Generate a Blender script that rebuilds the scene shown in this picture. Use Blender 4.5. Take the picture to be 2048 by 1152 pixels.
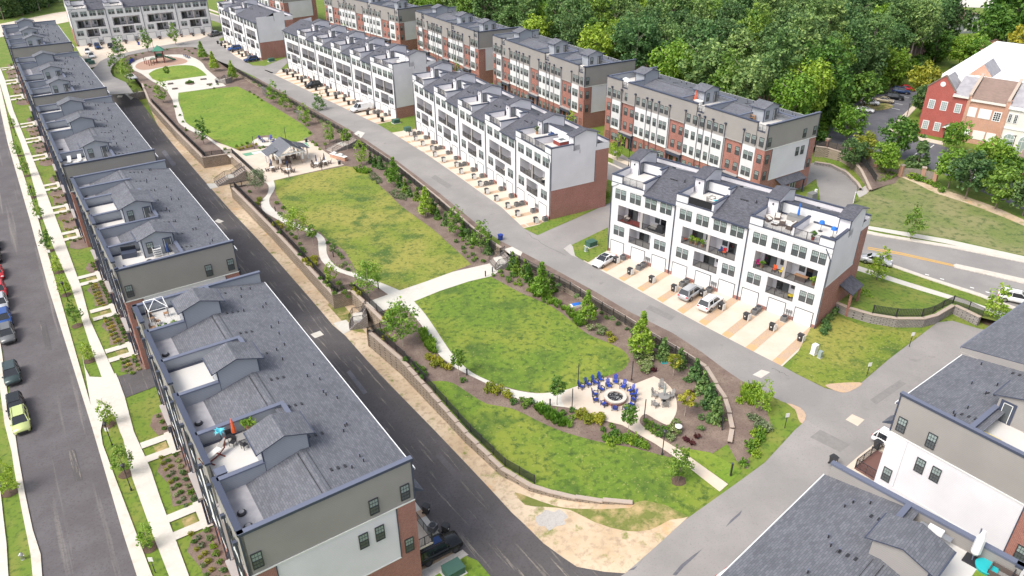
import bpy, bmesh, math, random
import numpy as np
from mathutils import Vector, Matrix
from mathutils.geometry import tessellate_polygon
R=math.radians
random.seed(7)
SC=bpy.context.scene
COL=SC.collection
for o in list(bpy.data.objects): bpy.data.objects.remove(o)
# ---------------- camera, light, exposure
FL=1479.;PIT=R(29.6);ROLL=R(-0.4);CH=54.5
cr,sr=math.cos(ROLL),math.sin(ROLL)
def ray(u,v):
    a=(u-1024)/FL;b=(576-v)/FL
    a,b=a*cr-b*sr,a*sr+b*cr
    return (a, math.cos(PIT)+b*math.sin(PIT), -math.sin(PIT)+b*math.cos(PIT))
cam=bpy.data.objects.new('camera',bpy.data.cameras.new('camera'));COL.objects.link(cam)
cam.data.sensor_width=36;cam.data.lens=FL/2048*36;cam.data.clip_end=3000;cam.data.clip_start=1
fw=Vector((0,math.cos(PIT),-math.sin(PIT)));up0=Vector((0,math.sin(PIT),math.cos(PIT)));rt0=Vector((1,0,0))
rt=rt0*cr+up0*sr;up=up0*cr-rt0*sr
m=Matrix((rt,up,-fw)).transposed().to_4x4();m.translation=(0,0,CH);cam.matrix_world=m
SC.camera=cam
SUN_AZ=238;SUN_EL=52      # degrees, azimuth clockwise from +Y
w=bpy.data.worlds.new('World');SC.world=w;w.use_nodes=True
nt=w.node_tree;bg=nt.nodes['Background']
sky=nt.nodes.new('ShaderNodeTexSky');sky.sky_type='NISHITA';sky.sun_disc=False
sky.sun_elevation=R(SUN_EL);sky.sun_rotation=R(SUN_AZ);sky.dust_density=3.0;sky.air_density=1.0;sky.ozone_density=1.0
hs_=nt.nodes.new('ShaderNodeHueSaturation');hs_.inputs['Saturation'].default_value=.45;nt.links.new(sky.outputs[0],hs_.inputs['Color']);nt.links.new(hs_.outputs[0],bg.inputs[0]);bg.inputs[1].default_value=0.15
sl=bpy.data.lights.new('sun','SUN');sun=bpy.data.objects.new('sun',sl);COL.objects.link(sun)
sl.energy=1.5;sl.angle=R(28);sl.color=(1,.95,.87)
d=Vector((math.sin(R(SUN_AZ))*math.cos(R(SUN_EL)),math.cos(R(SUN_AZ))*math.cos(R(SUN_EL)),math.sin(R(SUN_EL))))
sun.rotation_euler=d.to_track_quat('Z','Y').to_euler()
SC.view_settings.view_transform='Standard';SC.view_settings.look='None';SC.view_settings.gamma=1
SC.view_settings.exposure=0.78;SC.view_settings.use_curve_mapping=False
# ---------------- terrain frame
AZ=R(-34);ca,sa=math.cos(AZ),math.sin(AZ)
def st2w(s,t): return (s*ca+t*sa, -s*sa+t*ca)
def w2st(x,y): return (x*ca-y*sa, x*sa+y*ca)
def clamp(v,a=0.,b=1.): return max(a,min(b,v))
ZL,ZP,ZR=-3.9,-1.6,0.
def height(x,y,tag):
    s,t=w2st(x,y)
    W=clamp((t-39)/36)*clamp((288-t)/30)
    zl=ZL*(1-clamp((t-250)/35)) if s<64 else ZL
    rp=zl+(ZR-zl)*clamp((s-29.5)/34.5)
    return rp+({'L':zl,'P':ZP,'R':ZR}[tag]-rp)*W
def at(u,v,z=0.):
    r=ray(u,v);k=(z-CH)/r[2];return (r[0]*k,r[1]*k)
def G(u,v,tag='P'):
    z=0.
    for i in range(30):
        x,y=at(u,v,z);z=z*.3+height(x,y,tag)*.7
    return Vector((x,y,z))
# ---------------- materials
MATS={}
def nodes(m):
    nt=m.node_tree;b=nt.nodes['Principled BSDF'];return nt,b
def mat(name,col,rough=.8,metal=0.,noise=None,alpha=None,emit=None,spec=None):
    """noise: list of (scale, colour2, low, high, detail, stretch)"""
    if name in MATS: return MATS[name]
    m=bpy.data.materials.new(name);m.use_nodes=True;nt,b=nodes(m)
    b.inputs['Base Color'].default_value=(*col,1);b.inputs['Roughness'].default_value=rough;b.inputs['Metallic'].default_value=metal
    if spec is not None: b.inputs['Specular IOR Level'].default_value=spec
    if emit: b.inputs['Emission Color'].default_value=(*emit,1);b.inputs['Emission Strength'].default_value=1
    if alpha: b.inputs['Alpha'].default_value=alpha
    if noise:
        g=nt.nodes.new('ShaderNodeNewGeometry');prev=None
        for (sc,c2,lo,hi,det,stq) in noise:
            mp=nt.nodes.new('ShaderNodeMapping');nt.links.new(g.outputs['Position'],mp.inputs[0])
            if stq: mp.inputs['Rotation'].default_value=(0,0,stq[0]);mp.inputs['Scale'].default_value=(stq[1],stq[2],1)
            # rotate first then scale
            mp.vector_type='TEXTURE' if stq else 'POINT'
            n=nt.nodes.new('ShaderNodeTexNoise');n.inputs['Scale'].default_value=sc;n.inputs['Detail'].default_value=det;n.inputs['Roughness'].default_value=.6
            nt.links.new(mp.outputs[0],n.inputs['Vector'])
            r=nt.nodes.new('ShaderNodeMapRange');r.inputs[1].default_value=lo;r.inputs[2].default_value=hi
            nt.links.new(n.outputs['Fac'],r.inputs[0])
            x=nt.nodes.new('ShaderNodeMix');x.data_type='RGBA'
            nt.links.new(r.outputs[0],x.inputs['Factor'])
            if prev: nt.links.new(prev,x.inputs[6])
            else: x.inputs[6].default_value=(*col,1)
            x.inputs[7].default_value=(*c2,1);prev=x.outputs[2]
        nt.links.new(prev,b.inputs['Base Color'])
    MATS[name]=m;return m
def objvec(nt,sx,sz,mode='wall'):
    tc=nt.nodes.new('ShaderNodeTexCoord');sp=nt.nodes.new('ShaderNodeSeparateXYZ');nt.links.new(tc.outputs['Object'],sp.inputs[0])
    cb=nt.nodes.new('ShaderNodeCombineXYZ')
    if mode=='wall':
        a=nt.nodes.new('ShaderNodeMath');a.operation='ADD';nt.links.new(sp.outputs[0],a.inputs[0]);nt.links.new(sp.outputs[1],a.inputs[1])
        nt.links.new(a.outputs[0],cb.inputs[0]);nt.links.new(sp.outputs[2],cb.inputs[1])
    else:
        nt.links.new(sp.outputs[0],cb.inputs[0]);nt.links.new(sp.outputs[1],cb.inputs[1])
    return cb.outputs[0]
def brickmat(name,c1,c2,mortar,bw,bh,ms,mode='wall',rough=.85,bump=.3,mott=.25,mc=None):
    m=bpy.data.materials.new(name);m.use_nodes=True;nt,b=nodes(m);v=objvec(nt,1,1,mode)
    t=nt.nodes.new('ShaderNodeTexBrick');nt.links.new(v,t.inputs['Vector']);t.inputs['Scale'].default_value=1
    t.inputs['Brick Width'].default_value=bw;t.inputs['Row Height'].default_value=bh;t.inputs['Mortar Size'].default_value=ms
    t.inputs['Color1'].default_value=(*c1,1);t.inputs['Color2'].default_value=(*c2,1);t.inputs['Mortar'].default_value=(*mortar,1);t.inputs['Bias'].default_value=0
    n=nt.nodes.new('ShaderNodeTexNoise');n.inputs['Scale'].default_value=.45;n.inputs['Detail'].default_value=6;nt.links.new(v,n.inputs['Vector'])
    x=nt.nodes.new('ShaderNodeMix');x.data_type='RGBA';x.blend_type='MULTIPLY';x.inputs['Factor'].default_value=mott
    r=nt.nodes.new('ShaderNodeMapRange');r.inputs[1].default_value=.3;r.inputs[2].default_value=.7;r.inputs[3].default_value=.55;r.inputs[4].default_value=1.25
    nt.links.new(n.outputs['Fac'],r.inputs[0]);nt.links.new(t.outputs['Color'],x.inputs[6]);nt.links.new(r.outputs[0],x.inputs[7])
    nt.links.new(x.outputs[2],b.inputs['Base Color']);b.inputs['Roughness'].default_value=rough
    bp=nt.nodes.new('ShaderNodeBump');bp.inputs['Strength'].default_value=bump;bp.inputs['Distance'].default_value=.02;bp.invert=True
    nt.links.new(t.outputs['Fac'],bp.inputs['Height']);nt.links.new(bp.outputs[0],b.inputs['Normal'])
    MATS[name]=m;return m
def sidingmat(name,col,pitch=.16,dark=.72,rough=.6):
    m=bpy.data.materials.new(name);m.use_nodes=True;nt,b=nodes(m)
    tc=nt.nodes.new('ShaderNodeTexCoord');sp=nt.nodes.new('ShaderNodeSeparateXYZ');nt.links.new(tc.outputs['Object'],sp.inputs[0])
    d=nt.nodes.new('ShaderNodeMath');d.operation='DIVIDE';d.inputs[1].default_value=pitch;nt.links.new(sp.outputs[2],d.inputs[0])
    f=nt.nodes.new('ShaderNodeMath');f.operation='FRACT';nt.links.new(d.outputs[0],f.inputs[0])
    r=nt.nodes.new('ShaderNodeMapRange');r.inputs[1].default_value=.0;r.inputs[2].default_value=.22;r.inputs[3].default_value=dark;r.inputs[4].default_value=1;nt.links.new(f.outputs[0],r.inputs[0])
    n=nt.nodes.new('ShaderNodeTexNoise');n.inputs['Scale'].default_value=.35;n.inputs['Detail'].default_value=5;nt.links.new(tc.outputs['Object'],n.inputs['Vector'])
    r2=nt.nodes.new('ShaderNodeMapRange');r2.inputs[1].default_value=.3;r2.inputs[2].default_value=.7;r2.inputs[3].default_value=.93;r2.inputs[4].default_value=1.04;nt.links.new(n.outputs['Fac'],r2.inputs[0])
    mu=nt.nodes.new('ShaderNodeMath');mu.operation='MULTIPLY';nt.links.new(r.outputs[0],mu.inputs[0]);nt.links.new(r2.outputs[0],mu.inputs[1])
    x=nt.nodes.new('ShaderNodeMix');x.data_type='RGBA';x.blend_type='MULTIPLY';x.inputs['Factor'].default_value=1;x.inputs[6].default_value=(*col,1)
    nt.links.new(mu.outputs[0],x.inputs[7]);nt.links.new(x.outputs[2],b.inputs['Base Color']);b.inputs['Roughness'].default_value=rough
    bp=nt.nodes.new('ShaderNodeBump');bp.inputs['Strength'].default_value=.5;bp.inputs['Distance'].default_value=.02
    nt.links.new(f.outputs[0],bp.inputs['Height']);bp.invert=True;nt.links.new(bp.outputs[0],b.inputs['Normal'])
    MATS[name]=m;return m
def leafmat(name,c1,c2,c3):
    m=bpy.data.materials.new(name);m.use_nodes=True;nt,b=nodes(m)
    tc=nt.nodes.new('ShaderNodeTexCoord');n=nt.nodes.new('ShaderNodeTexNoise');n.inputs['Scale'].default_value=.8;n.inputs['Detail'].default_value=3
    nt.links.new(tc.outputs['Object'],n.inputs['Vector'])
    cr_=nt.nodes.new('ShaderNodeValToRGB');e=cr_.color_ramp.elements;e[0].position=.3;e[0].color=(*c1,1);e[1].position=.7;e[1].color=(*c3,1)
    q=cr_.color_ramp.elements.new(.5);q.color=(*c2,1)
    g=nt.nodes.new('ShaderNodeNewGeometry');ad=nt.nodes.new('ShaderNodeMath');ad.operation='MULTIPLY_ADD';ad.inputs[1].default_value=.35;ad.inputs[2].default_value=-.17
    nt.links.new(g.outputs['Random Per Island'],ad.inputs[0])
    a2=nt.nodes.new('ShaderNodeMath');nt.links.new(n.outputs['Fac'],a2.inputs[0]);nt.links.new(ad.outputs[0],a2.inputs[1])
    nt.links.new(a2.outputs[0],cr_.inputs[0])
    oi=nt.nodes.new('ShaderNodeObjectInfo');h=nt.nodes.new('ShaderNodeHueSaturation');nt.links.new(cr_.outputs[0],h.inputs['Color'])
    r=nt.nodes.new('ShaderNodeMapRange');r.inputs[3].default_value=.475;r.inputs[4].default_value=.52;nt.links.new(oi.outputs['Random'],r.inputs[0]);nt.links.new(r.outputs[0],h.inputs['Hue'])
    r=nt.nodes.new('ShaderNodeMapRange');r.inputs[3].default_value=1.25;r.inputs[4].default_value=.75;nt.links.new(oi.outputs['Random'],r.inputs[0]);nt.links.new(r.outputs[0],h.inputs['Value'])
    nt.links.new(h.outputs[0],b.inputs['Base Color']);b.inputs['Roughness'].default_value=.65
    tr=nt.nodes.new('ShaderNodeBsdfTranslucent');nt.links.new(h.outputs[0],tr.inputs[0]);ms=nt.nodes.new('ShaderNodeMixShader');ms.inputs[0].default_value=.3
    nt.links.new(b.outputs[0],ms.inputs[1]);nt.links.new(tr.outputs[0],ms.inputs[2]);nt.links.new(ms.outputs[0],nt.nodes['Material Output'].inputs[0])
    MATS[name]=m;return m
# palette
mat('lawn',(.16,.215,.02),.9,noise=[(.09,(.27,.26,.05),.42,.60,4,None),(.22,(.06,.115,.015),.53,.66,6,None),(1.6,(.06,.10,.014),.5,.68,8,None),(3.5,(.36,.34,.11),.55,.75,6,None)])
mat('lawn_near',(.125,.205,.018),.9,noise=[(.11,(.21,.25,.03),.45,.62,4,None),(.2,(.07,.13,.015),.52,.64,6,None),(1.3,(.05,.095,.012),.48,.66,8,None),(3.2,(.30,.32,.09),.57,.75,6,None)])
mat('lawn_bright',(.14,.235,.018),.9,noise=[(.2,(.21,.27,.03),.4,.65,4,None),(1.5,(.06,.12,.012),.5,.7,8,None),(3.5,(.30,.32,.08),.57,.77,6,None)])
mat('grass',(.13,.2,.02),.9,noise=[(.3,(.2,.22,.04),.45,.65,5,None),(1.8,(.05,.10,.012),.5,.7,8,None)])
mat('field_grass',(.15,.19,.05),.9,noise=[(.12,(.24,.23,.10),.42,.6,5,None),(.8,(.06,.10,.025),.5,.66,8,None),(3,(.30,.27,.13),.55,.75,5,None)])
mat('dry_grass',(.16,.18,.04),.9,noise=[(.5,(.45,.33,.16),.45,.62,6,None),(2.5,(.07,.1,.02),.52,.78,8,None)])
mat('mulch',(.17,.12,.10),.95,noise=[(.5,(.24,.18,.145),.4,.65,5,None),(6,(.08,.05,.04),.5,.75,8,None)])
mat('mulch_dark',(.13,.085,.06),.95,noise=[(6,(.06,.04,.03),.45,.7,8,None)])
mat('asphalt_dark',(.088,.08,.08),.85,noise=[(.25,(.11,.10,.105),.45,.7,5,None),(.9,(.27,.24,.20),.585,.72,7,(R(34),.3,6.)),(5,(.055,.05,.055),.5,.8,4,None)])
mat('asphalt_street',(.10,.09,.095),.85,noise=[(.3,(.13,.12,.125),.4,.7,5,None),(.35,(.24,.22,.20),.56,.74,6,(R(34),.35,14.)),(5,(.07,.062,.065),.5,.8,4,None)])
mat('asphalt_light',(.25,.235,.225),.85,noise=[(.12,(.31,.29,.275),.4,.65,5,None),(.5,(.19,.175,.17),.62,.8,6,None),(6,(.2,.185,.18),.55,.8,4,None)])
mat('asphalt_lot',(.12,.12,.14),.85,noise=[(.3,(.17,.165,.18),.45,.7,5,None),(3,(.08,.08,.09),.5,.8,6,None)])
mat('concrete',(.58,.55,.49),.85,noise=[(.4,(.55,.49,.42),.5,.75,5,None),(3,(.66,.63,.58),.5,.8,5,None)])
mat('concrete_warm',(.60,.50,.40),.85,noise=[(.4,(.64,.56,.47),.4,.7,5,None),(3,(.5,.4,.3),.6,.85,5,None)])
mat('kerb',(.60,.55,.48),.85,noise=[(1,(.48,.42,.35),.5,.8,5,None)])
mat('gravel',(.50,.36,.26),.95,noise=[(1.2,(.55,.38,.22),.45,.65,5,None),(9,(.28,.2,.15),.52,.75,4,None)])
mat('clay',(.62,.36,.17),.95,noise=[(2,(.55,.38,.25),.45,.7,5,None)])
mat('dirt',(.50,.37,.24),.95,noise=[(.12,(.62,.50,.36),.4,.6,5,None),(.28,(.60,.34,.15),.6,.72,5,None),(.6,(.20,.22,.06),.57,.68,8,None),(1.5,(.38,.28,.19),.5,.7,8,None),(5,(.62,.55,.45),.6,.8,6,None)])
mat('pale_gravel',(.46,.43,.40),.95,noise=[(5,(.34,.31,.29),.45,.75,8,None)])
mat('rubber',(.42,.27,.20),.9,noise=[(3,(.36,.22,.16),.45,.7,5,None)])
mat('white_paint',(.75,.75,.72),.7);mat('yellow_paint',(.6,.36,.10),.7)
mat('green_paint',(.13,.33,.2),.7)
sidingmat('white_siding',(.72,.70,.73),.17,.84);sidingmat('grey_siding',(.31,.29,.275),.17,.8);sidingmat('blue_siding',(.33,.35,.385),.17,.72)
mat('white_wall',(.69,.69,.695),.6,noise=[(.35,(.61,.61,.62),.45,.75,6,None),(3,(.64,.635,.63),.6,.8,5,None)])
mat('deck_brown',(.17,.085,.07),.8)
mat('taupe_wall',(.37,.345,.33),.7)
brickmat('brick',(.36,.115,.08),(.26,.075,.055),(.45,.31,.27),.24,.08,.012)
brickmat('brick_red',(.42,.075,.055),(.33,.05,.04),(.45,.2,.17),.24,.08,.012)
brickmat('brick_orange',(.58,.29,.19),(.48,.22,.14),(.55,.42,.34),.24,.08,.012)
brickmat('block',(.42,.34,.27),(.32,.26,.2),(.11,.09,.07),.46,.2,.025,bump=.8)
brickmat('block_grey',(.36,.33,.31),(.28,.25,.24),(.09,.085,.08),.46,.2,.022,bump=.8)
brickmat('shingle',(.165,.17,.192),(.115,.119,.137),(.08,.083,.097),.42,.17,.012,mode='roof',bump=.5)
brickmat('shingle_dark',(.125,.127,.15),(.075,.076,.092),(.055,.055,.065),.34,.15,.012,mode='roof',bump=.5)
brickmat('shingle_brown',(.30,.21,.17),(.24,.17,.14),(.18,.13,.11),.5,.2,.02,mode='roof')
mat('trim',(.055,.065,.10),.45);mat('trim_cap',(.13,.145,.20),.5);mat('dark_metal',(.03,.03,.035),.45)
mat('frame',(.035,.04,.045),.4);mat('glass_hi',(.30,.36,.35),.12,spec=.8);mat('glass_lo',(.10,.11,.115),.15,spec=.7);mat('glass_dark',(.015,.018,.022),.1,spec=.8)  # glass_hi is pale because upper panes have the sky's reflection painted in
mat('membrane',(.60,.58,.55),.8,noise=[(.5,(.60,.565,.52),.45,.7,6,None)]);mat('membrane_grey',(.30,.29,.31),.8,noise=[(.8,(.40,.385,.40),.4,.65,6,None)])
mat('garage_white',(.78,.78,.77),.5);mat('cap_stone',(.46,.37,.30),.85,noise=[(3,(.40,.34,.3),.45,.7,5,None)])
mat('bark',(.20,.16,.13),.9);mat('bark_pale',(.42,.36,.30),.9)
mat('bin',(.035,.035,.037),.5);mat('bin_brown',(.06,.045,.04),.5);mat('bin_blue',(.02,.05,.30),.5);mat('ac',(.20,.20,.20),.6);mat('white_plastic',(.78,.77,.74),.5)
mat('blue_chair',(.02,.06,.42),.5);mat('grey_wood',(.26,.25,.24),.8);mat('tyre',(.02,.02,.02),.8);mat('rim',(.35,.35,.36),.3,metal=.8)
mat('box_green',(.05,.12,.09),.6);mat('teal',(.02,.45,.48),.6);mat('orange_cloth',(.75,.12,.03),.8);mat('cream_cloth',(.72,.68,.62),.9)
mat('navy_cloth',(.02,.05,.16),.8);mat('blue_cloth',(.02,.16,.6),.7);mat('wicker',(.12,.09,.08),.9);mat('red_wood',(.22,.04,.03),.6);mat('wood',(.35,.2,.11),.8)
mat('metal_roof',(.19,.195,.215),.4,metal=.3);mat('flower',(.75,.75,.5),.8);mat('steel',(.5,.5,.5),.3,metal=.7);mat('tpo',(.86,.86,.86),.6)
mat('wood_fence',(.30,.26,.22),.9,noise=[(3,(.22,.19,.165),.4,.7,5,None)])
leafmat('leaf_forest',(.06,.135,.04),(.125,.245,.065),(.25,.38,.115))
leafmat('leaf_bright',(.10,.21,.02),(.20,.36,.03),(.33,.48,.06))
leafmat('leaf_mid',(.06,.14,.02),(.13,.26,.03),(.24,.38,.06))
leafmat('leaf_yellow',(.2,.24,.02),(.36,.38,.03),(.48,.44,.06))
leafmat('leaf_dark',(.042,.105,.034),(.09,.18,.05),(.18,.29,.09))
mat('fence_mesh',(.02,.02,.022),.6,alpha=.42)
leafmat('leaf_pale',(.10,.15,.07),(.19,.25,.12),(.30,.36,.2));leafmat('leaf_red',(.05,.012,.015),(.10,.02,.02),(.16,.05,.03))
leafmat('leaf_flower',(.06,.13,.02),(.25,.32,.08),(.62,.64,.42))
# ---------------- mesh builder & tagging
class MB:
    def __init__(s): s.v=[];s.f=[];s.m=[];s.mats=[]
    def mi(s,name):
        if name not in s.mats: s.mats.append(name)
        return s.mats.index(name)
    def poly(s,pts,m):
        i=len(s.v);s.v+= [tuple(p) for p in pts];s.f.append(tuple(range(i,i+len(pts))));s.m.append(s.mi(m));return s
    def box(s,x0,x1,y0,y1,z0,z1,m,skip=''):
        i=len(s.v);k=s.mi(m)
        s.v+=[(x0,y0,z0),(x1,y0,z0),(x1,y1,z0),(x0,y1,z0),(x0,y0,z1),(x1,y0,z1),(x1,y1,z1),(x0,y1,z1)]
        for n,q in (('b',(3,2,1,0)),('t',(4,5,6,7)),('f',(0,1,5,4)),('r',(1,2,6,5)),('k',(2,3,7,6)),('l',(3,0,4,7))):
            if n in skip: continue
            s.f.append(tuple(i+j for j in q));s.m.append(k)
        return s
    def ext(s,prof,x0,x1,m,cap=None,axis='x'):
        """extrude a (y,z) profile polygon (counter-clockwise seen from +x) along x"""
        n=len(prof);i=len(s.v);k=s.mi(m)
        f=(lambda a,y,z:(a,y,z)) if axis=='x' else (lambda a,y,z:(y,a,z))
        s.v+=[f(x0,y,z) for y,z in prof]+[f(x1,y,z) for y,z in prof]
        for j in range(n): s.f.append((i+j,i+(j+1)%n,i+n+(j+1)%n,i+n+j));s.m.append(k)
        kc=s.mi(cap or m);s.f.append(tuple(i+j for j in range(n))[::-1]);s.m.append(kc);s.f.append(tuple(i+n+j for j in range(n)));s.m.append(kc)
        return s
    def tube(s,pts,r,m,n=6,r2=None,cap=True):
        k=s.mi(m);pts=[Vector(p) for p in pts];N=len(pts);base=len(s.v)
        for a,p in enumerate(pts):
            d=(pts[min(a+1,N-1)]-pts[max(a-1,0)]).normalized()
            u=d.cross(Vector((0,0,1)) if abs(d.z)<.9 else Vector((1,0,0))).normalized();v=d.cross(u)
            rr=r if r2 is None else r+(r2-r)*a/(N-1)
            for j in range(n):
                t=2*math.pi*j/n;s.v.append(tuple(p+u*rr*math.cos(t)+v*rr*math.sin(t)))
        for a in range(N-1):
            for j in range(n):
                s.f.append((base+a*n+j,base+a*n+(j+1)%n,base+(a+1)*n+(j+1)%n,base+(a+1)*n+j));s.m.append(k)
        if cap: s.f.append(tuple(base+j for j in range(n))[::-1]);s.m.append(k);s.f.append(tuple(base+(N-1)*n+j for j in range(n)));s.m.append(k)
        return s
    def lathe(s,prof,m,n=12,c=(0,0,0)):
        k=s.mi(m);b=len(s.v)
        for r,z in prof:
            for j in range(n): t=2*math.pi*j/n;s.v.append((c[0]+r*math.cos(t),c[1]+r*math.sin(t),c[2]+z))
        for a in range(len(prof)-1):
            for j in range(n): s.f.append((b+a*n+j,b+a*n+(j+1)%n,b+(a+1)*n+(j+1)%n,b+(a+1)*n+j));s.m.append(k)
        s.f.append(tuple(b+(len(prof)-1)*n+j for j in range(n)));s.m.append(k);s.f.append(tuple(b+j for j in range(n))[::-1]);s.m.append(k)
        return s
    def mesh(s,name,smooth=False):
        me=bpy.data.meshes.new(name);me.from_pydata(s.v,[],s.f)
        for q in s.mats: me.materials.append(MATS[q])
        me.polygons.foreach_set('material_index',s.m)
        if smooth: me.polygons.foreach_set('use_smooth',[True]*len(s.f))
        me.update();return me
def obj(name,me,parent=None,loc=(0,0,0),rz=0,scale=None,kind=None):
    if isinstance(me,MB): me=me.mesh(name)
    o=bpy.data.objects.new(name,me);COL.objects.link(o);o.location=loc;o.rotation_euler=(0,0,rz)
    if scale: o.scale=scale
    if parent: o.parent=parent
    if kind: o['kind']=kind
    return o
def tag(o,label,cat,group=None):
    o['label']=label;o['category']=cat
    if group: o['group']=group
    return o
def thing(name,label,cat,loc=(0,0,0),rz=0,group=None,scale=1):
    o=bpy.data.objects.new(name,None);COL.objects.link(o);o.empty_display_size=.3
    o.location=loc;o.rotation_euler=(0,0,rz)
    if scale!=1: o.scale=(scale,)*3 if not isinstance(scale,tuple) else scale
    return tag(o,label,cat,group)
CH_={}
def kids(o): return CH_.get(o.name) or CH_.setdefault(o.name,[c for c in bpy.data.objects if c.parent==o])
def dup(root,loc,rz,label,group=None,scale=None):
    r=root.copy();COL.objects.link(r);r.location=loc;r.rotation_euler=(0,0,rz);r['label']=label
    if group: r['group']=group
    if scale: r.scale=(scale,)*3
    for c in kids(root):
        d=c.copy();COL.objects.link(d);d.parent=r
        for g in kids(c): e=g.copy();COL.objects.link(e);e.parent=d
    return r
ORD='first second third fourth fifth sixth seventh eighth ninth tenth eleventh twelfth thirteenth fourteenth fifteenth sixteenth seventeenth eighteenth nineteenth twentieth'.split()
ORD+=['twenty-'+x for x in ORD[:9]]+['thirtieth']+['thirty-'+x for x in ORD[:9]]+['fortieth']+['forty-'+x for x in ORD[:9]]
class Proto:
    """first use moves the prototype itself, later uses copy it"""
    def __init__(s,root): s.r=root;s.used=False
    def put(s,loc,rz,label,group=None,scale=None):
        if not s.used:
            s.used=True;r=s.r;kids(r);[kids(c) for c in kids(r)];r.location=loc;r.rotation_euler=(0,0,rz);r['label']=label
            if group: r['group']=group
            if scale: r.scale=(scale,)*3
            return r
        r=dup(s.r,loc,rz,label,group);
        r.scale=(scale or 1,)*3
        return r
# ---------------- ground sheets
def smooth(pts,n=4,closed=True):
    out=[];N=len(pts)
    for i in range(N if closed else N-1):
        p=[Vector(pts[(i+k)%N] if closed else pts[max(0,min(N-1,i+k))]) for k in (-1,0,1,2)]
        for j in range(n):
            t=j/n
            out.append(tuple(.5*((2*p[1])+(-p[0]+p[2])*t+(2*p[0]-5*p[1]+4*p[2]-p[3])*t*t+(-p[0]+3*p[1]-3*p[2]+p[3])*t**3)))
    if not closed: out.append(tuple(pts[-1]))
    return out
def sheet(name,pts,m,tag_='P',dz=.02,world=False,kind='structure',curve=0,parent=None,thick=0):
    """pts pixel coords (or world xy) -> draped sheet"""
    if curve: pts=smooth(pts,curve)
    w=[(p[0],p[1]) for p in pts] if world else [tuple(G(p[0],p[1],tag_)[:2]) for p in pts]
    bm=bmesh.new();vs=[bm.verts.new((x,y,0)) for x,y in w]
    for t in tessellate_polygon([[Vector((x,y,0)) for x,y in w]]):
        try: bm.faces.new([vs[i] for i in t])
        except ValueError: pass
    st=[w2st(*q) for q in w];t0=min(q[1] for q in st);t1=max(q[1] for q in st);s0=min(q[0] for q in st);s1=max(q[0] for q in st)
    cuts=[]
    if t0<75 and s1>29.5 and s0<64: cuts+= [('t',39+3*i) for i in range(13)]+[('s',29.5+2.875*i) for i in range(13)]
    if t1>250 and s0<64: cuts+= [('t',250+5*i) for i in range(9)]+[('t',288)]+([('s',29.5+2.875*i) for i in range(13)] if s1>29.5 else [])
    for ax,c in cuts:
        if ax=='t': co=Vector((*st2w(0,c),0));no=Vector((sa,ca,0))
        else: co=Vector((*st2w(c,0),0));no=Vector((ca,-sa,0))
        bmesh.ops.bisect_plane(bm,geom=bm.verts[:]+bm.edges[:]+bm.faces[:],dist=1e-5,plane_co=co,plane_no=no)
    for v in bm.verts: v.co.z=height(v.co.x,v.co.y,tag_)+dz
    bmesh.ops.recalc_face_normals(bm,faces=bm.faces[:])
    for f in bm.faces:
        if f.normal.z<0: f.normal_flip()
    if thick:
        ed=[e for e in bm.edges if e.is_boundary]
        r=bmesh.ops.extrude_edge_only(bm,edges=ed)
        for v in r['geom']:
            if isinstance(v,bmesh.types.BMVert): v.co.z-=thick
    me=bpy.data.meshes.new(name);bm.to_mesh(me);bm.free();me.materials.append(MATS[m])
    o=bpy.data.objects.new(name,me);COL.objects.link(o)
    if parent: o.parent=parent
    if kind: o['kind']=kind
    return o
def band(pts,w0,w1):
    """world polyline -> offset band polygon (w0 left .. w1 right, metres)"""
    P=[Vector(p[:2]) for p in pts];A=[];B=[]
    for i,p in enumerate(P):
        d=(P[min(i+1,len(P)-1)]-P[max(i-1,0)]).normalized();n=Vector((d.y,-d.x));A.append(p+n*w0);B.append(p+n*w1)
    return [tuple(q) for q in A]+[tuple(q) for q in reversed(B)]
# ================= GROUND
WL=[(1265,1010),(1205,1007),(1150,1000),(1105,990),(1060,976),(1000,940),(930,870),(860,790),(800,722),(733,664),(775,654),(702,584),(665,592),(600,520),(540,455),(461,375),(520,366),(459,309),(405,317),(350,262),(298,205),(283,168)]
WR=[(1455,888),(1460,860),(1455,830),(1447,800),(1429,771),(1409,736),(1360,704),(1304,672),(1259,643),(1191,603),(1149,576),(1085,540),(1029,512),(962,512),(940,482),(877,435),(794,333),(730,290),(700,270),(587,205),(512,162),(470,140)]
WR=[(1455,888),(1460,860),(1455,830),(1447,800),(1429,771),(1409,736),(1360,704),(1304,672),(1259,643),(1191,603),(1149,576),(1085,543),(1029,513),(1000,498),(960,472),(877,400),(794,333),(730,290),(700,269),(645,238),(587,205),(512,162),(470,138)]
wlw=[tuple(G(*p,'P')[:2]) for p in WL];wrw=[tuple(G(*p,'R')[:2]) for p in WR]
wl_end=w2st(*wlw[-1]);wr_end=w2st(*wrw[-1])
farL=st2w(wl_end[0],289);farR=st2w(wr_end[0],289)
sheet('park_ground',wlw+[farL,farR]+wrw[::-1],'mulch','P',0,world=True)
mid=st2w(45,39)
sheet('ground_left',[st2w(-500,-60),st2w(45,-60),mid,wlw[0]]+wlw[1:]+[farL,st2w(45,289.5),st2w(45,900),st2w(-500,900)],'grass','L',0,world=True)
sheet('ground_right',[st2w(45,-60),st2w(700,-60),st2w(700,900),st2w(45,900),st2w(45,289.5),farR]+wrw[::-1]+[mid],'grass','R',0,world=True)
sheet('ground_between',[wlw[0],mid,wrw[0]],'mulch','P',0.0,world=True)
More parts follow.
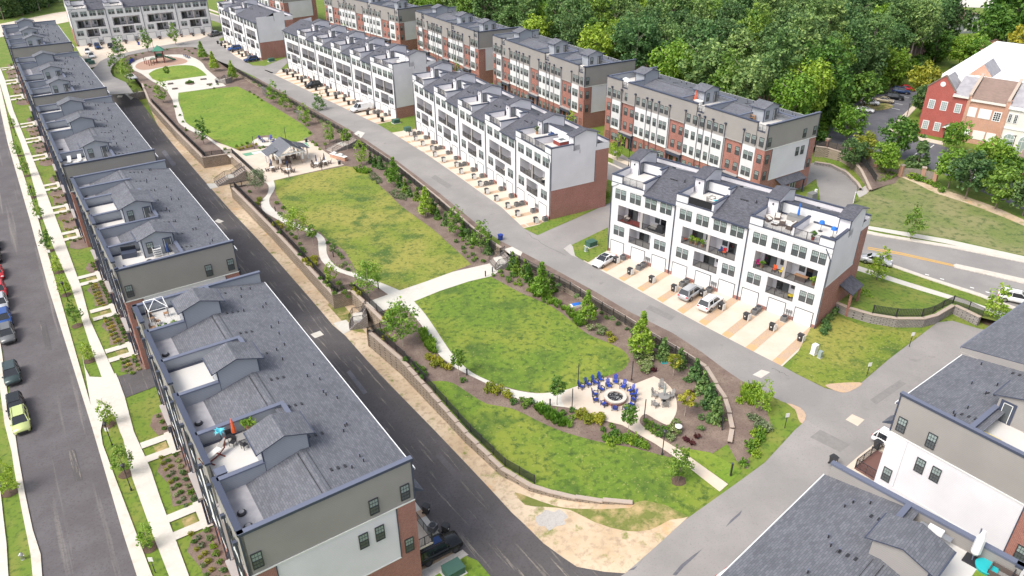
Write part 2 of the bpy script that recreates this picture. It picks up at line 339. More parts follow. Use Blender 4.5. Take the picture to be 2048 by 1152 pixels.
# --- left street strip in street coordinates
def st_rect(name,s0,s1,t0,t1,m,tg='L',dz=.03,thick=0,**k): return sheet(name,[st2w(s0,t0),st2w(s1,t0),st2w(s1,t1),st2w(s0,t1)],m,tg,dz,world=True,thick=thick,**k)
def L(u,v): return w2st(*G(u,v,'L')[:2])
sheet('street',[(-260,-40),(-60,100),(15,240),(105,576),(187,864),(262,1070),(330,1260),(60,1300),(72,1152),(60,1060),(40,930),(22,800),(5,700),(-40,500),(-200,300)],'asphalt_street','L',.02)
sheet('kerb_strip',[(0,170),(12,220),(27,288),(77,440),(115,576),(150,700),(196,860),(206,890),(232,960),(305,1152),(340,1240),(322,1250),(274,1152),(248,1072),(187,864),(97,576),(60,440),(16,288),(2,225),(-12,160)],'kerb','L',.15,thick=.16)
sheet('kerb_strip',[(85,1152),(82,1110),(66,1060),(50,985),(36,905),(28,850),(16,790),(2,690),(-20,600),(-30,600),(-10,700),(-2,760),(10,850),(24,905),(30,945),(42,1010),(52,1060),(62,1110),(66,1152),(70,1200),(92,1200)],'kerb','L',.15,thick=.16)
sheet('sidewalk',[(-2,130),(10,160),(27,221),(54,288),(87,370),(120,458),(150,540),(163,576),(180,640),(232,755),(268,864),(302,940),(322,1000),(378,1152),(410,1240),(370,1240),(338,1152),(302,1060),(266,960),(247,880),(240,864),(204,756),(180,690),(143,576),(107,495),(82,428),(62,350),(42,288),(16,221),(-2,160),(-14,130)],'concrete','L',.14)
sheet('sidewalk',[(-6,900),(2,985),(8,1040),(14,1090),(18,1160),(20,1220),(-30,1220),(-30,900)],'concrete','L',.14)
# side drive crossing between the two near verges
sheet('driveway_apron',[(163,700),(170,735),(180,755),(204,756),(232,748),(238,762),(250,795),(268,864),(247,872),(238,840),(228,830),(207,838),(202,864),(206,890),(196,866),(187,840)],'concrete','L',.148)
sheet('driveway_asphalt',[(233,754),(305,735),(320,770),(252,796)],'asphalt_dark','L',.06)
# verges raised a little with kerb
# left alley (dark)
AE=[(267,186),(290,215),(315,250),(345,288),(400,352),(460,420),(512,475),(560,528),(602,576),(640,620),(665,650),(690,671),(735,722),(790,780),(872,864),(930,925),(980,978),(1024,1026),(1049,1049),(1087,1087),(1124,1114),(1154,1134),(1209,1144),(1251,1147),(1262,1137)]
aew=[tuple(G(*p,'L')[:2]) for p in AE]
near=[st2w(36,22),st2w(20,10)]
sheet('alley_road',aew+near+[st2w(20,-10),st2w(12,-10),st2w(16,20),st2w(21.5,40),st2w(22,60),st2w(22,150),st2w(22,200),st2w(21,246),tuple(G(214,190,'L')[:2])],'asphalt_dark','L',.03,world=True)
# dirt verge between alley and wall
i1=AE.index((872,864))
sheet('dirt_verge',aew[2:]+[tuple(G(u,v,'L')[:2]) for u,v in [(1311,1094),(1369,1041),(1380,1030),(1330,1008),(1290,1000)]]+wlw[:21],'dirt','L',.015,world=True)
sheet('gravel_patch',[(1078,1052),(1070,1036),(1083,1027),(1092,1020),(1108,1024),(1119,1019),(1136,1034),(1128,1040),(1131,1049),(1112,1053),(1098,1062),(1090,1053)],'pale_gravel','L',.03,curve=3)
sheet('dry_turf',[(700,660),(733,668),(690,614),(665,600),(655,610)],'dry_grass','L',.027)
sheet('dry_turf',[(1030,985),(1060,995),(1110,1012),(1160,1018),(1260,1016),(1268,1004),(1290,1001),(1330,1010),(1378,1033),(1340,1040),(1300,1060),(1250,1062),(1190,1045),(1140,1020),(1090,1014),(1050,1010)],'dry_grass','L',.024,curve=2)
# ring road + right alley + junction (light asphalt)
sheet('ring_road',[(267,186),(252,165),(226,153),(221,143),(224,133),(236,122),(258,110),(300,102),(350,95),(385,94),(402,99),(437,122),(512,150),(620,90),(575,126),(548,146),(505,131),(470,112),(445,92),(438,78),(500,50),(430,66),(400,78),(350,87),(290,97),(230,110),(200,123),(184,140),(190,155),(214,190)],'asphalt_light','R',.034)
RE=[(505,131),(544,147),(650,198),(758,250),(794,272),(855,310),(925,359),(1003,415),(1049,458),(1110,492),(1176,527),(1280,583),(1400,648),(1500,700),(1555,728),(1600,752),(1650,777),(1690,785),(1720,768),(1780,717),(1845,668),(1875,645),(1905,642),(1955,657)]
LE=[(1369,1041),(1480,962),(1530,925),(1590,860),(1606,846),(1612,832),(1600,818),(1560,802),(1520,785),(1480,760),(1446,737),(1404,705),(1346,667),(1259,624),(1191,584),(1149,561),(1085,526),(1030,497),(1000,482),(962,455),(877,385),(794,322),(730,279),(700,260),(645,229),(587,198),(512,155),(470,135),(437,122)]
sheet('right_alley',RE+[(2100,690),(1850,1300),(1255,1300),(1232,1158),(1251,1147),(1262,1137),(1311,1094)]+LE,'asphalt_light','R',.042)
# side street between white rows
sheet('side_street',[(1049,458),(1076,470),(1145,440),(1224,404),(1234,330),(1225,330),(1228,300),(1280,330),(1300,380),(1222,470),(1180,478),(1141,491),(1128,500),(1176,527),(1110,520)],'asphalt_light','R',.034)
sheet('side_street',[(505,131),(530,132),(560,120),(600,104),(640,70),(700,60),(640,110),(575,126),(550,149)],'asphalt_light','R',.022)
# street behind white rows (in front of brick rows)
def rl(f,x,y): # row local -> world
    X,Y,Z,az,Ln,s=f;a=R(az);return (X+math.sin(a)*x-math.cos(a)*y, Y+math.cos(a)*x+math.sin(a)*y)
ROWS=dict(A=(15.7,108.2,0,133.6,34.9,.995),B=(-22.7,173.4,0,150.9,60.7,.988),C=(-69.7,236.4,0,142.9,68.3,1.011),D=(-154.4,272.7,0,58.0,46.8,1.021),E=(-104.8,280.8,0,144.0,39.4,1.01),
 R1=(21.4,164.8,0,146.5,44.2,1.079),R2=(-4.8,210.6,0,150.2,44.1,1.093),R3=(-30.5,251.1,0,149.2,42.0,1.092),R4=(-70.9,299.8,0,139.9,52.1,1.026),R5=(-128,352,0,139.9,62,1.03),
 NL=(-43.3,72.6,-3.2,145.9,40.6,1.075),L2=(-71.4,113.3,-3.2,145.4,39.0,1.074),L3=(-100.1,154.9,-3.2,145.9,43.9,1.08),L4=(-130.3,199.6,-3.2,146.0,46.3,1.099),L5=(-161.8,246.4,-3.2,146.4,42.7,1.125))
R1=ROWS['R1'];R2_=ROWS['R2'];R3_=ROWS['R3'];R4_=ROWS['R4'];R5_=ROWS['R5']
fr=lambda d:[rl(R5_,-20,-d),rl(R5_,60,-d),rl(R4_,2,-d),rl(R4_,50,-d),rl(R3_,2,-d),rl(R3_,40,-d),rl(R2_,4,-d),rl(R2_,42,-d),rl(R1,4,-d),rl(R1,44,-d),rl(R1,60,-d)]
sheet('street',fr(9.5)+fr(15.5)[::-1],'asphalt_light','R',.026,world=True)
sheet('kerb_strip',fr(9)+fr(9.6)[::-1],'kerb','R',.12,world=True,thick=.1)
sheet('sidewalk',fr(5.4)+fr(7)[::-1],'concrete_warm','R',.08,world=True)
# ------- park surfaces
sheet('far_lawn',[(346,187),(410,179),(475,173),(512,191),(562,222),(607,250),(626,268),(600,284),(560,285),(540,270),(515,272),(500,288),(470,297),(445,288),(425,278),(400,262),(370,247),(360,225),(352,203)],'lawn_bright','P',.02)
sheet('play_lawn',smooth([(297,148),(312,139),(345,132),(382,131),(402,140),(414,151)],3,False)+[(319,164),(305,158)],'lawn_bright','P',.05)
sheet('middle_lawn',[(549,361)]+[(615,347),(690,332)]+smooth([(730,338),(758,370),(775,385),(800,410),(840,440),(870,462),(895,485),(925,512),(942,529)],3,False)+[(905,543),(850,566),(800,583),(783,576)]+smooth([(745,560),(718,546),(702,523),(687,500),(660,485),(640,465),(607,448),(580,425),(566,410),(553,390),(549,370)],3,False),'lawn','P',.02)
sheet('near_lawn',[(822,604),(880,582),(938,563),(980,553)]+smooth([(1000,563),(1040,585),(1075,600),(1110,617),(1140,640),(1175,668),(1215,685),(1245,700),(1258,718),(1248,738),(1215,752),(1180,765),(1140,777),(1105,787),(1050,783),(1000,770),(955,752),(925,735),(900,700),(880,675),(855,640)],3,False),'lawn_near','P',.02)
sheet('outer_lawn',smooth([(852,764),(880,762),(905,766),(937,786),(974,808),(1024,817),(1074,841),(1124,863),(1199,884),(1261,895),(1324,911)],2,False)+[(1356,919),(1400,953),(1439,984),(1400,1013),(1378,1034),(1330,1010),(1290,1001),(1265,1006),(1205,1003),(1150,995),(1105,984),(1060,970),(1005,935),(935,865)],'lawn_near','P',.025)
sheet('outer_lawn',[(1357,895),(1420,905),(1464,929),(1484,942),(1457,967),(1400,930)],'lawn_bright','P',.03)
sheet('play_surface',smooth([(271,135),(276,127),(300,119),(330,114),(360,116),(375,122),(365,128),(330,133),(300,139),(282,140)],3),'rubber','P',.07)
sheet('far_plaza',smooth([(260,133),(266,125),(290,115),(330,110),(370,110),(400,122),(412,137)],3,False)+[(452,172),(400,180),(347,187),(335,183),(320,172)]+smooth([(297,158),(282,147),(265,140)],3,False),'concrete','P',.035)
sheet('path',[(335,183),(347,187)]+smooth([(357,184),(357,203),(365,225),(372,245),(398,262),(428,282),(450,298),(475,309)],3,False)+[(460,316),(440,296)]+smooth([(410,274),(378,260),(357,245),(350,222),(345,200)],3,False),'concrete','P',.04)
sheet('pavilion_plaza',[(430,284),(452,291),(481,303),(535,295),(588,285),(616,280),(688,330),(610,347),(549,361),(529,366),(510,350),(493,336),(470,318)],'concrete_warm','P',.05)
sheet('patio',smooth([(505,286),(510,279),(530,275),(552,278),(556,284),(540,292),(520,292)],3),'concrete','P',.058)
sheet('path',smooth([(527,362),(537,372),(535,388),(523,403),(526,421),(549,436),(580,452),(612,463),(634,476),(637,500),(642,520),(662,538),(700,552),(737,565),(760,578)],3,False)+[(783,594),(805,585)]+smooth([(799,581),(775,571),(750,561),(720,549),(687,540),(667,528),(654,508),(652,485),(642,470),(612,455),(585,444),(562,430),(542,413),(539,397),(550,377),(547,360)],3,False),'concrete','P',.043)
sheet('cross_path',[(730,606),(785,586),(850,564),(905,544),(980,527),(1003,539),(985,552),(938,563),(880,582),(826,604),(758,624)],'concrete','P',.036)
sheet('path',smooth([(800,611),(825,630),(846,655),(862,683),(880,712),(909,735),(945,754),(980,771),(1024,794),(1074,807),(1130,815)],3,False)+[(1150,790)]+smooth([(1156,772),(1124,782),(1074,787),(1024,779),(990,767),(945,746),(913,718),(893,692),(872,660),(850,628),(828,603)],3,False),'concrete','P',.044)
sheet('fire_pit_plaza',smooth([(1130,815),(1122,795),(1140,779),(1156,773),(1195,758),(1214,756),(1241,759),(1270,768)],3,False)+[(1308,753)]+smooth([(1330,764),(1347,783),(1354,809),(1351,830),(1337,852)],3,False)+smooth([(1325,847),(1308,838),(1293,829),(1284,832),(1279,842),(1286,853),(1315,873),(1362,902)],2,False)+[(1456,969),(1439,984),(1356,919),(1310,888),(1271,866),(1245,851),(1210,842),(1167,822)],'concrete_warm','P',.052)
# --- right-hand lawns
sheet('corner_grass',[(1056,462),(1075,471),(1141,441),(1222,404),(1222,385),(1095,440)],'grass','R',.05)
sheet('corner_grass',[(1144,490),(1150,487),(1216,455),(1216,500),(1176,525),(1150,512)],'grass','R',.05)
sheet('stone_border',[(1127,498),(1141,488),(1146,494),(1150,512),(1158,517),(1143,511)],'pale_gravel','R',.055)
sheet('side_lawn',[(1578,738),(1592,748),(1650,776),(1690,783),(1720,767),(1780,716),(1845,667),(1800,662),(1757,660),(1716,650),(1670,625),(1630,640)],'lawn','R',.045)
sheet('pale_gravel_corner',[(1650,771),(1690,766),(1725,767),(1700,783),(1680,785)],'gravel','R',.06,curve=3)
sheet('junction_verge',[(1490,766),(1520,784),(1560,801),(1600,817),(1608,830),(1606,845),(1590,859),(1530,924),(1505,942),(1503,915),(1530,880),(1544,850),(1530,815),(1512,790)],'grass','R',.042)
sheet('pale_gravel_corner',[(1573,807),(1600,816),(1612,832),(1604,848),(1596,838),(1590,820)],'gravel','R',.07,curve=2)
sheet('drain_surround',[(1523,740),(1540,745),(1522,757),(1505,750)],'concrete','R',.055)
sheet('drain_surround',[(1704,829),(1729,840),(1715,853),(1691,840)],'concrete_warm','R',.055)
sheet('drain_surround',[(640,662),(648,670),(630,677),(621,669)],'concrete','L',.05)
sheet('drain_surround',[(436,438),(448,443),(438,447),(429,443)],'concrete','L',.05)
sheet('drain_surround',[(236,191),(246,191),(244,195),(234,195)],'concrete','L',.05)
# asphalt repair seams and oil streaks on the junction
for pts in ([(1451,1055),(1461,1041),(1484,1021),(1480,1030),(1462,1046)],[(1345,1150),(1362,1130),(1385,1112),(1405,1098),(1388,1116),(1368,1134),(1352,1152)],[(1255,1142),(1275,1132),(1290,1112),(1280,1126),(1268,1140)]): sheet('tar_stain',pts,'asphalt_lot','R',.052)
sheet('fence_bed',[wrw[0]]+wrw[1:14]+[tuple(G(u,v,'R')[:2]) for u,v in [(1000,480),(1030,495),(1085,524),(1149,559),(1191,582),(1259,622),(1346,665),(1404,703),(1446,735),(1482,760),(1510,790),(1538,830),(1542,852),(1515,880),(1500,915),(1496,940),(1475,925)]],'mulch','R',.02,world=True)
sheet('fence_bed',wrw[14:22]+[tuple(G(u,v,'R')[:2]) for u,v in [(512,154),(587,197),(645,228),(700,259),(730,278),(794,321),(877,384),(962,454)]],'mulch','R',.02,world=True)
for pts,tg_,m_ in [([(700,740),(735,785),(727,790),(693,745)],'L','asphalt_lot'),([(880,905),(925,955),(915,962),(870,912)],'L','asphalt_street'),([(330,300),(352,330),(345,334),(323,304)],'L','asphalt_lot'),([(150,900),(165,960),(150,963),(137,903)],'L','asphalt_dark'),([(90,640),(104,700),(92,702),(79,642)],'L','asphalt_dark'),([(1300,610),(1350,634),(1342,642),(1292,618)],'R','asphalt_patch'),([(870,350),(905,372),(896,378),(862,356)],'R','asphalt_patch'),([(1640,860),(1700,890),(1680,905),(1620,875)],'R','asphalt_patch'),([(1740,800),(1800,760),(1812,768),(1752,810)],'R','asphalt_patch')]:
    if m_ not in MATS: mat('asphalt_patch',(.21,.20,.19),.9,noise=[(2,(.25,.235,.225),.4,.7,6,None)])
    sheet('asphalt_patch',pts,m_,tg_,.048)
for A_,B_,tg_ in [((665,735),(725,715),'L'),((690,765),(768,738),'L'),((1049,466),(1130,512),'R'),((1545,737),(1575,752),'R')]:
    a_=Vector(G(*A_,tg_)[:2]);b_=Vector(G(*B_,tg_)[:2]);rg_=random.Random(A_[0]);P_=[a_.lerp(b_,i/9)+Vector((rg_.uniform(-.25,.25),rg_.uniform(-.25,.25))) for i in range(10)]
    sheet('asphalt_crack',band(P_,-.022,.022),'bin','L' if tg_=='L' else 'R',.06,world=True)
# ================= main road, upper right
def Rw(u,v): return tuple(G(u,v,'R')[:2])
sheet('main_road',[(1700,470),(1745,466),(1800,477),(1900,496),(2048,525),(2200,556),(2200,690),(2048,622),(1960,590),(1900,572),(1820,545),(1727,517),(1690,520)],'asphalt_light','R',.03)
for pts in ([(1733,462),(1765,469),(1900,491),(2048,520),(2200,550),(2200,557),(2048,526),(1900,496),(1765,474),(1733,468)],[(1727,517),(1765,528),(1860,561),(1960,594),(2048,628),(2200,700),(2200,695),(2048,622),(1960,588),(1860,556),(1765,523),(1727,511)],[(1906,531),(1912,529),(1990,546),(2048,559),(2200,595),(2200,605),(2048,568),(1985,553),(1910,536)]):
    sheet('kerb_strip',pts,'kerb','R',.14,thick=.12)
sheet('sidewalk',[(1735,461),(1760,464),(1900,488),(2048,523),(2048,531),(1900,497)][:0] or [(1736,460),(1900,488),(2048,524),(2200,560),(2200,552),(2048,516),(1900,480),(1736,453)][:0] or [(1735,459),(1890,487),(2048,524),(2200,562),(2200,552),(2048,513),(1890,478),(1735,452)],'concrete','R',.06)
sheet('sidewalk',[(1716,532),(1800,560),(1930,600),(2025,632),(2200,700),(2200,712),(2012,640),(1930,610),(1800,569),(1712,541)],'concrete','R',.06)
for pts in ([(1735,497),(1800,508),(1900,530),(2048,565),(2048,567),(1900,532),(1800,510),(1735,499)],[(1735,494),(1800,505),(1905,529),(1905,530.5),(1800,507),(1735,495.5)]): sheet('centre_line',pts,'yellow_paint','R',.045)
for u in (1850,1880,1940,1971,2003): sheet('lane_mark',[(u,520+(u-1850)*.29+28),(u+8,522+(u-1850)*.29+28),(u+8,523.6+(u-1850)*.29+28),(u,521.6+(u-1850)*.29+28)],'white_paint','R',.045)
sheet('field',[(1726,382),(1760,362),(1795,345),(1840,360),(1900,378),(2048,440),(2200,500),(2200,548),(2048,511),(1890,476),(1736,450),(1690,440)],'field_grass','R',.02)
sheet('dirt_path',smooth([(1795,352),(1830,366),(1870,386),(1920,402),(1980,424),(2048,452),(2150,500)],3,False)+smooth([(2150,485),(2048,440),(1985,412),(1920,390),(1870,374),(1830,357),(1805,346)],3,False),'dirt','R',.03)
sheet('verge',[(1716,541),(1712,552),(1690,600),(1700,618),(1735,633),(1760,640),(1810,638),(1860,628),(1905,614),(1965,632),(1970,640),(2012,640),(1930,610),(1800,569)],'grass','R',.03)
# back lane behind brick row with parking
sheet('back_lane',[(1632,352),(1645,340),(1700,347),(1712,362),(1715,380),(1706,405),(1700,440),(1640,470),(1600,440),(1632,420),(1640,400),(1635,375)],'asphalt_light','R',.024)
sheet('back_lane',[(1600,330),(1630,325),(1690,338),(1712,362),(1700,352),(1640,352),(1600,380)],'asphalt_light','R',.026)
sheet('lane_lawn',[(1590,385),(1625,365),(1637,375),(1640,398),(1630,420),(1600,430)],'grass','R',.04)
sheet('stone_apron',[(1712,385),(1730,372),(1745,368),(1742,378),(1733,388),(1718,396)],'pale_gravel','R',.05)
sheet('ground_cover',[(1728,362),(1700,330),(1735,320),(1780,338),(1800,350),(1770,366),(1738,372)],'mulch','R',.05)
sheet('parking_lot',[(1655,262),(1690,228),(1735,180),(1780,172),(1840,178),(1815,225),(1800,240),(1770,262),(1830,275),(1880,290),(2048,355),(2200,430),(2200,470),(2048,420),(1950,378),(1880,345),(1780,310),(1640,290)],'asphalt_lot','R',.03)
sheet('sidewalk',[(1772,262),(1800,236),(1825,212),(1835,214),(1808,243),(1790,260),(1835,273),(1890,285),(1888,291),(1830,279)],'concrete_warm','R',.12,thick=.1)
sheet('car_park_island',smooth([(1712,212),(1765,207),(1785,212),(1783,216),(1760,221),(1715,222)],3),'dry_grass','R',.12,thick=.1)
sheet('sidewalk',[(1930,120),(2010,92),(2060,70),(2062,76),(2014,97),(1935,126)],'concrete_warm','R',.06)
sheet('far_road',[(1870,-60),(1900,-30),(1990,-30),(2040,-60)],'concrete','R',.06)
sheet('far_road',[(1858,12),(1870,-5),(1990,-20),(2048,-30),(2100,-30),(2080,10),(1990,17),(1920,14)],'concrete','R',.055)
sheet('far_drive',[(1843,42),(1862,43),(1866,50),(1846,49)],'concrete','R',.055)
for i in range(9):
    u=1752+i*0
for a,b in (((1735,205),(1800,220)),((1740,196),(1806,210)),((1780,187),(1818,196)),((1845,268+40),(1868,268+22)),((1815,322),(1834,306)),((1872,330),(1900,306)),((1905,346),(1934,320)),((1942,362),(1968,335))):
    A=Vector(Rw(*a));B=Vector(Rw(*b));n=(B-A).normalized().orthogonal()*.12 if 0 else Vector((-(B-A).normalized().y,(B-A).normalized().x))*.1
    sheet('bay_line',[tuple(A-n),tuple(B-n),tuple(B+n),tuple(A+n)],'white_paint','R',.045,world=True)
def bank(name,A,B,za,zb_,m,zc=None):
    mb=MB();n=len(A);zz=lambda i:za+((zc if zc is not None else za)-za)*i/(n-1)
    for i in range(n-1): mb.poly([(*A[i][:2],zz(i)),(*A[i+1][:2],zz(i+1)),(*B[i+1][:2],zb_),(*B[i][:2],zb_)],m)
    o=obj(name,mb,kind='structure');return o
def resamp(P,n):
    P=[Vector(q[:2]) for q in P];L_=[0]
    for i in range(len(P)-1): L_.append(L_[-1]+(P[i+1]-P[i]).length)
    out=[]
    for k in range(n):
        d=L_[-1]*k/(n-1);i=max(j for j in range(len(P)-1) if L_[j]<=d+1e-6);f=(d-L_[i])/max(1e-6,L_[i+1]-L_[i]);out.append(P[i].lerp(P[i+1],min(1,f)))
    return out
sheet('far_street',[(-20,52),(60,36),(110,26),(240,8),(250,22),(130,45),(60,60),(-20,80)],'concrete_warm','L',.05)
# ================= RETAINING WALLS
def wall_thing(name,label,pts,top_tag,bot_tag,side,m='block',capw=.55,h_extra=.12,th=.4,zt=None,zb=None,caps=True,steps=True,ztf=None):
    """pts world xy; side=+1: the visible face lies to the right of the direction of travel"""
    o=thing(name,label,'retaining wall',(pts[0][0],pts[0][1],0));ox,oy=pts[0][0],pts[0][1]
    P=[]
    for i in range(len(pts)-1):
        a=Vector(pts[i]);b=Vector(pts[i+1]);n=max(1,int((b-a).length/2.))
        for j in range(n): P.append(a.lerp(b,j/n))
    P.append(Vector(pts[-1]))
    mb=MB();cp=MB();ncap=0;sc=bpy.data.meshes.get('cap_stone_'+m)
    u=0
    for i in range(len(P)-1):
        a,b=P[i],P[i+1];d=(b-a);l=d.length;d.normalize();n=Vector((d.y,-d.x))*side
        def z(p): 
            return (zt if zt is not None else height(p.x,p.y,top_tag)), (zb if zb is not None else height(p.x,p.y,bot_tag))
        zt0,zb0=z(a);zt1,zb1=z(b);za=zt0+h_extra;zc=zt1+h_extra
        if steps: za=zc=max(za,zc)
        if ztf: za=ztf[0]+(ztf[1]-ztf[0])*i/(len(P)-1);zc=ztf[0]+(ztf[1]-ztf[0])*(i+1)/(len(P)-1)
        zb0=min(zb0,zb1)-.4;K=Vector((ox,oy))
        f=lambda p,o_,zz:(p.x+n.x*o_-ox,p.y+n.y*o_-oy,zz)
        mb.poly([f(a,0,zb0),f(b,0,zb0),f(b,0,zc),f(a,0,za)],m);mb.poly([f(a,-th,zb0),f(a,-th,za),f(b,-th,zc),f(b,-th,zb0)],m)
        if caps:
            # one cap stone object per 2 m run
            c=MB();hh=.12
            q=[(a,.07),(b,.07),(b,-th-.05),(a,-th-.05)];ztop=[za,zc,zc,za]
            aa=a+d*.012;bb=b-d*.012;q=[(aa,.07),(bb,.07),(bb,-th-.05),(aa,-th-.05)]
            lo=[f(p,o_,zz) for (p,o_),zz in zip(q,ztop)];hi=[(x,y,zz+hh) for x,y,zz in lo]
            c.poly(hi,'cap_stone')
            for k in range(4): c.poly([lo[k],lo[(k+1)%4],hi[(k+1)%4],hi[k]],'cap_stone')
            obj('cap_stone',c,o)
    obj('block_face',mb,o)
    return o
def uvless(): pass
wl=wlw
cuts=[(0,9,'long tan block retaining wall curving along the near half of the left alley'),(9,12,'short tan block wall folded round the stairs nearest the camera'),(12,15,'long tan block retaining wall beside the dark alley between its two stairways'),(15,18,'tan block wall folded round the stairs below the pavilion plaza'),(18,20,'far tan block retaining wall along the left alley beside the far lawn'),(20,21,'short tan wall end at the far stairs to the ring road')]
for a,b,l in cuts: wall_thing('retaining_wall',l,wlw[a:b+1],'P','L',-1)
for a,b,l in [(0,12,'brown block retaining wall curving round the fire pit garden below the alley'),(13,17,'long brown block retaining wall below the light alley behind the middle lawn'),(18,22,'far brown block retaining wall below the light alley behind the far lawn')]:
    wall_thing('retaining_wall',l,wrw[a:b+1],'R','P',-1)
# ================= BUILDINGS
MESH={}
def win_mesh(w=.95,h=1.55,n=1):
    """double hung window, n side by side; local: centred x, z 0..h, faces -y"""
    k=('win',w,h,n)
    if k in MESH: return MESH[k]
    fr=MB();pn=MB();tot=n*w+(n-1)*.12;x=-tot/2
    for i in range(n):
        a,b=x,x+w;t=.065
        for q in ((a,a+t,0,h),(b-t,b,0,h),(a+t,b-t,0,t),(a+t,b-t,h-t,h),(a+t,b-t,h/2-.035,h/2+.035)): fr.box(q[0],q[1],-.05,.03,q[2],q[3],'frame')
        for zz0,zz1 in ((t,h/2-.035),(h/2+.035,h-t)):
            for j in (1,2):
                xx=a+t+(w-2*t)*j/3;fr.box(xx-.014,xx+.014,-.028,-.008,zz0,zz1,'frame')
            zz=(zz0+zz1)/2;fr.box(a+t,b-t,-.03,-.006,zz-.014,zz+.014,'frame')
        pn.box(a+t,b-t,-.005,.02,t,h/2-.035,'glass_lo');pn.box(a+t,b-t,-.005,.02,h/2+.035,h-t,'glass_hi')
        if i<n-1: fr.box(b,b+.12,-.03,.03,0,h,'white_wall')
        x=b+.12
    MESH[k]=(fr.mesh('window'),pn.mesh('pane'));return MESH[k]
def window(par,x,y,z,rz=0,w=.95,h=1.55,n=1,pane=True):
    a,b=win_mesh(w,h,n);o=obj('window',a,par,(x,y,z),rz);obj('pane',b,o);return o
def box_mesh(key,fn,name):
    if key not in MESH: mb=MB();fn(mb);MESH[key]=mb.mesh(name)
    return MESH[key]
def garage(par,x,z=0):
    def f(mb):
        mb.box(-1.3,-1.22,-.04,.06,0,2.2,'frame');mb.box(1.22,1.3,-.04,.06,0,2.2,'frame');mb.box(-1.3,1.3,-.04,.06,2.2,2.27,'frame')
        for i in range(4): mb.box(-1.22,1.22,-.01,.03,.015+i*.546,.545+i*.546,'garage_white')
    return obj('garage_door',box_mesh('gar',f,'garage_door'),par,(x,-.03,z))
def slider(par,x,y,z,w=1.7,h=2.1,rz=0):
    def f(mb):
        for a in (-w/2,-.03,w/2-.06): mb.box(a,a+.06,-.03,.03,0,h,'frame')
        mb.box(-w/2,w/2,-.03,.03,h-.06,h,'frame');mb.box(-w/2,w/2,-.03,.03,0,.05,'frame');mb.box(-w/2+.06,-.03,-.005,.01,.05,h-.06,'glass_dark');mb.box(.03,w/2-.06,-.005,.01,.05,h-.06,'glass_lo')
    return obj('sliding_door',box_mesh(('sl',w,h),f,'sliding_door'),par,(x,y,z),rz)
def rail(par,x0,x1,y,z,h=1.05,axis='x',m='dark_metal',mesh_panel=False):
    L_=x1-x0
    def f(mb):
        n=max(2,round(L_/1.4));
        for i in range(n+1): mb.box(L_*i/n-.025,L_*i/n+.025,-.025,.025,0,h,m)
        mb.box(0,L_,-.03,.03,h-.04,h,m);mb.box(0,L_,-.015,.015,.08,.12,m)
        k=int(L_/.13)
        for i in range(k): x=L_*(i+.5)/k;mb.box(x-.012,x+.012,-.012,.012,.12,h-.04,m,'tb')
        if mesh_panel: mb.box(.02,L_-.02,.03,.04,.1,h-.05,'dark_metal')
    me=box_mesh(('rail',round(L_,2),h,m,mesh_panel),f,'railing')
    return obj('railing',me,par,(x0,y,z) if axis=='x' else (y,x0,z),0 if axis=='x' else R(90))
def wall_holes(mb,x0,x1,z0,z1,holes,m,y=0.,rev=0.,revm=None):
    """front-facing wall (towards -y) made of rectangles round holes (hx0,hx1,hz0,hz1)"""
    xs=sorted({x0,x1}|{h[0] for h in holes}|{h[1] for h in holes});zs=sorted({z0,z1}|{h[2] for h in holes}|{h[3] for h in holes})
    xs=[x for x in xs if x0<=x<=x1]
    for i in range(len(xs)-1):
        for j in range(len(zs)-1):
            cx=(xs[i]+xs[i+1])/2;cz=(zs[j]+zs[j+1])/2
            if any(h[0]<cx<h[1] and h[2]<cz<h[3] for h in holes): continue
            mb.poly([(xs[i],y,zs[j]),(xs[i+1],y,zs[j]),(xs[i+1],y,zs[j+1]),(xs[i],y,zs[j+1])],m)
def roof_vent(par,x,y,z,kind=0):
    if kind==0:
        def f(mb): mb.box(-.17,.17,-.1,.08,-.1,.1,'dark_metal')
        return obj('roof_vent',box_mesh('rv',f,'roof_vent'),par,(x,y,z))
    def f(mb): mb.tube([(0,0,-.1),(0,0,.4)],.055,'dark_metal').tube([(0,0,.4),(0,0,.46)],.075,'trim_cap').box(-.16,.16,-.16,.16,-.08,.02,'dark_metal')
    return obj('vent_pipe',box_mesh('vp',f,'vent_pipe'),par,(x,y,z))
def cap_wall(par,x0,x1,y0,y1,z0,z1,m,capw=.08,name='parapet',cm='trim',h=.16):
    mb=MB();mb.box(x0,x1,y0,y1,z0,z1-h,m,'b').box(x0-capw,x1+capw,y0-capw,y1+capw,z1-h,z1,cm);return obj(name,mb,par)
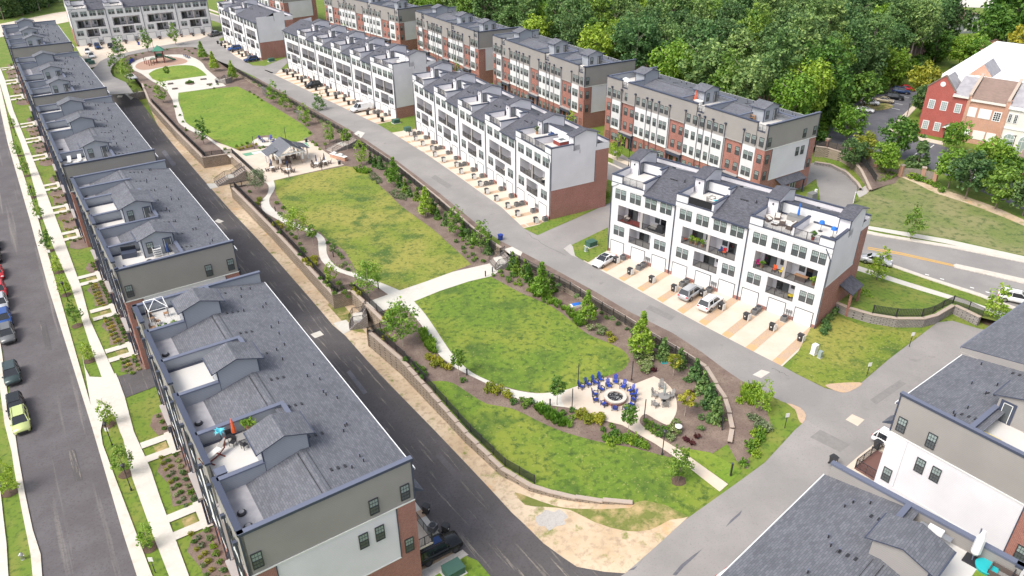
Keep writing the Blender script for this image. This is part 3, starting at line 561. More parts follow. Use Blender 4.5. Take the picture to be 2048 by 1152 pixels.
def tower(par,x0,x1,y0,y1,z0,ze,zr,m,rm,door=None,winx=None,oh=.35):
    """stair house: gable ridge along x; door: '+x' or None"""
    ym=(y0+y1)/2;t=obj('stair_house',MB().box(x0,x1,y0,y1,z0,ze,m,'bt').poly([(x1,y0,ze),(x1,y1,ze),(x1,ym,zr-.05)],m).poly([(x0,y1,ze),(x0,y0,ze),(x0,ym,zr-.05)],m)
        .box(x0-.012,x0+.1,y0-.012,y0+.1,z0,ze,'trim').box(x1-.1,x1+.012,y0-.012,y0+.1,z0,ze,'trim').box(x1-.1,x1+.012,y1-.1,y1+.012,z0,ze,'trim'),par)
    r=MB();th=.1
    for s in (-1,1):
        ye=y0-oh if s<0 else y1+oh;zz=ze-oh*(zr-ze)/((y1-y0)/2)
        pr=[(ye,zz),(ym,zr),(ym,zr+th),(ye,zz+th)] if s<0 else [(ym,zr),(ye,zz),(ye,zz+th),(ym,zr+th)]
        r.ext(pr,x0-oh*.6,x1+oh*.6,rm,'trim')
        r.box(x0-oh*.6,x1+oh*.6,min(ye,ye+s*.1),max(ye,ye+s*.1),zz-.04,zz+.09,'trim')
    obj('stair_house_roof',r,t)
    if door=='+x':
        d=MB().box(x1+.005,x1+.05,y1-1.35,y1-.3,z0+.05,z0+2.15,'trim').box(x1+.05,x1+.065,y1-1.2,y1-.45,z0+.25,z0+2.0,'glass_lo').box(x1+.05,x1+.08,y1-1.22,y1-1.18,z0+.2,z0+2.05,'white_paint').box(x1+.05,x1+.08,y1-.47,y1-.43,z0+.2,z0+2.05,'white_paint')
        obj('door',d,t);window(t,x1+.03,y0+.85,z0+.6,R(90),.75,1.45)
    elif door=='-x':
        d=MB().box(x0-.05,x0-.005,y1-1.45,y1-.2,z0+.05,z0+2.3,'trim').box(x0-.065,x0-.05,y1-1.15,y1-.5,z0+.3,z0+2.0,'glass_lo').box(x0-.08,x0-.05,y1-1.2,y1-1.15,z0+.2,z0+2.1,'white_paint').box(x0-.08,x0-.05,y1-.5,y1-.45,z0+.2,z0+2.1,'white_paint').box(x0-.08,x0-.05,y1-1.2,y1-.45,z0+2.05,z0+2.1,'white_paint');obj('door',d,t)
    elif door=='-y':
        d=MB().box(x1+.005,x1+.06,y0+.25,y0+1.25,z0+.05,z0+2.1,'trim').box(x1+.06,x1+.075,y0+.42,y0+1.08,z0+.3,z0+1.95,'glass_lo');obj('door',d,t)
        obj('wall_lamp',MB().box((x0+x1)/2-.08,(x0+x1)/2+.08,y0-.15,y0,z0+1.6,z0+1.85,'dark_metal'),t)
    return t
ROOF_ITEMS=[]
def pipe(par,pts,m='trim',r=.07): return obj('downpipe',MB().tube(pts,r,m,5),par)
def W_row(key,label,nb,decks,endz,loc_extra=None,group='white rear-garage townhouse rows',backext=0,left_end=False,right_end=True,detail=True,furn=0):
    x,y,z0,az,Ln,s=ROWS[key];b=Ln/s/nb;LU=Ln/s;D=12.2
    rt_=thing('townhouse_row',label,'building',(x,y,z0),R(90-az),group,s)
    FR=.012
    # front wall with loggia openings
    mb=MB();holes=[]
    for i in range(nb):
        X=i*b;holes+= [(X+1.5,X+5.75,5.75,8.5),(X+6.15,X+10.4,5.75,8.5),(X+3.9,X+7.9,2.75,5.25)]
    wall_holes(mb,0,LU,-.6,11.45,holes,'white_wall')
    for h in holes:
        a,c,e,g=h;d=2.1
        mb.poly([(a,0,e),(c,0,e),(c,d,e),(a,d,e)],'grey_wood').poly([(a,0,g),(a,d,g),(c,d,g),(c,0,g)],'white_wall').poly([(a,d,e),(c,d,e),(c,d,g),(a,d,g)],'white_siding').poly([(a,0,e),(a,d,e),(a,d,g),(a,0,g)],'white_siding').poly([(c,d,e),(c,0,e),(c,0,g),(c,d,g)],'white_siding')
    # end walls and back
    zt=13.25
    for X in ((0,LU)):
        mb.box(X-.02 if X==0 else X-.15,X+.15 if X==0 else X+.02,.02,5.9,11.4,zt-.16 if (X or decks[0]!='r') else 12.2,'white_siding')
    q=[(0,endz),(9.3,endz),(9.3,11.4),(D,11.4),(D,12.6),(D-2.6,12.6),(D-2.6,14.3) if 1 else 0,(6,13.9),(6,11.5),(0,11.45)]
    mb.poly([(LU,a,c) for a,c in q],'white_siding');mb.poly([(0,a,c) for a,c in q][::-1],'white_siding')
    mb.poly([(LU,0,-3),(LU,D,-3),(LU,D,11.4),(LU,9.3,11.4),(LU,9.3,endz),(LU,0,endz)],'brick');mb.poly([(0,0,-3),(0,0,endz),(0,9.3,endz),(0,9.3,11.4),(0,D,11.4),(0,D,-3)],'brick')
    mb.poly([(LU,D,-3),(0,D,-3),(0,D,12.6),(LU,D,12.6)],'brick')
    mb.box(LU-.01,LU+.03,-.0,.12,endz,13.2,'trim').box(LU+.002,LU+.03,.12,9.3,endz-.07,endz+.07,'white_wall').box(LU+.002,LU+.03,9.3,9.38,endz,11.4,'trim')
    obj('wall',mb,rt_)
    # brick plinth
    for i in range(nb):
        X=i*b
        for a,c in ((X+.0,X+.45),(X+3.15,X+4.5),(X+7.2,X+8.45),(X+11.05,min(X+b,LU))): obj('brick_plinth',MB().box(a,c,-.03,.02,-.6,.55,'brick'),rt_)
        # windows
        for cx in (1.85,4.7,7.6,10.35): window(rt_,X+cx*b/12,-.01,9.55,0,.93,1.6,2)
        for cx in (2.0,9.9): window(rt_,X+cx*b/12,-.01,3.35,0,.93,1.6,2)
        for cx in (1.8,5.85,9.75): garage(rt_,X+cx)
        for a,c,e in ((1.5,5.75,5.75),(6.15,10.4,5.75),(3.9,7.9,2.75)):
            rail(rt_,X+a,X+c,.06,e)
            sx=(a+1.5 if a<5 else c-1.3);slider(rt_,X+sx,2.07,e,1.8);wx=(c-.9 if a<5 else a+1.4);window(rt_,X+wx,2.08,e+.8,0,.8,1.3)
        obj('loggia_post',MB().box(X+5.75,X+6.15,-.03,.3,5.75,8.5,'taupe_wall'),rt_)
        # little utility marks: meters and vents
        u=MB()
        for k in range(3): u.lathe([(0.13,0),(.13,.12)],'ac',8,(X+7.45+.3*k,-.18,1.45+.0*k)) if 0 else u.box(X+7.35+.32*k,X+7.55+.32*k,-.16,-.02,1.0,1.45,'ac')
        u.tube([(X+7.9,-.08,0),(X+7.9,-.08,1)],.03,'ac',5);obj('electric_meter',u,rt_) if 0 else None
        mm=box_mesh('em',lambda m_:m_.box(-.1,.1,-.16,-.02,0,.45,'ac').box(-.03,.03,-.1,-.04,-1,0,'ac'),'electric_meter')
        for k in range(3): obj('electric_meter',mm,rt_,(X+7.45+.32*k,0,1.0))
        vm=box_mesh('wv',lambda m_:m_.box(-.1,.1,-.06,.0,-.08,.08,'garage_white'),'wall_vent')
        for xx,zz in ((3.0,2.55),(3.4,2.6),(1.0,8.3),(11.1,7.0),(11.1,7.9),(4.9,11.25),(5.2,11.25),(5.5,11.25),(3.4,5.45)): obj('wall_vent',vm,rt_,(X+xx,0,zz))
        if i<nb-1: pipe(rt_,[(X+b-.02,-.09,-.3),(X+b-.02,-.09,11.3)],r=.09)
    pipe(rt_,[(LU-.08,-.1,-.2),(LU-.08,-.1,10.6),(LU-.9,-.1,11.9)],r=.07);pipe(rt_,[(.1,-.1,-.2),(.1,-.1,11.3),(1.3,-.1,11.95)],r=.07)
    # roof areas
    RZ=14.1;EY=-.3
    def slope(a,c):
        r=MB();r.ext([(EY,11.45),(6.2,RZ-.1),(6.2,RZ),(EY,11.58)][::1],a,c,'shingle_dark','trim');r.box(a,c,EY-.1,EY+.02,11.36,11.6,'trim')
        obj('roof_slope',r,rt_)
        for k in range(3): roof_vent(rt_,(a+c)/2-.9+k*.45,4.2,11.58+(4.2-EY)*(RZ-11.58)/(6.2-EY))
        roof_vent(rt_,(a+c)/2+1.3,4.4,11.58+(4.4-EY)*(RZ-11.58)/(6.2-EY),1)
    back=MB()
    back.ext([(6.2,RZ-.1),(12.05,12.0),(12.05,12.1),(6.2,RZ)],0.02,LU-.02,'shingle_dark');obj('rear_roof',back,rt_)
    for i in range(nb):
        c=i*b+b*.5;bk=MB();bk.poly([(c-2.2,11.95,12.13),(c+2.2,11.95,12.13),(c,8.6,13.3)],'membrane_grey');obj('roof_cricket',bk,rt_)
        obj('roof_hatch',MB().box(c-.3,c+.1,8.3,8.6,13.3,13.5,'dark_metal'),rt_)
    cap_wall(rt_,0.05,LU-.05,12.0,12.18,12.0,12.95,'white_siding',name='rear_parapet')
    for i,dk in enumerate(decks):
        X=i*b;half=b*.52
        if dk=='r': slope(X,X+b);continue
        segs=[(X,X+half)] if dk=='d' else [(X,X+half),(X+half,X+b)]
        if dk=='d': slope(X+half+.02,X+b)
        for j,(a,c) in enumerate(segs):
            lastend=(i==nb-1 and c>LU-.1) if True else 0
            obj('roof_deck',MB().box(a,c,.1,6.0,12.1,12.2,'membrane').box(a,c,-.08,.12,11.42,12.12,'white_wall').box(a,c,-.12,.16,12.1,12.2,'trim'),rt_)
            # front pillar + railing
            two=dk=='2'
            if j==0: cap_wall(rt_,a+.02,a+1.9,-.06,.24,11.45,13.4,'white_wall',name='deck_pillar');ra=a+2.0
            else: ra=a+.2
            re=c-.3
            if two and j==1: cap_wall(rt_,c-1.9,c-.05,-.06,.24,11.45,13.4,'white_wall',name='deck_pillar');re=c-2.
            rail(rt_,ra,re,.08,12.2,1.15,mesh_panel=(key=='A' and i==1))
            # side walls
            if j==0: cap_wall(rt_,a+.04,a+.28,.25,4.2,11.45,13.4,'white_siding')
            if not(two and j==0): 
                if two: cap_wall(rt_,c-.3,c-.06,.25,4.7,11.45,13.4,'white_siding')
                else: cap_wall(rt_,c-.3,c,.0,4.3,11.45,13.4,'white_siding');cap_wall(rt_,c-.3,c,4.3,6.1,11.45,14.35,'white_siding')
            else: cap_wall(rt_,c-.15,c+.12,.2,4.9,12.21,13.5,'white_siding')
            cap_wall(rt_,a+.3,c-(.3 if not(two and j==0) else .31),6.0,6.2,12.1,14.05,'white_wall',name='deck_back_wall',capw=.07) if not(two and j==1) else cap_wall(rt_,a-.28,c-.3,6.0,6.2,12.1,14.05,'white_wall',name='deck_back_wall',capw=.02)
            b2=MB().box(a+.3,c-.32,5.93,5.99,12.2,12.45,'trim');obj('skirting',b2,rt_)
            if j==0: tower(rt_,a+.05,a+1.75,4.6,9.5,12.1,14.75,15.5,'white_siding','shingle_dark','-y')
            else: tower(rt_,c-1.6,c+.02,4.6,9.5,12.1,14.75,15.5,'white_siding','shingle_dark',None)
            ROOF_ITEMS.append((key,rt_,a+(1.9 if j==0 else .4),c-.5,12.2,(i,j)))
    if key=='A':
        obj('side_canopy',MB().ext([(6.0,3.9),(9.6,3.9),(9.6,4.0),(6.0,4.0)],LU+.0,LU+.01,'trim').poly([(LU,5.8,4.5),(LU+2.0,5.8,3.6),(LU+2.0,9.8,3.6),(LU,9.8,4.5)],'shingle_dark').poly([(LU,9.8,4.4),(LU+2.0,9.8,3.5),(LU+2.0,5.8,3.5),(LU,5.8,4.4)],'trim').box(LU+1.6,LU+1.9,6,6.25,-.5,3.6,'brick').box(LU+1.6,LU+1.9,9.3,9.55,-.5,3.6,'brick'),rt_)
    return rt_
wr=['nearest white','middle white','far white']
rowA=W_row('A','white three-section townhouse row with roof decks beside the spur road, nearest on the right',3,'dd2',6.4)
rowB=W_row('B','long white townhouse row with five sections behind the light alley in the centre',5,'dddd2',5.6)
rowC=W_row('C','six-section white townhouse row further up the alley, left of the five-section one',6,'rdddd2',2.8)
rowD=W_row('D','four-section white townhouse row across the ring road at the far top left',4,'ddrr',5.5)
rowE=W_row('E','short white three-section row at the far end of the alley, with a large brick base',3,'ddr',5.5)
# ---- R type: brick front, grey top, roof decks to the street
def R_row(key,label,units,facade=True,endwin=True,group='brick and grey townhouse rows',walls=None,decks=None,towers=None,rear=False):
    x,y,z0,az,Ln,s=ROWS[key];LU=Ln/s;D=13.4;U=LU/3
    rt_=thing('townhouse_row',label,'building',(x,y,z0),R(90-az),group,s)
    near=key in('NL','BR1','BR2');shg='shingle'
    HT=13.55
    mb=MB()
    # front facade columns along x, period U with R1 pattern scaled
    k=U/13.65;cols=[]
    base=[(0,1.9,'brick'),(1.9,4.8,'w'),(4.8,8.9,'e'),(8.9,12.2,'w'),(12.2,13.65,'w')]
    for i in range(3):
        X=i*U
        if i==0: cols+=[(X,X+1.9*k,'brick'),(X+1.9*k,X+4.8*k,'w')]
        else: cols+=[(X,X+4.9*k,'w')]
        cols+=[(X+4.9*k,X+8.8*k,'e')]
        cols+=[(X+8.8*k,X+U,'w')] if i<2 else [(X+8.8*k,X+11.7*k,'w'),(X+11.7*k,LU,'brick')]
    for a,c,t in cols:
        if t=='w': mb.box(a,c,-.12,.1,3.4,9.15,'white_wall').box(a,c,-.0,.1,-2,3.4,'brick').box(a,c,-.16,.1,3.25,3.45,'white_paint')
        elif t=='e': mb.box(a,c,.18,.3,-2,9.15,'brick')
        else: mb.box(a,c,-.02,.1,-2,9.15,'brick')
    obj('front_wall',mb,rt_)
    g=MB();gaps=[(i*U+5.4*k,i*U+8.8*k) for i in range(3)] if decks is None else [(c-2.2,c-.4) for a,c,_ in decks][:3]
    xs=[0]+[q for gp in gaps for q in gp]+[LU]
    for i in range(0,len(xs),2): g.box(xs[i],xs[i+1],-.05,.25,9.15,HT-.2,'grey_siding').box(xs[i]-.03,xs[i+1]+.03,-.14,.34,HT-.2,HT,'trim')
    for a,c in gaps: g.box(a,c,.1,.3,9.15,12.1,'grey_siding').box(a,c,.05,.35,12.0,12.12,'trim')
    g.box(0,LU,-.1,.15,9.12,9.3,'taupe_wall')
    obj('grey_upper_wall',g,rt_)
    for a,c in gaps: rail(rt_,a,c,.2,12.1,1.1)
    if facade:
        for i in range(3):
            X=i*U
            e=MB().box(X+4.9*k,X+8.8*k,-.55,.15,2.55,3.15,'trim').box(X+5*k,X+5.25*k,-.5,-.25,-.5,2.55,'trim').box(X+8.5*k,X+8.75*k,-.5,-.25,-.5,2.55,'trim').box(X+4.8*k,X+8.9*k,-.6,.18,3.15,3.25,'taupe_wall');obj('entrance_canopy',e,rt_)
            for dx in (5.6,7.4): obj('front_door',MB().box(X+dx*k-.05,X+(dx+.95)*k,.12,.19,0,2.15,'glass_dark'),rt_)
            wx=[(.95 if i==0 else 1.0,1,1),(3.2,2,1),(6.0,1,0),(7.8,1,0),(9.6,1,0),(11.2,1,0),(12.95,1,0)]
            if i==2: wx[-1]=(12.7,1,1);wx[5]=(10.4,2,1);wx[4]=None
            for q in wx:
                if not q: continue
                cx,n,_=q
                yy=.17 if 4.9<cx<8.8 else (-.13 if 1.9<cx<12.3 or 0<i<3 and cx<1.9 or (i<2 and cx>12) else -.03)
                for zz in (9.68,6.72,3.85,.8):
                    nn=n if zz<9 else 1
                    if zz<1 and 4.9<cx<8.8: continue
                    y2=(-.06 if not(4.9<cx<8.8) else .09) if zz>9 else (yy if zz>3.4 or 4.9<cx<8.8 else -.01)
                    if n==2 and zz>9: window(rt_,X+(cx-.65)*k,y2,zz,0,.92,1.5);window(rt_,X+(cx+.65)*k,y2,zz,0,.92,1.5)
                    else: window(rt_,X+cx*k,y2,zz,0,.92,1.5,nn)
            for dx in (1.9,4.8,8.9,12.25,13.6):
                if i==2 and dx>12: continue
                pipe(rt_,[(X+dx*k,-.2,-.3),(X+dx*k,-.2,11.6)],r=.06)
                obj('rain_head',box_mesh('rh',lambda m_:m_.box(-.16,.16,-.16,.16,0,.3,'trim'),'rain_head'),rt_,(X+dx*k,-.25,11.5))
    else:
        for i in range(3):
            X=i*U
            for dx in (1.9,4.8,8.9,12.25):
                pipe(rt_,[(X+dx*k,-.2,-.3),(X+dx*k,-.2,11.6)],r=.07)
                obj('rain_head',box_mesh('rh',lambda m_:m_.box(-.16,.16,-.16,.16,0,.3,'trim'),'rain_head'),rt_,(X+dx*k,-.25,11.5))
            for cx in (3.2,6,7.8,9.8,11.3):
                for zz in (9.68,6.72,3.85,.8): window(rt_,X+cx*k,-.13 if not 4.9<cx<8.8 else .17,zz,0,.92,1.5)
            obj('entrance_canopy',MB().box(X+4.6*k,X+9*k,-.62,.15,2.9,3.15,'taupe_wall').box(X+4.9*k,X+5.1*k,-.5,-.3,-.5,2.9,'trim').box(X+8.6*k,X+8.8*k,-.5,-.3,-.5,2.9,'trim'),rt_)
    # end walls
    for X,sg in ((0,-1),(LU,1)):
        e=MB();P=lambda pts,m,o=0:e.poly([(X+sg*o,a,c) for a,c in (pts if sg>0 else pts[::-1])],m)
        P([(0,9.2),(D,9.2),(D,HT-.2),(0,HT-.2)],'grey_siding');P([(1.9,3.5),(11.7,3.5),(11.7,9.2),(1.9,9.2)],'white_siding')
        P([(0,-4),(D,-4),(D,3.5),(0,3.5)],'brick' if key!='BR1' else 'white_siding',.01);P([(0,3.5),(1.9,3.5),(1.9,9.2),(0,9.2)],'brick',.01);P([(11.7,3.5 if key!='BR1' else -4),(D,3.5 if key!='BR1' else -4),(D,9.2),(11.7,9.2)],'brick' if key!='BR1' else 'white_siding',.013)
        e.box(*(sorted((X+sg*.02,X+sg*.07))),0,D,9.12,9.24,'white_paint').box(*(sorted((X+sg*.02,X+sg*.06))),1.9,11.7,3.44,3.54,'white_paint').box(*(sorted((X+sg*.012,X+sg*.06))),1.86,1.94,3.5,9.1,'trim').box(*(sorted((X+sg*.012,X+sg*.06))),11.66,11.74,3.5,9.1,'trim' if key!='BR1' else 'white_siding')
        ins='grey_siding' if key.startswith('BR') else 'blue_siding'
        if X: e.poly([(X-.3,0,12),(X-.3,0,HT-.2),(X-.3,D,HT-.2),(X-.3,D,12)],ins)
        else: e.poly([(.3,0,12),(.3,D,12),(.3,D,HT-.2),(.3,0,HT-.2)],ins)
        e.box(*sorted((X-sg*.36,X+sg*.08)),-.1,D+.12,HT-.2,HT,'trim_cap').box(*sorted((X+sg*.02,X+sg*.085)),-.1,D+.12,HT-.26,HT-.02,'trim').box(*sorted((X-sg*.3,X)),D-.01,D,10,HT-.2,'grey_siding')
        e.box(X-.06,X+.06,D-.06,D+.06,9.2,HT-.1,'trim').box(X-.06,X+.06,-.06,.06,9.2,HT-.1,'trim')
        obj('end_wall',e,rt_)
        if endwin and (X or key in('BR1','BR2')):
            rz=R(90) if X else R(-90);xx=X+sg*.05
            for yy,zz in ((.75,9.7),(9.9,9.65),(12.6,9.65),(8.7,6.6),(10.1,6.6),(12.5,3.7),(.8,6.7),(.8,3.8)): window(rt_,xx,yy,zz,rz,.8,1.55)
    # rear wall
    rw=MB();wall_holes(rw,0,LU,-4,12.0,[],'white_siding',0)
    rw=MB().poly([(LU,D,-4),(0,D,-4),(0,D,12),(LU,D,12)],'white_siding');obj('rear_wall',rw,rt_)
    # roof
    decks=decks if decks is not None else [];walls=walls or [];towers=towers or []
    EZ=12.05;RZ=13.35;RY=6.7
    def strip(a,c):
        r=MB().box(a,c,.25,2.1,12.0,12.12,'membrane_grey','blr');r.ext([(2.1,12.05),(RY,RZ-.08),(RY,RZ),(2.1,12.13)],a,c,shg);obj('roof_slope',r,rt_)
        rv=MB()
        for yy in (RY-.35,RY+.35): rv.box(a+.4,c-.4,yy-.025,yy+.025,RZ-.2,RZ-.055,'dark_metal')
        obj('ridge_vent',rv,rt_)
        f=MB().lathe([(.34,0),(.34,.14),(.26,.2)],'dark_metal',12).lathe([(.2,.2),(.2,.25)],'membrane_grey',12);obj('roof_fan',f,rt_,((a+c)/2,.95,12.12))
        if c-a>5: obj('roof_fan',f.mesh('roof_fan'),rt_,((a+c)/2+1.6,.95,12.12)) if a>30 else None
    rr=MB().ext([(RY,RZ-.08),(D+.35,EZ-.05),(D+.35,EZ+.05),(RY,RZ)],.31,LU-.31,shg,'trim').box(.3,LU-.3,D+.35,D+.43,EZ-.12,EZ+.055,'garage_white');obj('rear_roof',rr,rt_)
    segs=sorted([(a,c,'d') for a,c,_ in decks]);cur=.3
    for a,c,_ in segs:
        if a-cur>.3: strip(cur,a)
        cur=c
    if LU-.3-cur>.3: strip(cur,LU-.3)
    for n_,(a,c,ps) in enumerate(decks):
        d=MB().box(a,c,.25,3.75,12.1,12.25,'membrane');p0,p1=ps
        if p1>p0: d.box(p0,p1,3.75,7.35,12.1,12.25,'membrane','f')
        obj('roof_deck',d,rt_)
        sk=MB().box(a+.3,p0 if p0>a+.5 else c-.3,3.7,3.74,12.25,12.5,'trim') if 0 else MB().box(a+.28,a+.33,.3,3.7,12.25,12.5,'trim')
        obj('skirting',sk,rt_)
        if p1>p0:
            cap_wall(rt_,p0,p1,7.35,7.6,12.2,HT+.02,'blue_siding',cm='trim_cap')
        ROOF_ITEMS.append((key,rt_,a+.5,c-.5,12.25,(n_,0)))
    for xx,ye in walls: cap_wall(rt_,xx-.16,xx+.16,.26,ye,12.05,HT,'blue_siding',.06,cm='trim_cap',h=.14)
    for a,c,dr in towers: tower(rt_,a,c,3.75,7.5,12.1,14.7,15.35,'blue_siding' if not key.startswith('BR') else 'grey_siding',shg,dr or ('-x' if key=='BR1' else None),oh=.4)
    rg=random.Random(key)
    def rz_(yy): return RZ+(yy-RY)*(EZ-RZ)/(D-RY)
    n=int(LU/4.5)
    for i in range(n):
        X=(i+.5)*LU/n
        for j in range(3): roof_vent(rt_,X-.4,7.9+.55*j,rz_(7.9+.55*j))
        for j in range(3): yy=rg.uniform(9,12.3);roof_vent(rt_,X+rg.uniform(-1.5,1.5),yy,rz_(yy),1)
    return rt_
def AB(key,pat,label,**k):
    x,y,z0,az,Ln,s=ROWS[key];LU=Ln/s;U=LU/3;dk=[];wl_=[];tw=[]
    for i,t in enumerate(pat):
        X=i*U;m=X+U*.5
        if t=='A': dk.append((X+.1,m,(X+.3,m-2.6)));wl_+=[(m,3.8)]+([(X,7.5)] if i else []);tw.append((m-2.6,m+.14,None))
        else: dk.append((m,X+U-.1,(m+2.6,X+U-.3)));wl_+=[(m,3.8)]+([(X+U,7.5)] if i<2 else []);tw.append((m-.14,m+2.6,'+x'))
    return R_row(key,label,pat,walls=wl_,decks=dk,towers=tw,**k)
R1row=AB('R1','ABB','red-brick and white townhouse row with a grey top floor, nearest the woods on the right')
_L=44.2/1.079;obj('side_canopy',MB().poly([(_L,4.0,3.3),(_L+1.7,4.0,2.6),(_L+1.7,10.6,2.6),(_L,10.6,3.3)],'shingle_dark').poly([(_L,10.6,3.2),(_L+1.7,10.6,2.5),(_L+1.7,4.0,2.5),(_L,4.0,3.2)],'trim').box(_L+1.4,_L+1.6,4.3,4.5,-.5,2.6,'trim').box(_L+1.4,_L+1.6,10.1,10.3,-.5,2.6,'trim').box(_L+.01,_L+.08,8.3,9.9,-.2,2.2,'white_paint').box(_L+.08,_L+.1,8.5,9.0,.1,2.0,'glass_lo').box(_L+.08,_L+.1,9.2,9.7,.1,2.0,'glass_lo'),R1row)
AB('R2','ABB','brick, white and grey townhouse row second from the right along the woods')
AB('R3','ABB','brick, white and grey townhouse row third from the right along the woods',endwin=False)
AB('R4','BBB','brick, white and grey townhouse row fourth from the right, cut by the top edge')
AB('R5','BBB','far brick and white townhouse row at the top edge, leftmost of its kind',endwin=False)
NLr=AB('NL','AAA','big slate-roofed townhouse row closest to the camera on the left',facade=False)
LU2=39/1.074
R_row('L2','slate-roofed townhouse row second from the camera along the left street',3,facade=False,walls=[(5.6,7.3),(10.6,3.8),(17.6,3.8),(22.9,7.5),(29.2,3.8)],decks=[(10.7,17.5,(10.9,15.2)),(17.7,22.8,(20.4,22.6)),(29.3,LU2-.3,(32.3,35.9))],towers=[(15.6,20.4,'+x'),(29,32.2,'+x')])
AB('L3','AAB','slate-roofed townhouse row in the middle of the left street',facade=False)
AB('L4','ABB','slate-roofed townhouse row fourth along the left street, below the ring road',facade=False)
AB('L5','ABB','farthest slate-roofed townhouse row along the left street',facade=False)
# ---- near right rows
ROWS['BR1']=(42.75,41.9,0,53.3,44.5,1.0);ROWS['BR2']=(34.36-.743*38.5,34.04-.669*38.5,0,48.0,38.5,1.0)
br1=AB('BR1','ABB','slate-roofed row at the right edge with a grey and white end wall facing the camera',facade=False,group='slate-roofed rows at the bottom right')
br2=AB('BR2','BBB','slate-roofed row in the bottom right corner with a grill on its deck',facade=False,group='slate-roofed rows at the bottom right')
for rt_,x0,x1,dz,dy in ((br1,12.9,44,.75,.7),(br2,.4,18.2,-.0,.0)):
    if dz: obj('raised_roof',MB().ext([(6.9,13.3+dz-.1),(13.4+dy,12.05+dz-.05),(13.4+dy,12.05+dz+.05),(6.9,13.35+dz)],x0,x1,'shingle','trim').box(x0-.12,x0,6.9,13.4+dy,11.9,12.35,'grey_siding').box(x0,x1,13.4+dy,13.5+dy,12.6,12.85,'trim_cap').box(x0,x1,13.3+dy-.5,13.4+dy-.45,0,12.7,'white_siding').ext([(6.9,13.3),(13.4+dy,12.0),(13.4+dy,12.0+dz),(6.9,13.3+dz)],x0-.02,x0+.1,'grey_siding'),rt_)
for rt_ in (br1,br2,NLr):
    # small garage-side roof return, balcony and railings behind the end wall
    LUx=0 if rt_ is br1 else (38.5 if rt_ is br2 else 40.6/1.075);sg=1 if rt_ is br1 else -1
    a,c=sorted((LUx+sg*.1,LUx+sg*1.6))
    obj('gutter_return',MB().ext([(13.4,9.9),(14.3,9.5),(14.3,9.6),(13.4,10.4)],a,c,'shingle','trim'),rt_)
    a,c=sorted((LUx+sg*.3,LUx+sg*4.4));bz=2.9
    if rt_ is NLr: c=LUx-.4;a=c-3.2
    obj('balcony_floor',MB().box(a,c,13.42,15.6 if rt_ is br1 else 14.9,bz-.2,bz,'deck_brown' if rt_ is br1 else 'concrete_warm'),rt_)
    rail(rt_,a,c,15.55 if rt_ is br1 else 14.85,bz);
    for X in (a+.03,c-.03): rail(rt_,13.45,15.5 if rt_ is br1 else 14.8,X,bz,axis='y')
# =============== civic brick building
CX,CY=94.9,168.1;cz=132.7
civ=thing('brick_hall','brick civic hall with red, orange and cream fronts under a large white flat roof','building',(CX,CY,0),R(90-cz))
m_=MB()
m_.poly([(0,0,-1),(8.5,0,-1),(8.5,0,9.9),(5.6,0,10.4),(2.9,0,13.6),(-.2,0,10.8)],'brick_red');m_.poly([(0,0,-1),(-.2,0,10.8),(-.2,9,10.8),(0,9,-1)],'brick')
m_.ext([(0,10.8),(.4,10.8),(.4,-1),(0,-1)],-.05,-.3,'brick') if 0 else None
obj('red_front',m_,civ)
obj('parapet_coping',MB().ext([(2.9,13.6),(5.7,10.4),(5.7,10.65),(2.9,13.9)],-.15,.45,'bark','bark',axis='y').ext([(-.3,10.75),(2.9,13.6),(2.9,13.9),(-.3,11.05)],-.15,.45,'bark','bark',axis='y'),civ)
r_=MB().poly([(2.9,.3,13.4),(2.9,7,13.4),(6.2,7,10.3),(5.7,.3,10.2)],'membrane_grey').poly([(5.4,-.5,10.0),(8.6,-.5,10.0),(8.6,6,13.0),(5.4,6,13.0)],'membrane_grey').box(5.4,8.6,-.55,-.1,9.6,10.0,'cream_cloth');obj('slate_roof',r_,civ)
obj('orange_front',MB().box(8.5,16.6,.05,1,-1,9.2,'brick_orange').box(8.45,9.1,-.15,.6,-1,10.6,'brick_orange').box(15.9,16.7,-.15,.6,-1,10.6,'brick_orange').box(9.1,15.9,-.35,.1,9.2,9.7,'cream_cloth'),civ)
obj('brown_roof',MB().ext([(-.3,9.7),(6.2,13.2),(6.2,13.3),(-.3,9.8)],9.1,15.9,'shingle_brown','cream_cloth'),civ)
for X in (8.45,15.9): obj('gable_coping',MB().ext([(-.3,10.3),(6.4,13.7),(6.4,14.),(-.3,10.6)],X,X+.6,'cap_stone'),civ)
obj('cream_front',MB().box(16.6,34,.1,1,-1,9.2,'cream_cloth').box(16.6,34,-.3,.1,8.8,9.5,'garage_white').box(16.6,34,-.05,.1,4.6,4.9,'garage_white'),civ)
obj('grey_roof',MB().ext([(-.3,9.5),(6.2,13.2),(6.2,13.3),(-.3,9.6)],16.6,34,'membrane_grey','cream_cloth'),civ)
obj('flat_roof',MB().box(4,40,6.2,52,9,9.6,'tpo').box(-3,40,22,75,8.4,9.2,'tpo').box(4,40,6.2,52,-1,9,'brick_orange').box(-3,40,22,75,-1,8.4,'brick_orange').box(4,34,6.15,6.5,9,13.2,'tpo').box(4,40,6.3,6.7,9.6,10.0,'garage_white'),civ)
obj('roof_gable',MB().ext([(-3,8.4),(5,8.4),(1,12.5)],0,.01,'brick') if 0 else MB().poly([(1,24,8),(9,24,8),(5,24,12.4)],'brick_orange').poly([(5,24,12.4),(9,24,8),(9,33,8),(5,33,12.4)],'membrane_grey').poly([(5,24,12.4),(5,33,12.4),(1,33,8),(1,24,8)],'membrane_grey'),civ)
obj('roof_block',MB().box(19,30,14,26,9.6,11.5,'brick_orange').box(18.8,30.2,13.8,26.2,11.5,11.9,'tpo'),civ)
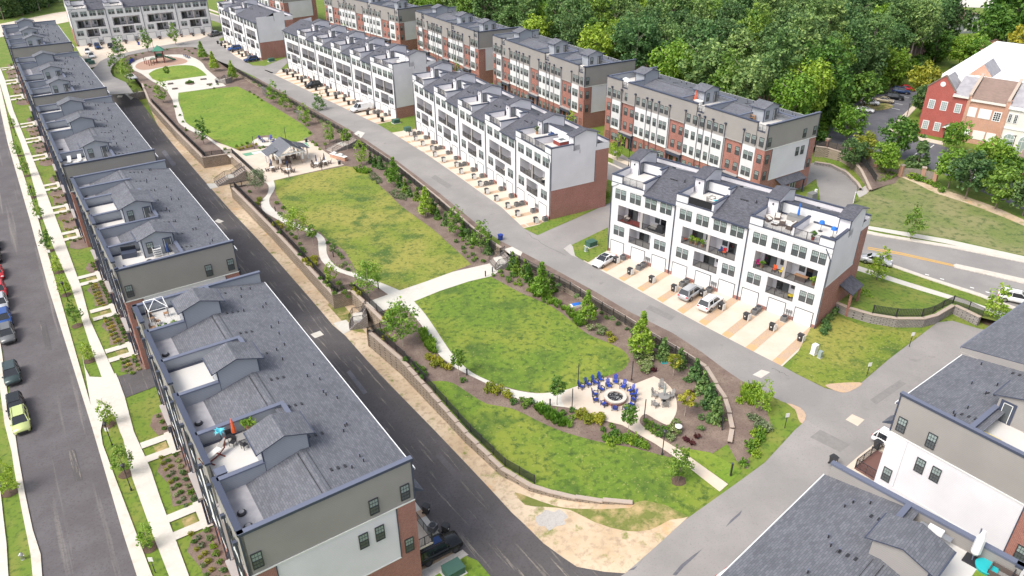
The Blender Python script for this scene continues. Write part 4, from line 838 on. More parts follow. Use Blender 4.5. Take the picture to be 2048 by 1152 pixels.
def civ_win(x,z,w,h,kind='sash'):
    mb=MB().box(-w/2,w/2,-.1,.0,0,h,'garage_white')
    if kind=='sash':
        for i in range(3):
            for j in range(4): mb.box(-w/2+.12+i*(w-.24)/3+.03,-w/2+.12+(i+1)*(w-.24)/3-.03,-.12,-.09,.12+j*(h-.24)/4+.03,.12+(j+1)*(h-.24)/4-.03,'glass_hi')
    elif kind=='dark':
        for i in range(3):
            for j in range(4): mb.box(-w/2+.15+i*(w-.3)/3+.05,-w/2+.15+(i+1)*(w-.3)/3-.05,-.12,-.09,.15+j*(h-.3)/4+.05,.15+(j+1)*(h-.3)/4-.05,'glass_dark')
    elif kind=='shut':
        for j in range(4): mb.box(-w/2+.08,w/2-.08,-.12,-.1,h*j/4+.05,h*(j+1)/4-.05,'white_plastic')
    elif kind=='slot':
        mb=MB().box(-w/2-.1,w/2+.1,-.1,0,-.1,h+.1,'garage_white');
        for i in range(2):
            for j in range(5): mb.box(-w/2+i*w/2+.03,-w/2+(i+1)*w/2-.03,-.12,-.09,j*h/5+.03,(j+1)*h/5-.03,'glass_dark')
    obj('window',mb,civ,(x,-.02 if x<8.5 else .06,z))
for x in (1.5,4.1,7.0): civ_win(x,6.1,1.35,2.05)
for x in (1.4,3.9): civ_win(x,1.3,1.35,2.0)
for x,w_ in ((9.8,1.9),(12.45,2.4)): civ_win(x,5.8,w_,2.1,'shut')
civ_win(14.85,5.7,1.6,2.1,'dark')
for x,w_ in ((9.8,1.8),(12.45,2.4),(14.85,1.8)): civ_win(x,1.1,w_,1.95,'shut')
for x in (17.3,18.4,21.9,23): civ_win(x,6.1,.6,1.7,'slot')
for x in (18.3,21.3,24.3,27.3):
    mb=MB().ext([(x-1.2,.2),(x+1.2,.2),(x+1.2,2.6)]+[(x+1.2*math.cos(a),2.6+1.2*math.sin(a)) for a in [R(q) for q in (30,60,90,120,150)]]+[(x-1.2,2.6)],-.08,.08,'garage_white',axis='y')
    mb.ext([(x-1,.3),(x+1,.3),(x+1,2.55)]+[(x+1.*math.cos(a),2.6+1.*math.sin(a)) for a in [R(q) for q in (30,60,90,120,150)]]+[(x-1,2.55)],-.12,-.07,'glass_hi',axis='y')
    for dx in (-.35,.35): mb.box(x+dx-.03,x+dx+.03,-.15,-.1,.3,3.4,'garage_white')
    mb.box(x-1,x+1,-.15,-.1,2.5,2.6,'garage_white');obj('arched_window',mb,civ)
obj('round_window',MB().lathe([(.55,0),(.55,.08)],'garage_white',14),civ,(2.75,-.05,11.8)).rotation_euler=(R(90),0,0)
obj('door_canopy',MB().ext([(5.1,2.7),(8.0,2.7),(6.55,3.7)],-1.3,0,'garage_white','garage_white',axis='y').poly([(5,-1.4,2.75),(6.55,-1.4,3.8),(6.55,0,3.8),(5,0,2.75)],'bark').poly([(6.55,-1.4,3.8),(8.1,-1.4,2.75),(8.1,0,2.75),(6.55,0,3.8)],'bark').box(5.7,7.5,-.06,0,-.3,2.6,'glass_dark'),civ)
shed=thing('brick_shed','small brick outbuilding behind the white flat roof at top right','shed',(*at(1983,118),0),R(-20))
obj('wall',MB().box(-4.5,4.5,0,6,-1,4,'brick_orange').poly([(-4.5,0,4),(4.5,0,4),(0,0,6)],'brick_orange'),shed);obj('roof',MB().poly([(-4.8,-.2,4),(0,-.2,6.1),(0,6.2,6.1),(-4.8,6.2,4)],'shingle_brown').poly([(0,-.2,6.1),(4.8,-.2,4),(4.8,6.2,4),(0,6.2,6.1)],'shingle_brown'),shed)
hs=thing('bungalow','dark blue-grey bungalow with a brown roof and white shutters at top right','house',(166.0,285.0,0),R(90-86.3))
obj('wall',MB().box(0,10.5,0,26,-.5,4.6,'blue_siding').poly([(0,0,4.6),(10.5,0,4.6),(5.25,0,7.0)],'blue_siding'),hs)
obj('roof',MB().poly([(-1.6,-.7,4.1),(5.25,-.7,7.2),(5.25,27,7.2),(-1.6,27,4.1)],'shingle_brown').poly([(5.25,-.7,7.2),(12.1,-.7,4.1),(12.1,27,4.1),(5.25,27,7.2)],'shingle_brown').box(-14,-1.6,8,30,0,3.4,'blue_siding').poly([(-15,7,3.4),(-1.6,7,5.2),(-1.6,31,5.2),(-15,31,3.4)],'shingle_brown'),hs)
obj('window',MB().box(3.4,6.8,-.1,0,.9,3.3,'glass_dark').box(4.95,5.2,-.13,0,.9,3.3,'garage_white').box(3.2,7,-.12,-.02,3.3,3.45,'garage_white').box(3.2,7,-.12,-.02,.75,.9,'garage_white'),hs)
for a in (2.2,7.0): obj('shutter',MB().box(a,a+1.1,-.12,0,.7,3.4,'garage_white'),hs)
obj('gable_vent',MB().box(4.6,5.9,-.1,0,4.9,6.1,'garage_white'),hs)
sheet('back_lawn',[(1845,45),(1868,10),(1915,14),(1905,35),(1880,45),(1850,60)],'lawn_bright','R',.03);sheet('back_lawn',[(1890,70),(1955,72),(1950,90),(1900,88)],'lawn_bright','R',.03)
bs=thing('brick_wing','low red brick wing with stone coping cut by the right edge','building',(*Rw(2022,345),0),R(-42))
obj('wall',MB().box(0,14,0,10,-.5,3.0,'brick').box(-.1,14,-.1,.3,3.0,3.2,'cap_stone').box(-.1,.3,-.1,10,3.0,3.2,'cap_stone').poly([(0.3,.3,3.),(14,.3,3.),(14,10,5.5),(.3,10,5.5)],'shingle_brown'),bs)
# =============== fences
def fence(label,pts,tg,h=1.25,off=0.,m='dark_metal',seg=2.4,mesh=False,z=None,base=0.):
    W=[Vector(p) for p in pts];o=thing('metal_fence',label,'fence',(W[0].x,W[0].y,z if z is not None else height(W[0].x,W[0].y,tg)))
    def f(mb):
        mb.box(-.035,.035,-.035,.035,0,h,m).box(0,1,-.02,.02,h-.09,h-.05,m).box(0,1,-.02,.02,.1,.14,m)
        mb.poly([(0,.0,.1),(1,.0,.1),(1,.0,h-.06),(0,.0,h-.06)],'fence_mesh')
        for i in range(16): mb.box((i+.5)/16-.008,(i+.5)/16+.008,-.012,.012,.12,h-.07,m,'tb')
    me=box_mesh(('fence',h,mesh,m),f,'fence_panel')
    for i in range(len(W)-1):
        a,b=W[i],W[i+1];l=(b-a).length;n=max(1,round(l/seg));ang=math.atan2(b.y-a.y,b.x-a.x)
        for j in range(n):
            p=a.lerp(b,j/n);q=a.lerp(b,(j+1)/n);zz=(z if z is not None else height(p.x,p.y,tg));
            obj('fence_panel',me,o,(p.x-o.location.x,p.y-o.location.y,zz-o.location.z+base),ang,(l/n,1,1))
    return o
def offs(pts,d):
    P=[Vector(p[:2]) for p in pts];A=[]
    for i,p in enumerate(P):
        t=(P[min(i+1,len(P)-1)]-P[max(i-1,0)]).normalized();A.append(p+Vector((t.y,-t.x))*d)
    return A
fence('black metal fence curving along the top of the near left wall',offs(wlw[4:10],.75),'P')
fence('black fence on the long left wall beside the middle lawn',offs(wlw[12:16],.75),'P')
fence('black fence on the far left wall beside the far lawn',offs(wlw[18:21],.75),'P')
fence('short black fence above the stairs nearest the dark alley',offs(wlw[9:13],.75),'P')
fence('short black fence above the stairs by the pavilion plaza',offs(wlw[15:19],.75),'P')
fence('black fence above the curved brown wall round the fire pit garden',offs(wrw[1:13],-.9),'R',1.35,mesh=False)
fence('black hedge-lined fence above the brown wall behind the middle lawn',offs(wrw[13:18],-.9),'R',1.35)
fence('far black hedge-lined fence above the brown wall behind the far lawn',offs(wrw[18:23],-.9),'R',1.35)
# =============== stairs
def stairs(label,top,bot,zt,zb,wd,land=.45,n=12):
    T=Vector(top);B=Vector(bot);d=(B-T);Ln=d.length;o=thing('stairway',label,'stairs',(T.x,T.y,0),math.atan2(d.y,d.x))
    n1=int(n*.55);n2=n-n1;lt=1.4;st_=(Ln-lt)/n;rise=(zt-zb)/(n+1);z=zt;x=0
    for k in range(n):
        if k==n1: obj('landing',MB().box(x,x+lt,-wd/2,wd/2,zb-.4,z-.001,'concrete'),o);x+=lt
        z-=rise;obj('step',MB().box(x,x+st_,-wd/2,wd/2,zb-.4,z-.04,'block_grey').box(x+.05,x+st_-.07,-wd/2+.02,wd/2-.02,z-.04,z,'cap_stone'),o);x+=st_
    for s in (-1,1):
        y=s*(wd/2+.16);obj('cheek_wall',MB().ext([(0,zb-.4),(Ln,zb-.4),(Ln,zb+.12),(Ln*.56,(zt+zb)/2),(Ln*.42,(zt+zb)/2+.05),(0,zt+.05)],y-.13,y+.13,'block_grey',axis='y'),o)
    for s in (-1,0,1):
        if not s: continue
        y=s*(wd/2+.05 if s else 0);pp=[(0,y,zt+.95),(Ln*.5-.7,y,(zt+zb)/2+1.0),(Ln*.5+.7,y,(zt+zb)/2+.95),(Ln,y,zb+.95)]
        rl_=MB().tube(pp,.05,'dark_metal',5)
        for q_ in (.22,.44,.66): rl_.tube([(a,b,c-q_) for a,b,c in pp],.032,'dark_metal',4)
        if not s: rl_=MB().tube(pp,.03,'dark_metal',5)
        for a,b,c in pp: rl_.tube([(a,b,c-1.05),(a,b,c)],.035,'dark_metal',5)
        obj('handrail',rl_,o)
    return o
def gw(u,v,t): return tuple(G(u,v,t)[:2])
def hz_(p,t): return height(p[0],p[1],t)
for lb,t,b,tt,bt,wd in [('concrete stairs from the light alley down to the cross path',(1016,509),(984,533),'R','P',2.6),('concrete stairs from the light alley down to the pavilion plaza',(712,274),(658,303),'R','P',2.6),('small far stairs from the light alley to the far plaza',(457,155),(437,163),'R','P',2.4),
    ('concrete stairs from the cross path down to the dark alley',(733,619),(699,650),'P','L',2.4),('concrete stairs from the pavilion plaza down to the dark alley',(487,337),(432,369),'P','L',2.4),('far small stairs down to the dark alley by the ring road',(283,182),(266,189),'P','L',2.2)]:
    T=gw(*t,tt);B=gw(*b,bt);stairs(lb,T,B,hz_(T,tt),hz_(B,bt),wd)
sheet('stair_pad',[(666,647),(692,640),(708,657),(687,669)],'concrete','L',.06)
sheet('stair_pad',[(413,368),(430,367),(437,375),(421,378)],'concrete','L',.06)
sheet('stair_pad',[(250,188),(266,186),(272,192),(262,200)],'concrete','L',.06)
sheet('stair_pad',[(1008,499),(1024,494),(1045,505),(1040,515),(1029,516)],'concrete','R',.07)
sheet('stair_pad',[(708,268),(716,262),(730,266),(722,277)],'concrete','R',.07)
# right-hand retaining walls at the spur
sw=[(1656,617),(1690,632),(1740,647),(1790,655),(1845,655),(1870,648),(1890,636),(1904,628)];sww=[Rw(*p) for p in sw]
k_=Vector(gw(1950,650,'R'));k_=[tuple(k_)]
wall_thing('retaining_wall','grey block retaining wall curving round the lawn right of the nearest white row',sww+[Rw(1925,638),Rw(1953,652)],'R','R',1,'block_grey',zt=1.3,zb=-.6,h_extra=.0,steps=False)
top=[tuple(Vector(p)) for p in sww]
_A=resamp(offs(sww+[Rw(1925,638),Rw(1953,652)],-.35),26);_B=resamp([Rw(1690,560),Rw(1713,541),Rw(1800,569),Rw(1930,608),Rw(2000,634),Rw(2040,655)],26);bank('raised_lawn',_A,_B,1.28,.05,'grass')
fence('black fence along the grey curved wall beside the spur road',[tuple(q) for q in offs(sww+[Rw(1925,638),Rw(1953,652)],-.7)][2:],'R',1.3,z=1.3)
# sidewalk & verge raised to meet it
sheet('sidewalk',[(1713,512),(1800,540),(1930,578),(2030,612),(2200,680),(2200,692),(2017,620),(1930,587),(1800,548),(1708,520)][:0] or [(1719,508),(1800,533),(1930,576),(2028,611),(2200,678),(2200,690),(2015,620),(1930,588),(1800,545),(1714,518)],'concrete','R',1.29) if 0 else None
# curved wall behind the back lane
cw=[(1628,296),(1650,297),(1680,305),(1702,318),(1718,335),(1728,350),(1738,366)];cww=[Rw(u,v+18) for u,v in cw]
wall_thing('retaining_wall','tall pale stone retaining wall curving behind the back lane',cww,'R','R',1,'block',zt=2.0,zb=-.3,h_extra=0,steps=False,ztf=(2.3,.45))
bank('terrace_bank',resamp(offs(cww,-.3),20),resamp([Rw(1600,292),Rw(1640,288),Rw(1700,298),Rw(1760,325),Rw(1800,350),Rw(1790,368),Rw(1760,372)],20),2.2,.06,'mulch',.4)
fence('black fence on top of the curved stone wall behind the back lane',offs(cww,-.8),'R',1.4,z=2.0)
lw=[(1628,330),(1660,335),(1690,350),(1712,372),(1718,382)]
wall_thing('low_wall','low grey kerb wall along the outside of the back lane',[Rw(*p) for p in lw],'R','R',1,'block_grey',zt=.6,zb=0,h_extra=0,steps=False)
# wooden fence with brick piers
wf=[(1600,285),(1632,290),(1700,305),(1742,318),(1786,340),(1838,356),(1880,358)]
wf=[(1628,298),(1652,291),(1700,306),(1752,330),(1800,345),(1843,350),(1868,357)]
wo=thing('wooden_fence','weathered grey board fence between brick piers behind the field','fence',(*Rw(*wf[0]),2.0))
wz=0
wfw=[Rw(u,v+8) for u,v in wf];wo.location=(*wfw[0],0)
bme=box_mesh('fboard',lambda m_:m_.box(-.07,.07,-.015,.015,0,1,'wood_fence'),'board')
for i in range(len(wfw)-1):
    a,b=Vector(wfw[i]),Vector(wfw[i+1]);l=(b-a).length;n=int(l/.16);ang=math.atan2(b.y-a.y,b.x-a.x)
    if n>60: n=60
    for j in range(n):
        p=a.lerp(b,(j+.5)/n);c=1.75+.25*math.cos((j/n-.5)*math.pi*2*.5)
        obj('board',bme,wo,(p.x-wfw[0][0],p.y-wfw[0][1],0),ang,(l/n/.145,1,c))
    obj('brick_pier',box_mesh('pier',lambda m_:m_.box(-.35,.35,-.35,.35,0,2.3,'brick_orange').box(-.42,.42,-.42,.42,2.3,2.5,'cap_stone'),'brick_pier'),wo,(b.x-wfw[0][0],b.y-wfw[0][1],0),ang)
# =============== driveways, bins, AC units
def localw(key,x,y): X,Y,Z,az,Ln,s=ROWS[key];a=R(az);x*=s;y*=s;return (X+math.sin(a)*x-math.cos(a)*y, Y+math.cos(a)*x+math.sin(a)*y)
binp=thing('wheeled_bin','x','bin',(0,0,-50),0)
obj('bin_body',MB().poly([(-.24,-.27,.08),(.24,-.27,.08),(.3,-.33,.95),(-.3,-.33,.95)],'bin').poly([(.24,.27,.08),(-.24,.27,.08),(-.3,.33,.95),(.3,.33,.95)],'bin').poly([(-.24,.27,.08),(-.24,-.27,.08),(-.3,-.33,.95),(-.3,.33,.95)],'bin').poly([(.24,-.27,.08),(.24,.27,.08),(.3,.33,.95),(.3,-.33,.95)],'bin').box(-.24,.24,-.27,.27,.06,.09,'bin').box(-.07,.1,-.335,-.32,.55,.7,'white_plastic'),binp)
obj('lid',MB().ext([(-.38,.95),(.38,.95),(.36,1.04),(0,1.08),(-.4,1.0)],-.34,.34,'bin').box(-.3,.3,.33,.4,.98,1.02,'bin'),binp)
for s_ in (-1,1): obj('wheel',MB().tube([(s_*.24,.27,.11),(s_*.32,.27,.11)],.11,'tyre',8),binp)
acp=thing('air_conditioner','x','air conditioner',(0,0,-50),0)
obj('casing',MB().box(-.38,.38,-.38,.38,.05,.78,'ac').box(-.42,.42,-.42,.42,0,.05,'concrete'),acp);obj('fan_grille',MB().lathe([(.34,.78),(.34,.84),(.12,.86),(.1,.84)],'dark_metal',12),acp)
obj('louvres',MB().box(-.39,.39,-.39,.39,.2,.23,'dark_metal').box(-.39,.39,-.39,.39,.35,.38,'dark_metal').box(-.39,.39,-.39,.39,.5,.53,'dark_metal').box(-.39,.39,-.39,.39,.65,.68,'dark_metal'),acp)
scr=thing('bin_screen','x','screen',(0,0,-50),0);obj('post',MB().box(-.03,.03,-.03,.03,0,1.1,'white_plastic'),scr);obj('louvre_panel',MB().box(.0,.62,-.02,.02,.15,1.05,'white_plastic').box(.05,.57,-.035,.03,.3,.33,'concrete').box(.05,.57,-.035,.03,.55,.58,'concrete').box(.05,.57,-.035,.03,.8,.83,'concrete'),scr)
BIN,ACU,SCR=Proto(binp),Proto(acp),Proto(scr)
rr_=random.Random(3)
NM={'A':'nearest white row','B':'five-section white row','C':'six-section white row','D':'far top-left white row','E':'far three-section white row'}
for key in 'ABCDE':
    x,y,z0,az,Ln,s=ROWS[key];LU=Ln/s;nb={'A':3,'B':5,'C':6,'D':4,'E':3}[key];b=LU/nb
    dp={'A':12,'B':7,'C':8,'D':34,'E':7}[key]
    pts=[localw(key,-.6,0),localw(key,-.6,-dp),localw(key,LU+.7,-dp),localw(key,LU+.7,0)] if key!='D' else [localw(key,a_1,b_1) for a_1,b_1 in ((-.6,0),(-.6,-36),(3.6,-33.5),(10,-26),(19.6,-18.3),(30,-15),(46,-13),(46.5,0))]
    sheet('driveway_slab',pts,'concrete_warm','R',{'A':.008,'B':.009,'C':.01,'D':.013,'E':.006}[key],world=True)
    n=0;a_=R(90-az)
    for i in range(nb):
        for j,gx in enumerate((3.8,7.75,11.75)):
            X=i*b+gx*b/12
            if X>LU-.3: X=LU-.15
            w_=.62
            if key!='D': sheet('gravel_strip',[localw(key,X-w_,0),localw(key,X-w_,-dp+2.4 if key!='A' else -4.6-.15*X),localw(key,X+w_,-dp+2.4 if key!='A' else -4.6-.15*X),localw(key,X+w_,0)],'gravel','R',.018,world=True)
            if key=='A': sheet('clay_patch',[localw(key,X-w_,-4.6-.15*X),localw(key,X-w_,-5.2-.17*X),localw(key,X+w_,-5.5-.17*X),localw(key,X+w_,-4.6-.15*X)],'clay','R',.018,world=True)
            if key=='B' or key=='C': sheet('clay_patch',[localw(key,X-w_,-4.9),localw(key,X-w_,-6),localw(key,X+w_,-6),localw(key,X+w_,-4.9)],'clay' if j==1 else 'gravel','R',.02,world=True)
            yb=-2.7-(1.6*rr_.random() if key!='A' else (0,1.6,1.5,1.5,0,1.4,1.5,1.6,1.5)[n]);blue=(key=='D' and n in(4,))
            p=localw(key,X-.1,yb);pos='at the %s garage gap of the %s'%(ORD[n],NM[key])
            BIN.put((*p,.02),a_+rr_.uniform(-.15,.15),'black wheeled bin '+pos+', from left','wheeled bins on the driveways')
            if key in 'AB' : SCR.put((*localw(key,X+.35,yb-.3),.0),a_+R(80),'white bin screen '+pos,'white bin screens')
            k=1 if (j==1 and key!='A') or j==2 and key!='D' else 2
            if key=='A': k=(1,2,0,2,1,0,2,1,0)[n]
            if key in 'CD' and j==2: k=0
            for q in range(k):
                ACU.put((*localw(key,X+.1,-1.0-1.15*q),.02),a_,('inner' if q==0 else 'outer')+' grey air conditioner '+pos,'air conditioners between the garages')
            n+=1
# two blue bins
def bluebin(u,v,l):
    p=G(u,v,'R');b_=dup(binp,p,R(40),l,'blue recycling bins')
    for c in list(b_.children):
        me=c.data.copy();me.materials.clear();[me.materials.append(MATS[q]) for q in (['bin_blue'] if 'wheel' not in c.name else ['tyre'])]
        me.polygons.foreach_set('material_index',[0]*len(me.polygons));c.data=me
bpy.context.view_layer.update()
bluebin(1001,480,'blue wheeled bin standing alone on the alley above the cross-path stairs')
bluebin(278,90,'blue wheeled bin on a driveway of the far top-left white row')
# =============== VEGETATION
def crown_mesh(key,mt,rx,rz,nclump,leaves,ls,zc,squash=1.,top=None,clr=None,shape='round',seed=0):
    rng=np.random.default_rng(seed+len(MESH));V=[];
    N=nclump*leaves
    u=rng.normal(size=(nclump,3));u/=np.linalg.norm(u,axis=1)[:,None]
    if shape=='cone':
        h=rng.random(nclump)**1.5;a=rng.random(nclump)*6.283;r=(1-h)**.8*rx*(.55+.45*rng.random(nclump))
        C=np.stack([r*np.cos(a),r*np.sin(a),zc-rz+2*rz*h],1);cr0=clr*(1.05-h*.6)
    else:
        rad=.55+.45*rng.random(nclump)**.5
        if shape=='lobed':
            ph=rng.random(3)*6.28;rad*=1+.22*np.sin(3*np.arctan2(u[:,1],u[:,0])+ph[0])+.15*np.sin(5*u[:,2]+ph[1])
        C=u*rad[:,None]*np.array([rx,rx,rz]);C[:,2]+=zc
        if shape!='low': C[:,2]=np.maximum(C[:,2],zc-rz*.75)
        cr0=clr*(.7+.6*rng.random(nclump))
    cr0=np.broadcast_to(cr0,(nclump,))
    o=rng.normal(size=(N,3));o/=np.linalg.norm(o,axis=1)[:,None];o*=(rng.random(N)**.4)[:,None]
    P=np.repeat(C,leaves,0)+o*np.repeat(cr0,leaves)[:,None]*np.array([1,1,.75])
    n=o*.8+rng.normal(size=(N,3))*.5+np.array([0,0,.35]);n/=np.linalg.norm(n,axis=1)[:,None]
    a=np.cross(n,rng.normal(size=(N,3)));a/=np.linalg.norm(a,axis=1)[:,None]+1e-9;b=np.cross(n,a)
    s=(ls*(.6+.8*rng.random(N)))[:,None]
    q=np.stack([P-a*s-b*s*.55,P+a*s*.2-b*s*.7,P+a*s+b*s*.45,P-a*s*.1+b*s*.7],1).reshape(-1,3)
    if shape!='x': q[:,2]=np.maximum(q[:,2],.02)
    me=bpy.data.meshes.new('crown');me.vertices.add(len(q));me.vertices.foreach_set('co',q.ravel())
    me.loops.add(len(q));me.loops.foreach_set('vertex_index',np.arange(len(q),dtype=np.int32));me.polygons.add(N);me.polygons.foreach_set('loop_start',np.arange(0,4*N,4,dtype=np.int32))
    me.polygons.foreach_set('loop_total',np.full(N,4,dtype=np.int32));me.materials.append(MATS[mt]);me.update();me.validate();return me
def trunk_mesh(h,r,limbs,mt='bark',spread=.5,seed=0,lh=.4):
    rg=random.Random(seed);mb=MB();mb.tube([(0,0,-.3),(rg.uniform(-.1,.1)*r*3,0,h*.4),(rg.uniform(-1,1)*r*2,rg.uniform(-1,1)*r*2,h)],r,mt,7,r*.35)
    for i in range(limbs):
        a=i*6.283/limbs+rg.random();z=h*(lh+(.9-lh)*rg.random());L_=h*spread*rg.uniform(.5,1)
        mb.tube([(0,0,z),(math.cos(a)*L_*.5,math.sin(a)*L_*.5,z+L_*.45),(math.cos(a)*L_,math.sin(a)*L_,z+L_*.8)],r*.42,mt,5,r*.12)
    return mb.mesh('trunk')
def tree_kind(name,crowns,trunks): MESH[name]=(crowns,trunks)
FK=[]
for i,(mt,rx,rz,h) in enumerate([('leaf_forest',3.9,5.6,19),('leaf_forest',4.6,6.4,21),('leaf_mid',4.0,5.6,18),('leaf_mid',4.8,5.5,17),('leaf_dark',4.2,6.6,21),('leaf_bright',3.8,5.0,15.5),('leaf_forest',3.4,7.2,22)]):
    FK.append((crown_mesh('f',mt,rx,rz,150,34,.29,h-rz*.9,clr=1.3,shape='lobed',seed=i*11),trunk_mesh(h-2,.3,6,'bark_pale' if i%2 else 'bark',.28,i,.45),h,mt))
def tree(name,label,k,u,v,tg='R',scale=1.,group=None,world=None,cat='tree',rz=None):
    cr_,tr_=k[0],k[1]
    p=Vector((world[0],world[1],height(world[0],world[1],tg))) if world else G(u,v,tg)
    o=thing(name,label,cat,p,rr_.uniform(0,6.28) if rz is None else rz,group,scale if not isinstance(scale,float) else scale)
    if tr_: obj('trunk',tr_,o)
    obj('crown' if tr_ else 'foliage',cr_,o);return o
LBL={'leaf_forest':'mid-green woodland tree ','leaf_mid':'light-green broad woodland tree ','leaf_dark':'dark-green woodland tree ','leaf_bright':'yellow-green woodland tree '}
WHERE=[(*rl(R1,34,34),'behind the right end of the nearest brick row'),(*rl(R1,4,34),'behind the left end of the nearest brick row'),(*rl(R2_,22,34),'behind the second brick row'),(*rl(R3_,20,34),'behind the third brick row'),(*rl(R4_,24,34),'behind the fourth brick row'),(95,215,'beside the parking lot'),(125,255,'in the woods left of the brick hall'),(60,250,'in the heart of the woods'),(20,310,'in the middle distance of the woods'),(110,330,'far back in the woods left of the bungalow'),(-20,380,'at the top edge of the woods, left part'),(60,370,'at the top edge of the woods, middle part'),(140,380,'at the top edge of the woods, right part')]
def inpoly(x,y,P):
    c=False;j=len(P)-1
    for i in range(len(P)):
        if (P[i][1]>y)!=(P[j][1]>y) and x<(P[j][0]-P[i][0])*(y-P[i][1])/(P[j][1]-P[i][1])+P[i][0]: c=not c
        j=i
    return c
woods=[rl(R1,30,22),rl(R1,2,22),rl(R2_,20,22),rl(R3_,20,23),rl(R4_,30,24),rl(R4_,0,24),(-70,420),(20,450),(90,450),(150,420),(172,360),(150,300),(148,262),(128,232),(108,212),(90,196),(76,178),(66,158)]
cand=[];rw_=random.Random(21)
for i in range(9000):
    x=rw_.uniform(-90,190);y=rw_.uniform(130,450)
    if not inpoly(x,y,woods): continue
    mind=6.2 if y<300 else 8.2
    if all((x-a)**2+(y-b)**2>mind*mind for a,b in cand): cand.append((x,y))
cand.sort(key=lambda q:q[0]**2+q[1]**2)
cnt={}
import itertools
far_m=[]
for n,(x,y) in enumerate(cand):
    k=FK[rw_.choice([0,0,1,1,2,3,4,4,5,6,6])]
    if n<9000:
        far=n>=290
        sc_=rw_.uniform(.82,1.2)
        wh_=min((( (x-cx_)**2+(y-cy_)**2),nm_) for cx_,cy_,nm_ in WHERE)[1]
        if not far: tree('woodland_tree',('tall ' if sc_>1.05 else 'lower ' if sc_<.93 else '')+LBL[k[3]]+wh_,k,0,0,'R',sc_,('tall ' if sc_>1.05 else 'lower ' if sc_<.93 else '')+k[3][5:]+' trees '+wh_,(x,y))
        else: far_m.append((k,x,y,rw_.uniform(.85,1.2),rw_.uniform(0,6)))
# far remainder of the wood: one joined mesh of crowns
vs=[];ms=[];
for k,x,y,s,a in far_m:
    me=k[0];n=len(me.vertices);c=np.empty(n*3,dtype=np.float32);me.vertices.foreach_get('co',c);c=c.reshape(-1,4,3)[::2]*s
    c=c.mean(1,keepdims=True)+(c-c.mean(1,keepdims=True))*1.4
    c=c.reshape(-1,3);R_=np.array([[math.cos(a),-math.sin(a),0],[math.sin(a),math.cos(a),0],[0,0,1]]);c=c@R_.T+np.array([x,y,0]);vs.append(c)
if vs:
    q=np.concatenate(vs);me=bpy.data.meshes.new('far_woods');N=len(q)//4;me.vertices.add(len(q));me.vertices.foreach_set('co',q.ravel());me.loops.add(len(q));me.loops.foreach_set('vertex_index',np.arange(len(q),dtype=np.int32));me.polygons.add(N);me.polygons.foreach_set('loop_start',np.arange(0,4*N,4,dtype=np.int32));me.polygons.foreach_set('loop_total',np.full(N,4,dtype=np.int32));me.materials.append(MATS['leaf_forest']);me.update();me.validate()
    tag(obj('far_woods',me,kind='stuff'),'dense far green woods beyond the nearest trees at the top of the view','woods')
# forest floor
sheet('woodland_floor',woods,'mulch_dark','R',.05,world=True)
# undergrowth bushes along the edge
US=[crown_mesh('u',m_,2.2,1.9,40,24,.3,1.7,clr=.8,shape='low',seed=i) for i,m_ in enumerate(('leaf_bright','leaf_mid','leaf_forest'))]
edge=woods[-8:]+woods[:6]
for i in range(len(edge)-1):
    a,b=Vector(edge[i]),Vector(edge[i+1]);n=int((b-a).length/3.6)
    for j in range(n):
        p=a.lerp(b,(j+.5)/max(n,1));kk=rw_.randrange(3);o=thing('bush',('bright green','light green','dark green')[kk]+' bush in the undergrowth along the edge of the woods','bush',(p.x+rw_.uniform(-1.5,1.5),p.y+rw_.uniform(-1.5,1.5),0),rw_.uniform(0,6),('bright','light','dark')[kk]+' bushes along the edge of the woods',rw_.uniform(.7,1.4));obj('foliage',US[kk],o)
# bare pale trunks rising through the woods
for u,v,hh in ((1118,130,17),(1224,125,15),(1284,100,14),(1324,150,15),(1000,70,13),(1440,60,14)):
    p=at(u,v,0);tree('bare_tree','pale bare forked trunk of a thin tree among the woods',(crown_mesh('b','leaf_mid',2.2,2.4,14,14,.3,hh-1,clr=.6,seed=u),trunk_mesh(hh,.32,9,'bark_pale',.3,u,.4)),0,0,'R',1.,'pale bare trunks in the woods',p)
# wood at top left corner
for i,(u,v) in enumerate([(8,40),(25,34),(45,30),(62,26),(80,22),(98,14),(112,4),(20,18),(50,12),(80,2),(5,10),(60,-4)]):
    k=FK[(4,0,6,4,1)[i%5]];tree('woodland_tree','tall dark woodland tree in the clump at the top left corner',k,u,v,'L',.75,'trees at the top left corner')
DKB=crown_mesh('u','leaf_dark',4.5,4.2,70,30,.4,3.6,clr=1.3,shape='low',seed=77)
for i,(u,v) in enumerate([(5,36),(22,33),(40,28),(58,24),(76,18),(92,12),(106,5),(10,20),(35,14),(60,8),(85,0)]): obj('foliage',DKB,thing('bush','dark dense thicket at the foot of the trees in the top left corner','bush',G(u,v,'L'),i,'dark thickets at the top left corner'))
